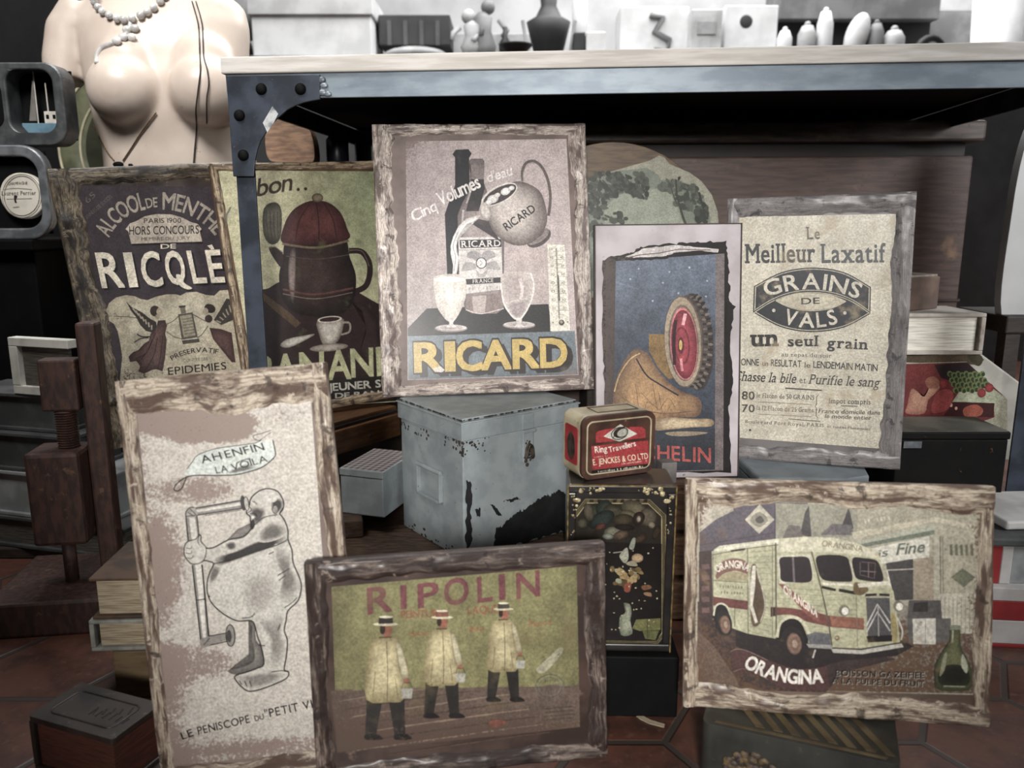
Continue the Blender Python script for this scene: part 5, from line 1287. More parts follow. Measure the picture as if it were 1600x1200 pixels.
g = G(); g.box((-0.10, 0.0, 0), (0.135, 0.16, at_y(456, 253, 1.62).z - .0015)); g.build('body', DKWOOD, o, 0.003)
o = empty('wooden_crate', (0.25, 1.035, 0), (0, 0, 0), 'brown slatted crate behind the ornate dark tin', 'crate')
g = G(); g.box((-0.15, 0.012, 0.0), (0.062, 0.13, 0.1998)); g.build('body', BRWOOD, o, 0.002)
for z in (0.004, 0.07, 0.136):
    g = G(); g.box((-0.152, 0.0, z), (0.064, 0.0115, z + 0.055)); g.build('slat', BRWOOD, o, 0.002)
o = empty('wooden_crate', (0.20, 1.36, 0), (0, 0, 0), 'dark crate under the round landscape tray', 'crate')
g = G(); g.box((-0.07, 0.0, 0), (0.2, 0.15, at_y(958, 392, 1.42).z - .1885)); g.build('body', DKWOOD, o, 0.003)

o = empty('wooden_batten', (-.13, .705, 0), (0, 0, radians(7.5)), 'thin wooden batten under the olive-yellow board', 'batten')
g = G(); g.box((-.05, -.002, 0), (.05, .03, 0.0148)); g.build('strip', PLANK, o, .001)

# ------------------------------------------------------------------ grey steel chest
CH = mat('chest_grey_paint', S(146, 154, 156), S(130, 138, 141), 30, rough=0.5, bump=0.04,
         spots=[(190, 0.69, 0.72, S(58, 52, 48)), (300, 0.68, 0.72, S(160, 168, 170))], coat=0.1)
RUST = mat('flaked_black_patch', S(24, 25, 27), S(14, 14, 15), 60, rough=0.7, bump=0.3)
RUSTB = mat('brown_flake', S(62, 52, 46), S(36, 31, 29), 80, rough=0.8)
_c, _w, _d, _a = Vector((-0.0398, 1.2663)), 0.226, 0.190, radians(37.0)
_R = Matrix.Rotation(_a, 2)
fb, lb, rt = _c + _R @ Vector((-_w / 2, -_d / 2)), _c + _R @ Vector((-_w / 2, _d / 2)), _c + _R @ Vector((_w / 2, -_d / 2))
ch = empty('steel_chest', (fb.x, fb.y, 0.05), (0, 0, 0), 'blue-grey steel chest with a hasp and a flaked black patch', 'chest')
lf, lr = lb - fb, rt - fb
foot = [(0, 0), tuple(lr), tuple(lr + lf * 1.0), tuple(lf)]
def inset(poly, d):
    """every side of a convex outline moved inward by d"""
    n = len(poly)
    ar = sum(poly[i][0] * poly[(i + 1) % n][1] - poly[(i + 1) % n][0] * poly[i][1] for i in range(n))
    sg = 1 if ar > 0 else -1
    L = []
    for i in range(n):
        a, b2 = Vector(poly[i][:2]), Vector(poly[(i + 1) % n][:2]); u_ = (b2 - a).normalized()
        nn = Vector((-u_.y, u_.x)) * sg
        L.append((a + nn * d, u_))
    out = []
    for i in range(n):
        (p, u_), (q, v_) = L[i - 1], L[i]
        cr = u_.x * v_.y - u_.y * v_.x
        t_ = ((q.x - p.x) * v_.y - (q.y - p.y) * v_.x) / cr
        out.append((p.x + u_.x * t_, p.y + u_.y * t_))
    return out
g = G(); g.prism(inset(foot, 0.0035), 0.0, 0.187); g.build('body', CH, ch, 0.002)
g = G(); g.prism(foot, 0.1875, 0.2138); g.prism(inset(foot, -0.0022), 0.2138, 0.2162); g.prism(inset(foot, 0.003), 0.2162, 0.221)
lid = g.build('lid', CH, ch, 0.0015)
uR = lr.normalized(); nR = Vector((uR.y, -uR.x)); uL = lf.normalized(); nL = Vector((-uL.y, uL.x))
MR = Matrix(((uR.x, -nR.x, 0, 0), (uR.y, -nR.y, 0, 0), (0, 0, 1, 0), (0, 0, 0, 1)))      # x along the right-hand face, -y out of it
ML = Matrix(((-uL.x, -nL.x, 0, lf.x), (-uL.y, -nL.y, 0, lf.y), (0, 0, 1, 0), (0, 0, 0, 1)))
LR, LL = lr.length, lf.length
hx = LR * 0.535
g = G(); g.box((hx - .011, -0.0022, 0.1885), (hx + .011, 0.0, 0.2125), MR); g.box((hx - .0125, -0.0065, 0.1838), (hx + .0125, -0.0022, 0.1885), MR); g.build('hasp_plate', CH, lid, 0.0008)
g = G(); g.box((hx - .010, -0.003, 0.136), (hx + .010, 0.0025, 0.1835), MR)
hasp = g.build('hasp', CH, ch, 0.001)
g = G()
g.tube([Vector((hx - .007 + .007 * (1 - cos(a)), -0.006 - .003 * sin(a), 0.154 + .011 * sin(a * 2 - pi / 2))) for a in [pi * k / 12 for k in range(25)]], 0.0022, 8, MR)
g.build('hasp_ring', mat('rusty_iron', S(86, 76, 68), S(44, 37, 33), 90, rough=0.6, metal=0.4), hasp, smooth=True)
g = G(); random.seed(4)
for k in range(26):
    a = random.random() * 6.28; r = random.random() ** .5
    g.ball((hx + .009 * r * cos(a), -0.0032, 0.152 + .022 * r * sin(a)), 0.0012 + random.random() * .0022, MR, n=5, sq=(1, .3, 1))
g.build('rust_flakes', RUSTB, hasp)
# label holder on the shorter face
a0, a1 = LL * 0.31, LL * 0.68
x0, x1 = LL - a1, LL - a0
g = G()
for lo, hi in (((x0, -0.004, 0.075), (x0 + .004, 0.0035, 0.1235)), ((x1 - .004, -0.004, 0.075), (x1, 0.0035, 0.1235)), ((x0, -0.004, 0.075), (x1, 0.0035, 0.079))): g.box(lo, hi, ML)
g.tube([(x0 - .001, -0.001, 0.1245), (x1 + .001, -0.001, 0.1245)], 0.0036, 10, ML)
g.build('label_holder', CH, ch, 0.0008)
# flaked patches: ragged thin plates on the long face and at the edges
def ragged(poly, s, amp, n=10):
    out = []
    for i in range(len(poly)):
        a, b2 = poly[i], poly[(i + 1) % len(poly)]
        for k in range(n):
            t = k / n
            x, y = a[0] + (b2[0] - a[0]) * t, a[1] + (b2[1] - a[1]) * t
            out.append((x + amp * mnoise.noise(Vector((x * 90, y * 90, s))), y + amp * mnoise.noise(Vector((x * 90, y * 90, s + 7))) + amp * .7 * mnoise.noise(Vector((x * 330, y * 330, s))) + amp * .5 * mnoise.noise(Vector((x * 900, y * 900, s)))))
    return out
def face_patch(poly, M, s, amp=0.006):
    gg = G(); gg.prism(ragged(poly, s, amp, 26), 0.0, 0.0006, M @ Matrix.Translation((0, 0.0034, 0)) @ XZ)
    return gg
def face_pt(px, py, M):
    Mi = (Matrix.Translation(ch.location) @ M).inverted(); o_ = Mi @ CAM; d = Mi.to_3x3() @ ray(px, py); k = (0.0034 - o_.y) / d.y; q = o_ + d * k
    return (q.x, max(q.z, 0.002))
pts = [(768, 866), (776, 842), (772, 828), (790, 818), (800, 806), (826, 792), (842, 779), (868, 770), (895, 768), (894, 850)]
face_patch([face_pt(*p, MR) for p in pts], MR, 1.0).build('flaked_patch', RUST, ch)
pts = [(786, 784), (808, 775), (812, 779), (796, 784)]
face_patch([face_pt(*p, MR) for p in pts], MR, 2.0, .004).build('flaked_patch', RUST, ch)
pts = [(728, 752), (736, 750), (738, 780), (734, 800), (738, 830), (732, 862), (728, 866)]
face_patch([face_pt(*p, MR) for p in pts], MR, 3.0, .004).build('flaked_patch', RUST, ch)
pts = [(742, 796), (752, 794), (750, 808), (744, 806)]
face_patch([face_pt(*p, MR) for p in pts], MR, 4.0, .004).build('flaked_patch', RUST, ch)
pts = [(766, 788), (772, 788), (784, 806), (778, 806)]
face_patch([face_pt(*p, MR) for p in pts], MR, 5.0, .002).build('flaked_patch', RUST, ch)
random.seed(11)
g = G()
for k in range(70):
    t = random.random() ** 2.2
    side = random.random() < 0.5
    M = MR if side else ML
    x = (0.002 + t * .05) if side else LL - .002 - t * .05
    g.ball((x, 0.003, 0.1855 - random.random() ** 2 * .02), 0.0008 + random.random() * .0017, M, n=5, sq=(1, .35, 1))
for k in range(24): g.ball((random.random() * LL * .5, 0.003, 0.183 - random.random() * .014), 0.0009 + random.random() * .0014, ML, n=5, sq=(1, .35, 1))
for k in range(60): g.ball((random.random() * LR, -0.0004, 0.2192), 0.0007 + random.random() * .0012, MR, n=5, sq=(2, .5, .8))
for k in range(50): g.ball((random.random() * LL, -0.0004, 0.2192), 0.0007 + random.random() * .0013, ML, n=5, sq=(2, .5, .8))
for k in range(30): g.ball((LL * random.random() ** .7, 0.003, 0.002 + random.random() ** 2 * .014), 0.001 + random.random() * .002, ML, n=5, sq=(1.4, .35, .8))
cp_ = g.build('chipped_paint', RUSTB, ch); cp_['kind'] = 'stuff'

# ------------------------------------------------------------------ tins
def shell(name, material, parent, w, h, d, r, y0=0.0, bevel=0.003, z=0.0):
    """box with rounded vertical faces seen from the front: rounded rectangle in x-z, depth d"""
    g = G(); g.prism(rounded(-w / 2, z, w / 2, z + h, r), -d, 0.0, XZ @ Matrix.Translation((0, 0, -y0)))
    return g.build(name, material, parent, bevel)
CREAMTIN = mat('aged_cream_tin', S(182, 172, 146), S(150, 139, 114), 34, rough=0.42, spots=[(150, 0.66, 0.74, S(104, 88, 72))], coat=0.2)
BROWNTIN = mat('tobacco_brown_tin', S(78, 54, 44), S(54, 38, 33), 34, rough=0.38, spots=[(200, 0.64, 0.72, S(120, 98, 80))], coat=0.25)
rt_ = empty('sewing_tin', (0.1191, 0.858, 0.2718), (0, 0, radians(22.4)), 'small red-fronted tin lettered in white, on top of the ornate dark tin', 'tin')
W_, H_, D_ = 0.0925, 0.0715, 0.046
shell('tin_body', CREAMTIN, rt_, W_, H_, D_ - 0.006, 0.0095, 0.0062, 0.002)
g = G(); g.prism(rounded(-W_ / 2, 0.0, W_ / 2, H_, 0.0105), 0, 0.006, XZ @ Matrix.Translation((0, 0, -0.006))); lidm = g.build('lid', BROWNTIN, rt_, 0.0022, seg=3)
g = G(); g.tube([(x, -0.0003, z) for x, z in rounded(-W_ / 2 + .006, .006, W_ / 2 - .006, H_ - .006, .007)], 0.0009, 6, closed=True); g.build('lid_bead', CREAMTIN, lidm, smooth=True)
P = Print(rt_, -0.0004, lambda x, y: 0.2)
RED = S(166, 58, 62)
P.poly([(931, 677), (934, 674), (946, 671), (976, 667), (1003, 667), (1008, 671), (1009, 684), (931, 692)], RED); P.poly([(924, 697), (1013, 688), (1014, 724), (926, 734)], RED)
P.poly([(943, 682), (969, 663), (996, 678), (968, 690)], S(196, 194, 182)); P.ell(970, 676, 12, 8, S(60, 52, 46), -20); P.ell(973, 676, 9, 5.5, S(170, 170, 158), -25); P.ring(968, 677, 13, 9, 1.6, S(66, 58, 50), -20); P.line([(958, 684), (970, 668), (984, 668)], 1.4, S(70, 62, 54), smooth=4)
WH = S(226, 216, 204)
P.tl('Ring', (930, 708), (949, 705.5), 10, WH, bold=0.02); P.tl('Travellers', (952, 707), (994, 696.5), 8.5, WH, bold=0.02); P.scrawl((928, 716), (950, 713), 3, S(200, 170, 160)); P.tl('E. JENCKES & CO LTD', (927, 727), (1013, 716.5), 9, S(222, 204, 176), bold=0.018); P.scrawl((971, 726), (1011, 721), 3, S(206, 176, 164))
P.poly([(924, 735.5), (1014, 725.5), (1014.5, 731), (925, 741)], S(44, 36, 34)); P.scrawl((934, 738.5), (1005, 730), 3, S(206, 198, 184))
P.build('front_print', print_mat('tin_print', S(70, 48, 42), 0.5, mott=0.16, rough=0.35), ); bpy.data.objects['front_print'].parent = rt_
# red panel and a dark bearded oval on the narrow side, dark panel on top
g = G(); g.prism(rounded(-D_ * .34, .014, D_ * .34, H_ - .014, .004), 0, 0.0004, Matrix.Translation((-W_ / 2 - .0001, D_ * .56, 0)) @ Matrix.Rotation(-pi / 2, 4, 'Z') @ XZ)
sp = g.build('side_panel', mat('side_panel_red', S(158, 56, 60), S(136, 46, 50), 60, rough=0.4, spots=[(160, .64, .72, S(76, 50, 44))]), rt_)
g = G(); g.ball((-W_ / 2 - .0006, D_ * .56, H_ * .47), 0.016, n=10, sq=(.03, .62, 1)); g.build('side_medallion', mat('medallion_dark', S(66, 56, 48), S(34, 29, 27), 90, rough=0.5), sp, smooth=True)
g = G(); g.tube([(x, y, H_ + .0003) for x, y in ((-W_ * .22, .014), (W_ * .34, .014), (W_ * .34, D_ * .84), (-W_ * .22, D_ * .84))], .0008, 6, closed=True); g.build('top_panel_line', BROWNTIN, rt_)

DT = mat('black_gilt_tin', S(34, 31, 30), S(22, 20, 20), 40, rough=0.32, coat=0.4)
GILT = mat('worn_gilt', S(150, 130, 84), S(84, 70, 48), 120, rough=0.4, metal=0.4)
dt = empty('ornate_tin', (0.1194, 0.8265, 0.0752), (0, 0, radians(-1.7)), 'tall black tin with gilt corners and a dim flower picture', 'tin')
TW, TH, TD = 0.117, 0.196, 0.066
g = G(); g.box((-TW / 2, 0.003, 0), (TW / 2, TD, TH)); g.build('tin_body', DT, dt, 0.003)
g = G(); fr = 0.009
for lo, hi in (((-TW / 2, 0, 0), (TW / 2, .003, fr)), ((-TW / 2, 0, TH - fr), (TW / 2, .003, TH)), ((-TW / 2, 0, fr), (-TW / 2 + fr, .003, TH - fr)), ((TW / 2 - fr, 0, fr), (TW / 2, .003, TH - fr))): g.box(lo, hi)
g.build('raised_edge', DT, dt, 0.002)
for pts in ([(-TW / 2, -.0004, TH), (TW / 2, -.0004, TH)], [(-TW / 2, -.0004, 0), (-TW / 2, -.0004, TH)], [(TW / 2, -.0004, 0), (TW / 2, -.0004, TH)]):
    g = G(); g.tube(pts, 0.0009, 6); g.build('edge_wire', GILT, dt)
P = Print(dt, 0.0024)
sc_ = lambda x, y: (x, y)
P.poly([(898, 806), (916, 783), (1014, 784), (1036, 805), (1036, 988), (1026, 1002), (900, 1003)], S(50, 45, 38))
def oct_(d, c, w): P.line([(898 + d, 806 + d * .4), (916 + d * .4, 783 + d), (1014 - d * .4, 784 + d), (1037 - d, 806 + d * .4), (1037 - d, 990), (1026 - d * .4, 1003 - d), (902, 1004 - d)], w, c)
oct_(-3, S(140, 128, 94), 1.2); oct_(3, S(168, 156, 116), 1.4); oct_(0, S(96, 86, 60), 3.5)
for k in range(8): P.poly([(922 + k * 12, 780.5), (928 + k * 12, 780.5), (927 + k * 12, 785), (921 + k * 12, 785)], S(48, 42, 34))
random.seed(5)
fl = [(930, 806, 16, 20, (84, 88, 62)), (945, 795, 14, 14, (66, 82, 66)), (990, 796, 20, 14, (138, 124, 84)), (960, 802, 18, 12, (100, 92, 64)), (982, 806, 14, 9, (146, 130, 84)), (1012, 808, 14, 14, (132, 116, 86)), (940, 812, 22, 12, (62, 78, 70)), (974, 812, 16, 9, (104, 88, 52)), (998, 810, 9, 11, (86, 58, 42)), (998, 811, 3.5, 5, (196, 176, 150)), (1018, 820, 6, 5, (166, 146, 112)),
      (938, 823, 9, 5, (142, 72, 52)), (958, 832, 14, 9, (152, 148, 116)), (970, 836, 12, 7, (136, 104, 70)), (950, 838, 9, 5, (160, 164, 140)), (976, 824, 16, 5, (60, 48, 38)), (1000, 842, 12, 6, (106, 76, 50)), (910, 818, 8, 8, (112, 102, 74)), (920, 800, 8, 14, (120, 106, 78)), (1026, 832, 6, 12, (84, 66, 46))]
for cx, cy, rx, ry, c in fl: m_ = sum(c) / 3; c = [(.65 * v + .35 * m_) * .82 for v in c]; P.ell(cx, cy, rx, ry, S(*[v * .6 for v in c]), random.random() * 60 - 30, c_in=S(*c))
P.poly([(920, 846), (1034, 850), (1034, 988), (1026, 1001), (904, 1001), (906, 850)], S(34, 30, 29))
P.blob([(988, 842), (993, 842), (990, 858), (983, 856)], S(148, 152, 138)); P.blob([(972, 862), (980, 856), (982, 872), (976, 880), (968, 870)], S(158, 158, 142)); P.line([(958, 864), (972, 862)], 1.4, S(158, 156, 140)); P.ell(996, 872, 9, 7, S(150, 128, 96), c_in=S(186, 162, 124)); P.blob([(978, 880), (990, 876), (996, 884), (984, 884)], S(156, 148, 124))
for k in range(26): P.ell(956 + random.random() * 44, 888 + random.random() * 24, 3 + random.random() * 5, 2 + random.random() * 3, S(*random.choice([(146, 124, 76), (118, 98, 60), (160, 140, 96), (92, 74, 46), (150, 150, 126)])), random.random() * 90)
P.blob([(976, 914), (986, 910), (984, 924), (976, 924)], S(142, 80, 58)); P.blob([(1002, 916), (1014, 914), (1018, 919), (1006, 922)], S(126, 88, 60)); P.blob([(1006, 926), (1016, 926), (1018, 932), (1008, 930)], S(140, 108, 78))
P.shade([(968, 965), (976, 958), (978, 946), (974, 942), (984, 944), (987, 958), (985, 970), (988, 990), (970, 992)], S(110, 116, 98), S(160, 164, 142), 0.5, 3); P.poly([(994, 968), (1032, 966), (1032, 984), (1000, 986), (988, 982)], S(120, 120, 74)); P.poly([(1004, 986), (1030, 985), (1024, 1000), (1008, 998)], S(104, 108, 66)); P.line([(1012, 966), (1011, 1000)], 1, S(70, 66, 44))
for k in range(40): P.ell(930 + random.random() * 100, 856 + random.random() * 130, .7 + random.random(), .6 + random.random() * .8, S(190, 178, 144))
P.build('front_print', print_mat('dim_flower_print', S(24, 22, 20), 0.3, mott=0.3, rough=0.3)); bpy.data.objects['front_print.001'].parent = dt
g = G(); random.seed(9)
for cx, cz, sx in ((-TW / 2 + .012, TH - .006, 1), (TW / 2 - .012, TH - .006, -1)):
    for k in range(17):
        g.ball((cx + sx * .03 * random.random() ** 1.3, -0.0003, cz + .003 - random.random() * .0065), .0007 + random.random() ** 2 * .0022, n=5, sq=(1, .3, 1))
    for k in range(15):
        g.ball((cx - sx * (.002 + random.random() * .006), -0.0003, cz - .006 - .045 * random.random() ** 1.3), .0006 + random.random() ** 2 * .0016, n=5, sq=(1, .3, 1))
    g.ball((cx - sx * .002, -.0004, cz - .011), .0032, n=6, sq=(1.2, .2, .8))
g.build('gilt_blossoms', mat('bright_gilt', S(186, 174, 138), S(120, 106, 76), 200, rough=0.35, metal=0.2), dt)

o = empty('low_box', (0.119, .816, 0), (0, 0, radians(-1.7)), 'low black box under the ornate gilt-cornered tin', 'box')
g = G(); g.box((-.075, 0.0, 0), (.068, .10, .0748)); g.build('body', BLACK, o, .002)
o = empty('wooden_board', (-.27, 1.215, .0497), (0, 0, radians(12)), 'short brown board under the checked tin', 'board')
g = G(); g.box((-.09, 0, 0), (.03, .13, .0305)); g.build('board_body', PLANK, o, .003)
# gingham-topped tin and the drawer box on it
def quad_box(name, fl_, fr_, z0, z1, depth, m, label, cat, part='body'):
    """upright box from its two front corners on plan"""
    a, b2 = Vector(fl_), Vector(fr_)
    u = (b2 - a); w = u.length; ang = atan2(u.y, u.x)
    o = empty(name, (a.x, a.y, z0), (0, 0, ang), label, cat)
    g = G(); g.box((0, 0, 0), (w, depth, z1 - z0)); g.build(part, m, o, 0.002)
    return o, w
ZT = 0.158
A, B_ = at_z(531, 731, ZT), at_z(598, 738, ZT)
PALE_TIN = mat('pale_blue_grey_tin', S(208, 217, 221), S(184, 193, 198), 24, rough=0.45, spots=[(130, .66, .74, S(112, 112, 110))])
o, w = quad_box('gingham_tin', A.xy, B_.xy, 0.0805, ZT - 0.012, 0.12, PALE_TIN, 'pale grey tin with a checked cloth top, under the small drawer', 'tin')
def gingham():
    t = NT('gingham_cloth'); v = t.coords(); s = t.n('ShaderNodeSeparateXYZ'); t.l(v, s.inputs[0])
    q = lambda i: t.math('GREATER_THAN', t.math('FLOORED_MODULO', t.math('ADD', s.outputs[i], 10.0), 0.011), 0.0055)
    f = t.math('MULTIPLY', t.math('ADD', q(0), q(1)), 0.5)
    return t.done(t.mix(f, S(206, 200, 200), S(112, 96, 98)), 0.8)
g = G(); g.box((-.001, -.001, ZT - .0805 - .0119), (w + .001, .121, ZT - .0805)); g.build('lid', PALE_TIN, o, 0.001)
g = G(); g.box((0.001, 0.001, ZT - .0804), (w - .001, .119, ZT - .0798)); g.build('checked_top', gingham(), o)
A, B_ = at_z(522, 677, 0.202), at_z(622, 646, 0.202)
DRW = mat('chestnut_drawer', S(120, 86, 58), S(92, 64, 44), 8, (3, 14, 14), rough=0.5, bump=0.2, coat=0.15)
o, w = quad_box('drawer_box', (A.x - .018, A.y - .0135), (B_.x + .004, B_.y + .003), 0.1592, 0.202, 0.13, DRW, 'small chestnut drawer wedged between the caricature and the steel chest', 'drawer')
g = G(); g.box((0.0, .006, .043), (w, .13, .0490)); g.build('dark_rebate', DKWOOD, o, 0.001)
g = G(); g.box((-.001, 0.010, .0492), (w, .131, .0555)); g.build('top_board', DRW, o, 0.001)
g = G(); g.lathe([(.0032, 0), (.0032, .002), (.001, .003)], 12, Matrix.Translation((w * .58, 0, .017)) @ XZ); g.build('nail_head', RUSTB, o)

# blue-grey case under the text board
CASE = mat('slate_blue_case', S(122, 131, 137), S(106, 114, 120), 20, rough=0.5)
zc = 0.2140
c1, c2, c3, c4 = at_z(1186, 745, zc), at_z(1322, 747, zc), at_z(1356, 742, zc), at_z(1345, 722, zc)
back = [at_z(1340, 700, zc).xy, at_z(1150, 700, zc).xy]
poly = [c1.xy, c2.xy, c3.xy, c4.xy, (c4.x + .02, 1.2), (c1.x - .005, 1.2)]
o = empty('metal_case', (c1.x, c1.y, 0), (0, 0, 0), 'flat slate-blue metal case under the text-only board', 'case')
pl = [(p[0] - c1.x, p[1] - c1.y) for p in poly]
g = G(); g.prism(pl, 0.0, zc - .014); g.build('body', CASE, o, 0.002)
g = G(); g.prism(inset(pl, -.002), zc - .0135, zc); g.build('lid', CASE, o, 0.003)

# striped relief tin under the van board
LACQ = mat('bottle_green_lacquer', S(58, 58, 54), S(42, 43, 41), 24, rough=0.45, spots=[(90, .62, .74, S(90, 84, 70))], coat=0.2)
STR = mat('dull_brass_stripe', S(112, 98, 72), S(84, 72, 54), 40, rough=0.5)
a, b2, c = at_z(1097, 1128, .0672), at_z(1408, 1196, .0672), at_z(1421, 1122, .0672)
u = (b2 - a).xy; ang = atan2(u.y, u.x)
o = empty('striped_tin', (a.x, a.y, 0), (0, 0, ang), 'low dark tin with diagonal brass stripes and moulded flowers, under the van board', 'tin')
w = u.length; dd = 0.115
g = G(); g.prism([(p[0], p[1]) for p in rounded(0, 0, w, dd, .008)], 0, .0666); g.build('tin_body', LACQ, o, .006, seg=3)
for k in range(8):
    x = .05 + k * .0165
    g = G(); g.prism([(x, .012), (x + .0085, .012), (x - .0205, .06), (x - .029, .06)], .0664, .0672); g.build('stripe', STR, o)
g = G(); g.prism([(.012, .005), (w - .012, .005), (w - .01, .0085), (.012, .0085)], .0664, .0672); g.build('stripe', STR, o)
g = G(); random.seed(3)
for cx, cz, n, r in ((.048, .030, 46, .021), (.104, .019, 34, .015)):
    for k in range(n):
        a_ = random.random() * 6.28; q = r * random.random() ** .6
        g.ball((cx + q * cos(a_) * 1.25, -.0004, cz + q * sin(a_) * .7), .002 + random.random() * .0028, n=5, sq=(1.2, .5, 1))
g.build('moulded_flowers', mat('flower_relief', S(116, 98, 66), S(60, 50, 44), 160, rough=0.6, spots=[(220, .58, .66, S(86, 74, 82))]), o, smooth=True)

# ------------------------------------------------------------------ round landscape tray
tc = at_y(958, 392, 1.42); tr = 0.188
tray = empty('round_tray', (tc.x, tc.y, tc.z - tr), (radians(-5), 0, 0), 'round wooden tray with a torn grey-green landscape, behind the tyre board', 'tray')
TRW = mat('tray_turned_wood', S(104, 84, 60), S(78, 61, 45), 8, (3, 20, 20), rough=0.5, bump=0.15)
circ = lambda r, n=64: [(r * cos(2 * pi * k / n), tr + r * sin(2 * pi * k / n)) for k in range(n)]
g = G(); g.prism(circ(tr), -.014, 0.0, XZ); g.build('disc', TRW, tray, .004)
P = Print(tray, -0.0004)
pap = [(900, 300), (916, 290), (930, 284), (955, 268), (990, 258), (1015, 251), (1030, 243), (1038, 246), (1046, 256), (1060, 262), (1078, 270), (1096, 283), (1112, 304), (1121, 330), (1124, 362), (1122, 400), (1000, 480), (900, 460)]
P.poly(pap, S(164, 162, 144)); P.poly([(900, 310), (922, 274 + 8), (960, 268), (1010, 262), (1030, 274), (1032, 281), (1060, 281), (1085, 293), (1100, 310), (1110, 340), (1112, 400), (1000, 470), (900, 450)], S(132, 140, 126)); P.blob([(950, 320), (970, 304), (1010, 296), (1050, 300), (1066, 330), (1060, 360), (960, 360), (944, 340)], S(156, 162, 144), 4)
random.seed(21)
def foliage(cx, cy, rx, ry, n, cols):
    for k in range(n):
        a_ = random.random() * 6.28; q = random.random() ** .6
        P.ell(cx + rx * q * cos(a_), cy + ry * q * sin(a_), 2 + random.random() * 5, 1.6 + random.random() * 3.4, S(*random.choice(cols)), random.random() * 90, 9)
DG = [(62, 68, 58), (76, 82, 70), (52, 57, 50), (88, 94, 82)]
foliage(945, 290, 34, 20, 90, DG); foliage(985, 284, 28, 16, 60, DG); foliage(930, 335, 20, 36, 70, DG); foliage(1000, 300, 18, 12, 26, DG); foliage(968, 340, 12, 10, 18, DG); foliage(1075, 308, 22, 20, 60, [(84, 90, 78), (98, 104, 92), (70, 76, 66)]); foliage(1098, 335, 10, 20, 30, DG); foliage(1048, 290, 18, 8, 22, [(104, 108, 96), (88, 92, 82)])
P.line([(1056, 280), (1058, 305), (1066, 335), (1076, 362)], 3.4, S(66, 68, 58), smooth=5, taper=(.6, 1.2)); P.line([(1046, 285), (1054, 310), (1060, 322)], 2, S(78, 80, 70), smooth=5); P.line([(1092, 300), (1100, 330), (1104, 360)], 3, S(60, 62, 54), smooth=5); P.blob([(1059, 277), (1064, 276), (1062, 281), (1060, 282)], S(50, 46, 42))
P.build('torn_landscape_print', print_mat('landscape_print', S(120, 104, 80), 0.3, mott=0.2))

# butcher block and blue jar behind the bench leg
o = empty('butcher_block', at_y(456, 253, 1.62), (radians(-4), 0, radians(-2)), 'small rounded wooden block framed by the riveted corner plate', 'block')
o.location.z = at_y(456, 253, 1.62).z - .0008
s_ = 1.44 / 1250 * 1.0
g = G(); bl = spline([(-.046, .008), (-.03, .001), (.03, .0), (.044, .006), (.043, .04), (.034, .07), (.024, .083), (-.01, .088), (-.044, .086), (-.05, .06), (-.051, .03)], 5, True)
g.prism(bl, 0, .04, XZ @ Matrix.Translation((0, 0, -.04))); g.build('block_body', mat('worn_beech', S(142, 110, 86), S(104, 78, 60), 9, (3, 16, 16), rough=0.55, bump=0.2, spots=[(26, .6, .75, S(66, 50, 42))]), o, .008, seg=3)
o = empty('stoneware_jar', (at_y(528, 250, 1.65).x, 1.65, at_y(456, 253, 1.62).z - .0008), (0, 0, 0), 'blackish jar in the shade beside the butcher block', 'jar')
g = G(); g.lathe([(.02, 0), (.022, .004), (.022, .045), (.014, .055)], 20); g.build('jar_body', mat('ink_blue_glaze', S(24, 28, 40), S(16, 18, 26), 30, rough=0.35), o, smooth=True)
g = G(); g.lathe([(.015, .0553), (.015, .066), (.013, .068)], 20); g.build('lid', BLACK, o)

# ------------------------------------------------------------------ mannequin torso
SKIN = mat('mannequin_skin', S(210, 196, 184), S(198, 183, 171), 9, rough=0.42, spots=[(90, .7, .76, S(160, 140, 126))], coat=0.15)
mq = empty('mannequin_torso', (-0.685, 1.68, 0), (0, 0, radians(4)), 'pale shop mannequin torso hung with bead necklaces, beside the bench', 'mannequin')
g = G()
prof = [  # z, half width, half depth, y offset
    (0.415, .150, .105, .0), (0.475, .158, .11, .0), (0.555, .150, .10, .0), (0.635, .132, .088, -.004), (0.695, .130, .088, -.006), (0.755, .142, .096, -.006), (0.815, .152, .10, -.002), (0.875, .158, .098, .004),
    (0.925, .162, .090, .010), (0.965, .155, .078, .016), (1.000, .115, .062, .02), (1.025, .068, .052, .02), (1.055, .054, .052, .016), (1.115, .052, .054, .006)]
nz, na = 60, 48
V, F_ = [], []
for i in range(nz + 1):
    z = prof[0][0] + (prof[-1][0] - prof[0][0]) * i / nz
    j = max(k for k in range(len(prof)) if prof[k][0] <= z + 1e-9); j = min(j, len(prof) - 2)
    t = (z - prof[j][0]) / (prof[j + 1][0] - prof[j][0]); t = t * t * (3 - 2 * t) * .5 + t * .5
    a_, b2, c_ = (prof[j][k] + (prof[j + 1][k] - prof[j][k]) * t for k in (1, 2, 3))
    for k in range(na):
        th = 2 * pi * k / na
        ex = 0.86
        cx, sx = cos(th), sin(th)
        V.append((a_ * math.copysign(abs(cx) ** ex, cx), c_ + b2 * math.copysign(abs(sx) ** ex, sx), z))
for i in range(nz):
    for k in range(na):
        k2 = (k + 1) % na
        F_.append((i * na + k, i * na + k2, (i + 1) * na + k2, (i + 1) * na + k))
F_ += [tuple(range(na - 1, -1, -1)), tuple(nz * na + k for k in range(na))]
g.add(V, F_)
for s_, cx in ((-1, -.052), (1, .098)):
    g.ball((cx, -.086, .795), .067, n=18, sq=(1, 1.0, 1.0)); g.ball((cx * .95, -.068, .835), .062, n=14, sq=(1, .8, 1.1))
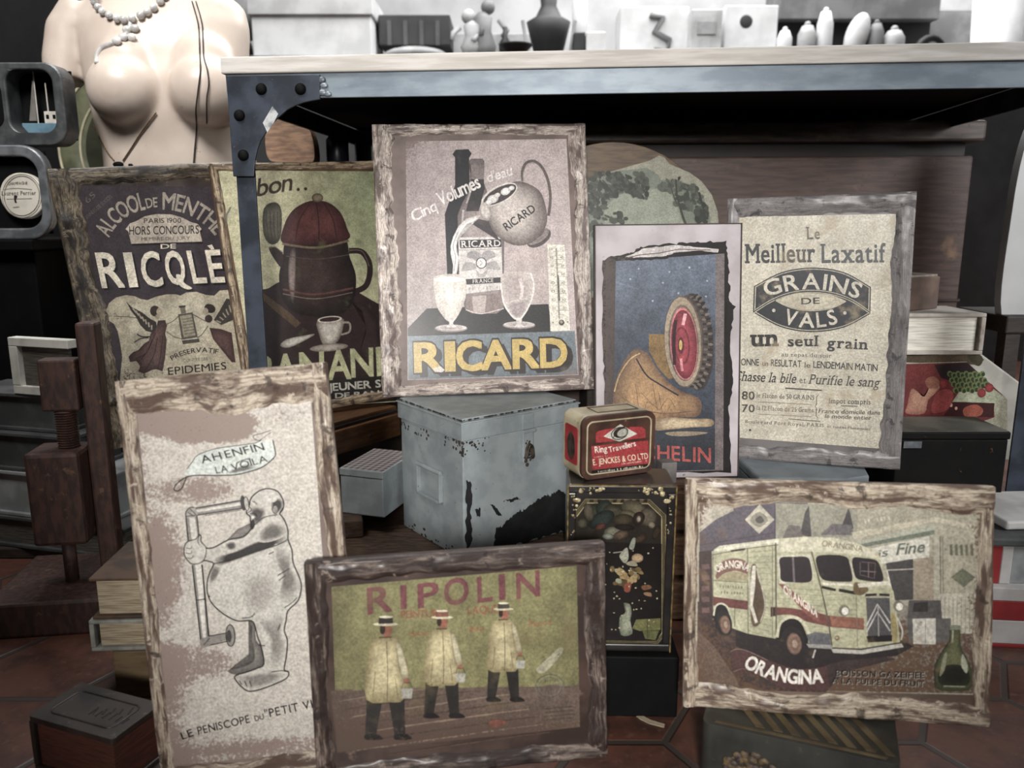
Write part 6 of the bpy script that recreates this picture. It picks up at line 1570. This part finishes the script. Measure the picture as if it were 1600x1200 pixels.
g.tube([(-.15, .016, .962), (-.182, .01, .915), (-.194, .0, .855), (-.193, -.008, .82)], [.045, .046, .042, .036], 16)
body = g.build('torso', SKIN, mq)
rm = body.modifiers.new('remesh', 'REMESH'); rm.mode = 'VOXEL'; rm.voxel_size = 0.006; rm.use_smooth_shade = True
sm = body.modifiers.new('smooth', 'SMOOTH'); sm.factor = 0.6; sm.iterations = 7
g = G(); g.lathe([(.13, 0), (.13, .012), (.02, .02), (.018, .45)], 28); g.build('stand', BLACK, mq, smooth=True)
mq_i = (Matrix.Translation(mq.location) @ Matrix.Rotation(mq.rotation_euler.z, 4, 'Z')).inverted()
from mathutils.bvhtree import BVHTree
_dg = bpy.context.evaluated_depsgraph_get()
_bv = BVHTree.FromObject(body, _dg)
_mw = Matrix.Translation(mq.location) @ Matrix.Rotation(mq.rotation_euler.z, 4, 'Z')
def at_m(x, y, Y, lift=.003):
    """point of the mannequin's skin behind a pixel, lifted a little off it"""
    i_ = _mw.inverted(); d = (i_.to_3x3() @ ray(x, y)).normalized()
    hit = _bv.ray_cast(i_ @ CAM, d)[0]
    if hit is None: return at_y(x, y, Y + .06)
    return _mw @ (hit - d * lift)
def mqp(px, py, Y): return mq_i @ at_m(px, py, Y)
NECK = mat('grey_pearl', S(206, 204, 202), S(170, 168, 166), 60, rough=0.25, coat=0.3)
o = empty('bead_necklace', (-0.66, 1.68, 0.95), (0, 0, 0), 'looped necklace of large pale beads on the mannequin chest', 'necklace')
ni = Matrix.Translation(o.location).inverted()
loop = [at_m(x, y, 1.54, .008) for x, y in spline([(140, -30), (146, 0), (160, 18), (188, 30), (214, 26), (240, 12), (262, -12)], 10)]
acc, last = [], None
for p in loop:
    p = Vector(p)
    if last is None or (p - last).length > .0135: acc.append(p); last = p
for p in acc:
    g = G(); g.ball(ni @ p, .0072, n=8); g.build('bead', NECK, o, smooth=True)
o = empty('flower_pendant', at_m(205, 48, 1.515), (0, 0, 0), 'pale petal pendant cord hanging across the mannequin breast', 'necklace')
pi_ = Matrix.Translation(o.location).inverted()
for q in ((198, 46), (210, 44), (205, 58), (192, 58), (182, 64)):
    g = G(); g.ball(pi_ @ at_m(q[0], q[1], 1.512, .007), .009, n=7, sq=(1, .5, .8)); g.build('petal', NECK, o, smooth=True)
g = G(); g.tube([pi_ @ at_m(x, y, Y) for x, y, Y in spline([(205, 30, 1.52), (200, 50, 1.513), (178, 66, 1.508), (160, 74, 1.505), (152, 86, 1.5), (151, 98, 1.49)], 5)], .0045, 7); g.build('cord', NECK, o, smooth=True)
BLK = mat('black_cord', S(52, 40, 36), S(40, 31, 28), 40, rough=0.7)
o = empty('black_cord_necklace', at_m(305, 90, 1.50), (0, 0, 0), 'thin black double cord hanging down the mannequin breast to the picture boards', 'necklace')
pi_ = Matrix.Translation(o.location).inverted()
g = G(); g.tube([pi_ @ at_m(x, y, Y) for x, y, Y in spline([(300, 2, 1.53), (310, 40, 1.51), (312, 80, 1.50), (313, 110, 1.468), (309, 145, 1.455), (306, 172, 1.462), (307, 200, 1.49), (304, 235, 1.51), (302, 262, 1.51)], 6)], .0013, 6); g.build('long_cord', BLK, o)
g = G(); g.tube([pi_ @ at_m(x, y, Y) for x, y, Y in spline([(306, 2, 1.53), (316, 40, 1.51), (318, 85, 1.49), (324, 110, 1.468), (326, 132, 1.455), (323, 155, 1.458), (323, 193, 1.485)], 6)], .0013, 6); g.build('short_cord', BLK, o)
GOLD = mat('fine_brass_chain', S(138, 112, 78), S(96, 76, 52), 300, rough=0.4, metal=0.5)
o = empty('pendant_chain', at_m(183, 252, 1.51), (0, 0, 0), 'fine brass chain with a black pendant just above the dark mint board', 'necklace')
pi_ = Matrix.Translation(o.location).inverted()
g = G(); g.tube([pi_ @ at_m(x, y, Y) for x, y, Y in spline([(146, 196, 1.50), (158, 220, 1.512), (168, 238, 1.515), (178, 250, 1.515)], 4)], .0011, 6); g.build('chain', GOLD, o)
g = G(); g.tube([pi_ @ at_m(x, y, Y) for x, y, Y in spline([(244, 176, 1.50), (220, 208, 1.515), (206, 230, 1.515), (192, 251, 1.515)], 4)], .0013, 6); g.build('chain', GOLD, o)
g = G(); g.ball(pi_ @ at_m(185, 257, 1.513), .008, n=8, sq=(1.4, .5, .7)); g.ball(pi_ @ at_m(204, 258, 1.513), .005, n=7, sq=(1, .5, .6)); g.build('pendant', BLACK, o, smooth=True)

# green plate with cream bands on edge, lace scrap
pc_ = at_y(223, 232, 1.88)
PLM = mat('olive_glaze', S(118, 120, 96), S(92, 94, 74), 20, rough=0.35, coat=0.3); CRM = mat('cream_band', S(202, 196, 168), S(178, 172, 146), 30, rough=0.4); PLD = mat('dark_olive_centre', S(60, 62, 46), S(46, 48, 36), 20, rough=0.4)
r = 133 / FPX * 1.85
o = empty('banded_plate', (pc_.x, 1.88, pc_.z - r), (radians(-4), 0, 0), 'big olive plate with cream bands standing on edge behind the mannequin', 'plate')
Mp = Matrix.Translation((0, 0, r)) @ XZ
g = G(); g.lathe([(.001, -.012), (r * .72, -.010), (r * .80, -.004), (r, .006), (r, .002), (r * .8, -.009), (r * .7, -.016), (.001, -.016)], 64, Mp); g.build('plate_body', PLM, o, smooth=True)
g = G(); g.lathe([(.001, -.0115), (r * .715, -.0095)], 64, Mp, cap=False); g.build('plate_centre', PLD, o, smooth=True)
for q, z in ((.985, .006), (.77, -.006)):
    g = G(); g.tube([Mp @ Vector((r * q * cos(a_), r * q * sin(a_), z)) for a_ in [2 * pi * k / 64 for k in range(64)]], .0032, 6, closed=True); g.build('cream_band', CRM, o, smooth=True)
o = empty('wooden_crate', (pc_.x, 1.85, 0), (0, 0, 0), 'dark crate behind the mannequin carrying the banded plate', 'crate')
g = G(); g.box((-.13, 0, 0), (.12, .14, pc_.z - r - .001)); g.build('body', DKWOOD, o, .003)
bpy.context.view_layer.update()

# ------------------------------------------------------------------ metal frames on the low cabinet
ALU = mat('brushed_aluminium', S(150, 154, 158), S(112, 116, 120), 30, (1, 12, 1), rough=0.35, metal=0.5)
ALUD = mat('dull_aluminium', S(96, 98, 100), S(70, 72, 74), 30, rough=0.45, metal=0.4)
def frame_ring(name, pts_out, pts_in, d, m, parent, part):
    g = G(); n = len(pts_out)
    vs = [(x, 0, z) for x, z in pts_out] + [(x, 0, z) for x, z in pts_in] + [(x, d, z) for x, z in pts_out] + [(x, d, z) for x, z in pts_in]
    fs = []
    for i in range(n):
        j = (i + 1) % n
        fs += [(i, j, n + j, n + i), (2 * n + i, 3 * n + i, 3 * n + j, 2 * n + j), (i, 2 * n + i, 2 * n + j, j), (n + i, n + j, 3 * n + j, 3 * n + i)]
    g.add(vs, fs)
    return g.build(part, m, parent, .003)
Yf = 1.49
xr = at_y(76, 300, Yf).x
fr2 = empty('porthole_surround', (xr - .10, Yf, 0.5200), (0, 0, 0), 'rounded aluminium surround of a round white plaque', 'surround')
fh = at_y(40, 226, Yf).z - .5200
frame_ring('f', rounded(-.16, 0, .10, fh, .045, 8), rounded(-.145, .020, .083, fh - .020, .03, 8), .022, ALU, fr2, 'rim')
g = G(); g.box((-.15, .017, .01), (.09, .0215, fh - .01)); g.build('dark_back', BLACK, fr2)
pc = at_y(33, 306, Yf); lx, lz = pc.x - fr2.location.x, pc.z - .5200
g = G(); g.lathe([(.041, 0), (.041, .012), (.039, .014)], 40, Matrix.Translation((lx, .0165, lz)) @ XZ @ Matrix.Identity(4)); pq_ = g.build('plaque', mat('plaque_ivory', S(222, 216, 204), S(204, 198, 186), 20, rough=0.5), fr2, .001)
P = Print(fr2, .0165 - .0146)
P.ring(34, 306, 27.5, 31, 1, S(120, 112, 100), n=40); P.ring(34, 306, 30.5, 34, .8, S(150, 142, 128), n=40)
P.tl('CHAMPAGNE', (12, 289), (43, 288), 4.4, S(120, 112, 102), bold=.01); P.tl('Laurent Perrier', (2, 305), (56, 304), 6, S(110, 102, 92), serif=True); P.line([(6, 296), (24, 294), (50, 296)], .7, S(150, 142, 130), smooth=4); P.line([(10, 311), (50, 310)], .7, S(160, 152, 140)); P.blob([(22, 306), (27, 306), (25, 312), (26, 316), (23, 316)], S(60, 54, 50)); P.line([(20, 324), (30, 323)], 1, S(150, 142, 130))
ob = P.build('plaque_print', print_mat('plaque_lettering', S(200, 194, 182), 0.2, mott=.05)); 
fr1 = empty('porthole_surround', (xr - .10, Yf + .01, .5201 + fh), (0, 0, 0), 'dull grey surround with two openings and a toy sailing boat in one', 'surround')
h1 = at_y(40, 97, Yf + .01).z - fr1.location.z
fx = lambda px: at_y(px, 160, Yf + .01).x - fr1.location.x
frame_ring('f', rounded(-.16, 0, fx(100), h1, .03, 8), rounded(fx(12), .022, fx(84), h1 - .012, .022, 8), .045, ALUD, fr1, 'rim')
g = G(); g.box((-.15, .041, .012), (fx(96), .0448, h1 - .008)); g.build('dark_back', BLACK, fr1)
g = G(); g.prism(rounded(-.14, .03, fx(4), h1 - .03, .02), 0, .0012, XZ); g.build('dark_pane', BLACK, fr1)
bp = at_y(66, 206, Yf)
o = empty('toy_boat', (fr1.location.x + fx(58), Yf + .032, fr1.location.z + .0225), (0, 0, 0), 'small toy boat with blue hull and white cabin inside the dull grey frame', 'toy boat')
BH = mat('boat_blue', S(104, 136, 152), S(84, 112, 128), 30, rough=0.5); BW_ = mat('boat_white', S(206, 202, 194), S(180, 176, 168), 30, rough=0.5)
g = G(); g.prism([(-.04, .012), (-.03, 0), (.032, 0), (.046, .016), (.03, .017), (-.04, .017)], -.008, .008, XZ); g.build('hull', BH, o, .001)
g = G(); g.box((.0, -.005, .017), (.026, .006, .038)); cab = g.build('cabin', BW_, o, .001)
for x in (.004, .016):
    g = G(); g.box((x, -.0056, .025), (x + .005, -.005, .032)); g.build('cabin_window', BLACK, cab)
for x, h_ in ((-.014, .09), (.006, .07)):
    g = G(); g.tube([(x, 0, .0168), (x, 0, .017 + h_)], .0012, 6); g.build('mast', BW_, o)
g = G(); g.prism([(-.03, .022), (-.016, .022), (-.0155, .098)], -.0006, .0006, XZ); g.build('sail', mat('boat_sail', S(120, 116, 110), S(96, 92, 88), 30), o)

# ------------------------------------------------------------------ books and the old wooden press at the dark end
PAGE = mat('page_block', S(176, 162, 138), S(132, 118, 96), 30, (1, 1, 26), rough=0.8)
PAGEW = mat('white_page_block', S(224, 220, 210), S(190, 184, 172), 22, (1, 1, 22), rough=0.8)
PAGEG = mat('grey_page_block', S(96, 92, 84), S(52, 49, 45), 30, (1, 1, 40), rough=0.8)
def book(name, loc, rz, w, d, h, cover, page, label, t=.004, spine='l', group=None, cat='book'):
    """lying book: w along x, d deep, h thick, spine on the given side"""
    o = empty(name, loc, (0, 0, rz), label, cat, group)
    g = G(); g.box((0, 0, 0), (w, d, t)); g.build('cover', cover, o, .0012)
    g = G(); g.box((0, 0, h - t), (w, d, h)); g.build('cover', cover, o, .0012)
    s0, s1 = {'l': ((0, 0), (t * 1.2, d)), 'r': ((w - t * 1.2, 0), (w, d)), 'b': ((0, d - t), (w, d))}[spine]
    g = G(); g.box((s0[0], s0[1], t + .0002), (s1[0], s1[1], h - t - .0002)); g.build('spine', cover, o, .001)
    x0 = .006 if spine != 'l' else t * 1.2 + .004; x1 = w - (.006 if spine != 'r' else t * 1.2 + .004)
    g = G(); g.box((x0, .006, t + .0001), (x1, d - .006, h - t - .0001)); g.build('pages', page, o)
    return o
BKG = mat('sage_grey_cloth', S(150, 150, 142), S(122, 122, 116), 60, rough=0.8); BKB = mat('brown_marbled_board', S(84, 62, 46), S(56, 42, 34), 30, rough=0.6)
LG = mat('pale_grey_board', S(150, 154, 154), S(124, 128, 128), 20, rough=0.75); DGY = mat('slate_grey_board', S(74, 76, 76), S(56, 58, 58), 20, rough=0.75); IV = mat('ivory_board', S(204, 202, 194), S(176, 174, 168), 20, rough=0.7)
# the pair beside the caricature
zb = .061
p = at_z(143, 1018, zb)
book('old_book', (p.x, p.y, zb), radians(3), .18, .12, .0385, BKG, PAGE, 'lower sage cloth book of the pair beside the caricature', .0045, 'l', 'books beside the caricature board')
p = at_z(136, 905, zb + .090)
book('old_book', (p.x, p.y + .002, zb + .0388), radians(3), .18, .11, .051, BKB, PAGE, 'upper thick brown book of the pair beside the caricature', .004, 'b', 'books beside the caricature board')
p = at_y(176, 1045, .85)
o = empty('wooden_box', (p.x - .0, .852, 0), (0, 0, radians(2)), 'plain tan wooden box under the pair of old books', 'box')
g = G(); g.box((0, 0, 0.0), (.13, .11, .0605)); g.build('body', mat('tan_pine', S(112, 94, 68), S(90, 74, 54), 10, (2, 14, 14), rough=0.7), o, .002)
# dark leather book in front
fp, lp, bp_ = at_z(175, 1156, .062), at_z(43, 1118, .062), at_z(140, 1062, .062)
LEA = mat('dark_tooled_leather', S(54, 46, 42), S(32, 28, 27), 22, rough=0.42, bump=0.3, spots=[(120, .62, .7, S(84, 72, 64))], coat=0.2)
u = (lp - fp).xy; ang = atan2(-u.y, -u.x)
L1 = u.length; L2 = (bp_ - lp).length * .9
o = empty('leather_book', (lp.x, lp.y, 0), (0, 0, ang), 'dark leather book with tooled lettering lying low on the tiles', 'book')
g = G(); g.box((0, 0, .0), (L1, L2, .006)); g.build('cover', LEA, o, .0015)
g = G(); g.prism(rounded(0, 0, L1, L2, .004), .056, .062); top_c = g.build('cover', LEA, o, .0018)
g = G(); g.box((0, 0, .0062), (.006, L2, .0558)); g.build('spine', LEA, o, .001)
g = G(); g.box((.007, .004, .0062), (L1 - .004, L2 - .004, .0558)); g.build('pages', mat('red_edged_pages', S(92, 52, 42), S(62, 38, 33), 40, (1, 1, 24), rough=0.6), o)
g = G(); random.seed(8)
for k in range(11):
    g.box((k * .0044, 0, 0), (k * .0044 + .001 + random.random() * .0012, .008 + random.random() * .004, .0006), Matrix.Translation((L1 * .5, L2 * .36, .0619)) @ Matrix.Rotation(radians(8), 4, 'Z') @ Matrix.Rotation(radians(12 if k % 2 else -8), 4, 'Z'))
tl_ = g.build('tooled_ornament', mat('tooled_dark', S(26, 23, 22), S(20, 18, 17), 30, rough=0.6), top_c); tl_['kind'] = 'stuff'
g = G(); ring_ = [(x, y, .0621) for x, y in rounded(.014, .012, L1 - .014, L2 - .012, .008)]; g.tube(ring_, .0011, 6, closed=True); g.build('tooled_border', LEA, top_c, smooth=True)

# wooden screw press
PRS = mat('press_red_brown', S(74, 50, 42), S(50, 35, 31), 14, (10, 10, 3), rough=0.6, bump=0.2, spots=[(70, .62, .72, S(98, 74, 58))])
pb = at_z(120, 985, 0)
press = empty('screw_press', (at_y(126, 700, 1.07).x, 1.07, 0), (0, 0, radians(8)), 'old red-brown wooden screw press with a square block', 'press')
zz = lambda py: at_y(126, py, 1.07).z
g = G(); g.box((-.12, -.07, 0), (.06, .1, .05)); g.build('base', PRS, press, .004)
g = G(); g.box((.008, .0, .0502), (.034, .03, zz(505))); g.build('post', PRS, press, .004)
z1, z2 = zz(838), zz(697)
g = G(); g.box((-.062, -.034, z1), (.0078, .03, z2)); g.build('block', PRS, press, .006)
g = G(); n = 15
za, zb2 = z2 + .0003, zz(640)
g.lathe([(.011 + (.0035 if k % 2 else 0), za + (zb2 - za) * k / (2 * n)) for k in range(2 * n + 1)], 20, Matrix.Translation((-.014, 0, 0))); g.build('screw_thread', PRS, press, smooth=False)
g = G(); g.box((-.04, -.012, zb2 + .0003), (.0078, .016, zz(560))); g.build('nut_beam', PRS, press, .003)
g = G(); g.lathe([(.009, .0502), (.009, z1 - .0003)], 14, Matrix.Translation((-.03, 0, 0))); g.build('lower_spindle', PRS, press, smooth=True)

# stack of big pale books behind the press
def px_book(px0, px1, z, h, Y0, Y1, depth, cover, page, label, spine='l', t=.006):
    Y0 += .075; Y1 += .075; depth *= .6
    a = Vector((at_y(px0, 600, Y0).x, Y0)); b2 = Vector((at_y(px1, 600, Y1).x, Y1)); u = b2 - a
    return book('large_book', (a.x, a.y, z), atan2(u.y, u.x), u.length, depth, h, cover, page, label, t, spine, 'large pale books stacked behind the press')
zY = lambda py, Y: at_y(60, py, Y).z
hh = [zY(912, 1.17), zY(846, 1.17), zY(770, 1.17), zY(706, 1.17), zY(632, 1.17), zY(543, 1.17)]
o = empty('wooden_crate', (-.98, 1.22, 0), (0, 0, 0), 'dark crate under the stack of large pale books', 'crate')
g = G(); g.box((-.2, .03, 0), (.26, .14, .0195)); g.build('body', DKWOOD, o, .003)
zs = .02
px_book(-80, 172, zs, .054, 1.2, 1.12, .2, DGY, PAGEG, 'slate grey book at the bottom of the stack behind the press')
px_book(-60, 138, zs + .0545, .077, 1.2, 1.13, .2, LG, LG, 'pale grey boxed book second from the bottom behind the press')
px_book(-90, 100, zs + .132, .064, 1.21, 1.15, .2, DGY, DGY, 'slate grey book in the middle of the stack behind the press')
px_book(-70, 92, zs + .1965, .062, 1.22, 1.17, .17, DGY, DGY, 'second slate grey book, directly under the thick ivory one')
px_book(20, 112, zs + .259, .092, 1.19, 1.155, .03, IV, PAGEG, 'thick ivory book on top of the stack behind the press', 'l', .014)

# ------------------------------------------------------------------ stack behind the text board
BT = mat('black_japanned_tin', S(14, 13, 12), S(8, 8, 8), 30, rough=0.7, spots=[(60, .66, .72, S(96, 62, 38))], spec=0.15)
BTT = mat('dusty_black_top', S(92, 92, 84), S(68, 68, 62), 20, rough=0.6)
Yk = 1.13
xl, x2 = at_y(1395, 700, Yk).x, at_y(1566, 700, Yk).x
zt = at_y(1490, 671, Yk).z; zb_ = at_y(1490, 792, Yk).z
o = empty('stack_crate', (xl + .02, Yk, 0), (0, 0, 0), 'dark crate under the black tin beside the text-only board', 'crate')
g = G(); g.box((0, .0, 0), (x2 - xl - .03, .085, zb_ - .0003)); g.build('body', DKWOOD, o, .003)
bt_ = empty('black_tin', (xl, Yk - .012, zb_), (0, 0, 0), 'black rust-flecked tin under the fruit carton', 'tin')
g = G(); g.box((0, 0, 0), (x2 - xl, .09, zt - zb_ - .012)); g.build('tin_body', BT, bt_, .002)
g = G(); g.box((-.002, -.002, zt - zb_ - .0117), (x2 - xl + .002, .092, zt - zb_ - .0005)); lid_ = g.build('lid', BT, bt_, .002)
g = G(); g.box((0, 0, zt - zb_ - .0006), (x2 - xl, .09, zt - zb_ + .0002)); g.build('dusty_top', BTT, lid_)
g = G(); g.box((.008, -.003, zt - zb_ - .024), (.034, -.0022, zt - zb_ - .014)); g.build('label', mat('tin_label_grey', S(96, 100, 104), S(72, 76, 80), 60), bt_)
# fruit carton: upright lid with clipped corner
Yc = 1.235
FC = mat('carton_ivory', S(176, 174, 164), S(150, 148, 140), 16, rough=0.7, spots=[(60, .66, .74, S(120, 112, 98))])
x0c = at_y(1404, 640, Yc).x; xb = at_y(1599, 640, Yc).x
zb3 = at_y(1590, 716, Yc).z; ztc = at_y(1500, 553, Yc).z
pts = [(1404, 556), (1530, 552), (1597, 602), (1597, 672), (1572, 718), (1404, 718)]
o = empty('fruit_carton', (x0c, Yc, 0), (0, 0, 0), 'ivory carton with a clipped corner and a red fruit picture', 'carton')
lp_ = [(at_y(x, y, Yc).x - x0c, at_y(x, y, Yc).z) for x, y in pts]
g = G(); g.prism(lp_, 0, .008, XZ); g.build('lid', FC, o, .003)
g = G(); g.prism(inset(lp_, .006), -.14, -.0003, XZ); g.build('carton_body', FC, o, .002)
P = Print(o, -.0084)
P.poly([(1408, 556), (1528, 554), (1538, 562), (1530, 570), (1408, 566)], S(92, 78, 58)); P.blob([(1512, 556), (1530, 554), (1536, 562), (1530, 572), (1518, 566)], S(70, 62, 36))
P.poly([(1408, 568), (1510, 565), (1574, 624), (1574, 690), (1556, 702), (1408, 702)], S(164, 160, 138)); P.poly([(1408, 569), (1511, 566), (1572, 622), (1552, 626), (1554, 652), (1408, 700)], S(118, 48, 46)); P.poly([(1460, 570), (1511, 566), (1540, 594), (1500, 600), (1470, 590)], S(52, 30, 34))
P.poly([(1488, 628), (1500, 610), (1550, 606), (1572, 622), (1554, 630), (1500, 628)], S(172, 176, 148)); P.poly([(1490, 628), (1554, 630), (1552, 652), (1408 + 66, 650)], S(72, 28, 30)); P.blob([(1506, 638), (1524, 632), (1536, 640), (1530, 650), (1508, 650)], S(160, 84, 60)); P.ell(1486, 633, 2.6, 3, S(206, 160, 130)); P.ell(1494, 638, 2.2, 2.6, S(206, 160, 130))
P.shade([(1418, 632), (1424, 608), (1434, 612), (1444, 620), (1454, 602), (1462, 592), (1470, 602), (1462, 614), (1450, 626), (1444, 646), (1416, 646)], S(160, 108, 92), S(190, 142, 116), .5, 3); P.blob([(1446, 594), (1458, 588), (1468, 596), (1464, 606), (1450, 606)], S(150, 96, 76)); P.blob([(1462, 616), (1480, 608), (1490, 618), (1480, 640), (1456, 644)], S(154, 66, 64))
for k in range(34):
    x = 1484 + (k % 9) * 6.4 + (k // 9) * 3; y = 584 + (k // 9) * 8 + (k % 2) * 2
    if x > 1494 + (y - 566) * 1.05 + 28: continue
    P.ell(x, y, 4.2, 4.6, S(110, 124, 70), 0, 12); P.ell(x + 1, y + 1, 2.9, 3.2, S(52, 64, 38), 0, 10)
for x, y in ((1534, 614), (1546, 606), (1474, 600)): P.ell(x, y, 6.5, 7, S(128, 40, 44), 0, c_in=S(160, 58, 60))
P.build('fruit_picture', print_mat('fruit_print', S(110, 88, 76), 0.4, mott=.25))
g = G(); g.box((.0, .02, 0), (x2 - x0c + .02, .14, zb3 - .0003)); g.build('carton_tray', DKWOOD, o, .002)
# thick white book, small brown book
THB = mat('torn_white_jacket', S(186, 180, 172), S(150, 142, 134), 14, rough=0.75, spots=[(14, .6, .72, S(112, 98, 88))])
zbk = ztc + .0005; hb = at_y(1480, 486, 1.22).z - at_y(1480, 551, 1.22).z
xa, xb2 = at_y(1408, 500, 1.22).x, at_y(1544, 500, 1.22).x
book('thick_book', (xa, 1.222, zbk), radians(1.0), xb2 - xa, .115, hb, THB, PAGEW, 'thick white-paged book lying on the fruit carton', .006, 'r')
zsb = zbk + hb + .0005
o = empty('small_brown_book', (at_y(1395, 500, 1.28).x, 1.245, zsb), (0, 0, radians(30)), 'small brown book slanted on top of the thick white book', 'book')
BRB = mat('brown_bookcloth', S(98, 80, 70), S(74, 59, 52), 20, rough=0.65)
g = G(); g.box((0, 0, 0), (.085, .05, .052)); g.build('binding', BRB, o, .002)
g = G(); g.box((.004, .003, .052), (.081, .047, .0555)); g.build('page_edge', mat('grey_page_edge', S(136, 128, 118), S(112, 104, 96), 60), o)
# white panel, striped cartons at the edge
o = empty('ironing_board', (.893, 1.43, .392), (0, radians(-1), 0), 'smooth white round-topped board standing at the dark end of the bench', 'board')
ht = at_y(1590, 156, 1.45).z - .392
pts = [(-.028, 0), (.035, 0), (.048, ht * .5), (.044, ht * .8), (.034, ht * .97), (.02, ht), (.0, ht * .93), (-.018, ht * .78), (-.028, ht * .5)]
g = G(); g.prism(spline(pts, 6, True), 0, .02, XZ); g.build('board_body', mat('white_enamel', S(186, 186, 186), S(174, 174, 174), 6, rough=0.4), o, .005)
o = empty('dark_stool', (.95, 1.385, 0), (0, 0, 0), 'dark stool under the white round-topped board', 'stool')
g = G(); g.box((-.09, 0, .36), (.09, .16, .391)); g.build('seat', DKWOOD, o, .003)
for x, y in ((-.085, .005), (.06, .005), (-.085, .13), (.06, .13)):
    g = G(); g.box((x, y, 0), (x + .025, y + .025, .3598)); g.build('leg', DKWOOD, o)
REDC = mat('poppy_red_card', S(150, 44, 46), S(128, 36, 38), 14, rough=0.6); WHC = mat('dull_white_card', S(196, 194, 192), S(170, 168, 166), 14, rough=0.7)
Yr = .97
xr0 = at_y(1545, 950, Yr).x
zq = lambda py: max(0, at_y(1580, py, Yr).z)
o = empty('striped_carton', (xr0, Yr, 0), (0, 0, radians(-6)), 'red and white striped carton at the edge of the van board', 'carton')
segs = [(1034, 1004, REDC, 'red_band'), (1004, 968, WHC, 'white_band'), (968, 938, REDC, 'red_band'), (938, 918, WHC, 'white_band')]
z0_ = 0.0
for ya, yb, m, nm in segs:
    z1_ = zq(yb)
    g = G(); g.box((0, 0, z0_), (.14, .12, z1_ - .0002)); g.build(nm, m, o, .001); z0_ = z1_
o2 = empty('red_spine_book', (xr0, Yr + .012, z0_), (0, 0, radians(-3)), 'red box with one white strip standing on the striped carton', 'box')
zt2 = zq(858)
g = G(); g.box((0, 0, 0), (.016, .1, zt2 - z0_)); g.build('red_band', REDC, o2, .001)
g = G(); g.box((.0162, 0, 0), (.030, .1, zt2 - z0_)); g.build('white_band', WHC, o2, .001)
g = G(); g.box((.0302, .002, 0), (.13, .1, zt2 - z0_)); g.build('grey_side', LG, o2, .001)
o3 = empty('shallow_tray', (xr0 - .004, Yr + .006, zt2 + .0003), (0, 0, radians(-3)), 'dull grey tray resting on the red box beside the van board', 'tray')
g = G(); g.box((0, 0, 0), (.15, .12, .012)); g.build('lid_plate', DGY, o3, .003)
zt3 = at_y(1580, 800, 1.02).z
o4 = empty('white_folder', (at_y(1540, 790, 1.05).x, 1.0, zt2 + .0135), (0, 0, radians(4)), 'thick white folder lying above the dull grey tray', 'folder')
g = G(); g.box((0, 0, 0), (.16, .12, .012)); g.build('folder_body', WHC, o4, .003)
o = empty('paper_scrap', at_z(1016, 1128, 0.0004), (0, 0, radians(-28)), 'pale scrap of paper lying on the tiles', 'scrap')
g = G(); g.prism([(-.017, .002), (-.01, .006), (.0, .003), (.016, .003), (.017, -.003), (.0, -.004), (-.012, -.001)], 0, .0008); g.build('scrap_sheet', mat('scrap_paper', S(190, 174, 150)), o)
o = empty('ribbon_roll', (.19, 1.040, .2000), (0, 0, radians(12)), 'little grey cardboard block behind the red-fronted tin', 'block')
g = G(); g.box((.014, .0, 0), (.036, .02, .03)); g.build('block_body', mat('grey_block_card', S(112, 108, 106), S(92, 88, 86), 30), o, .001)
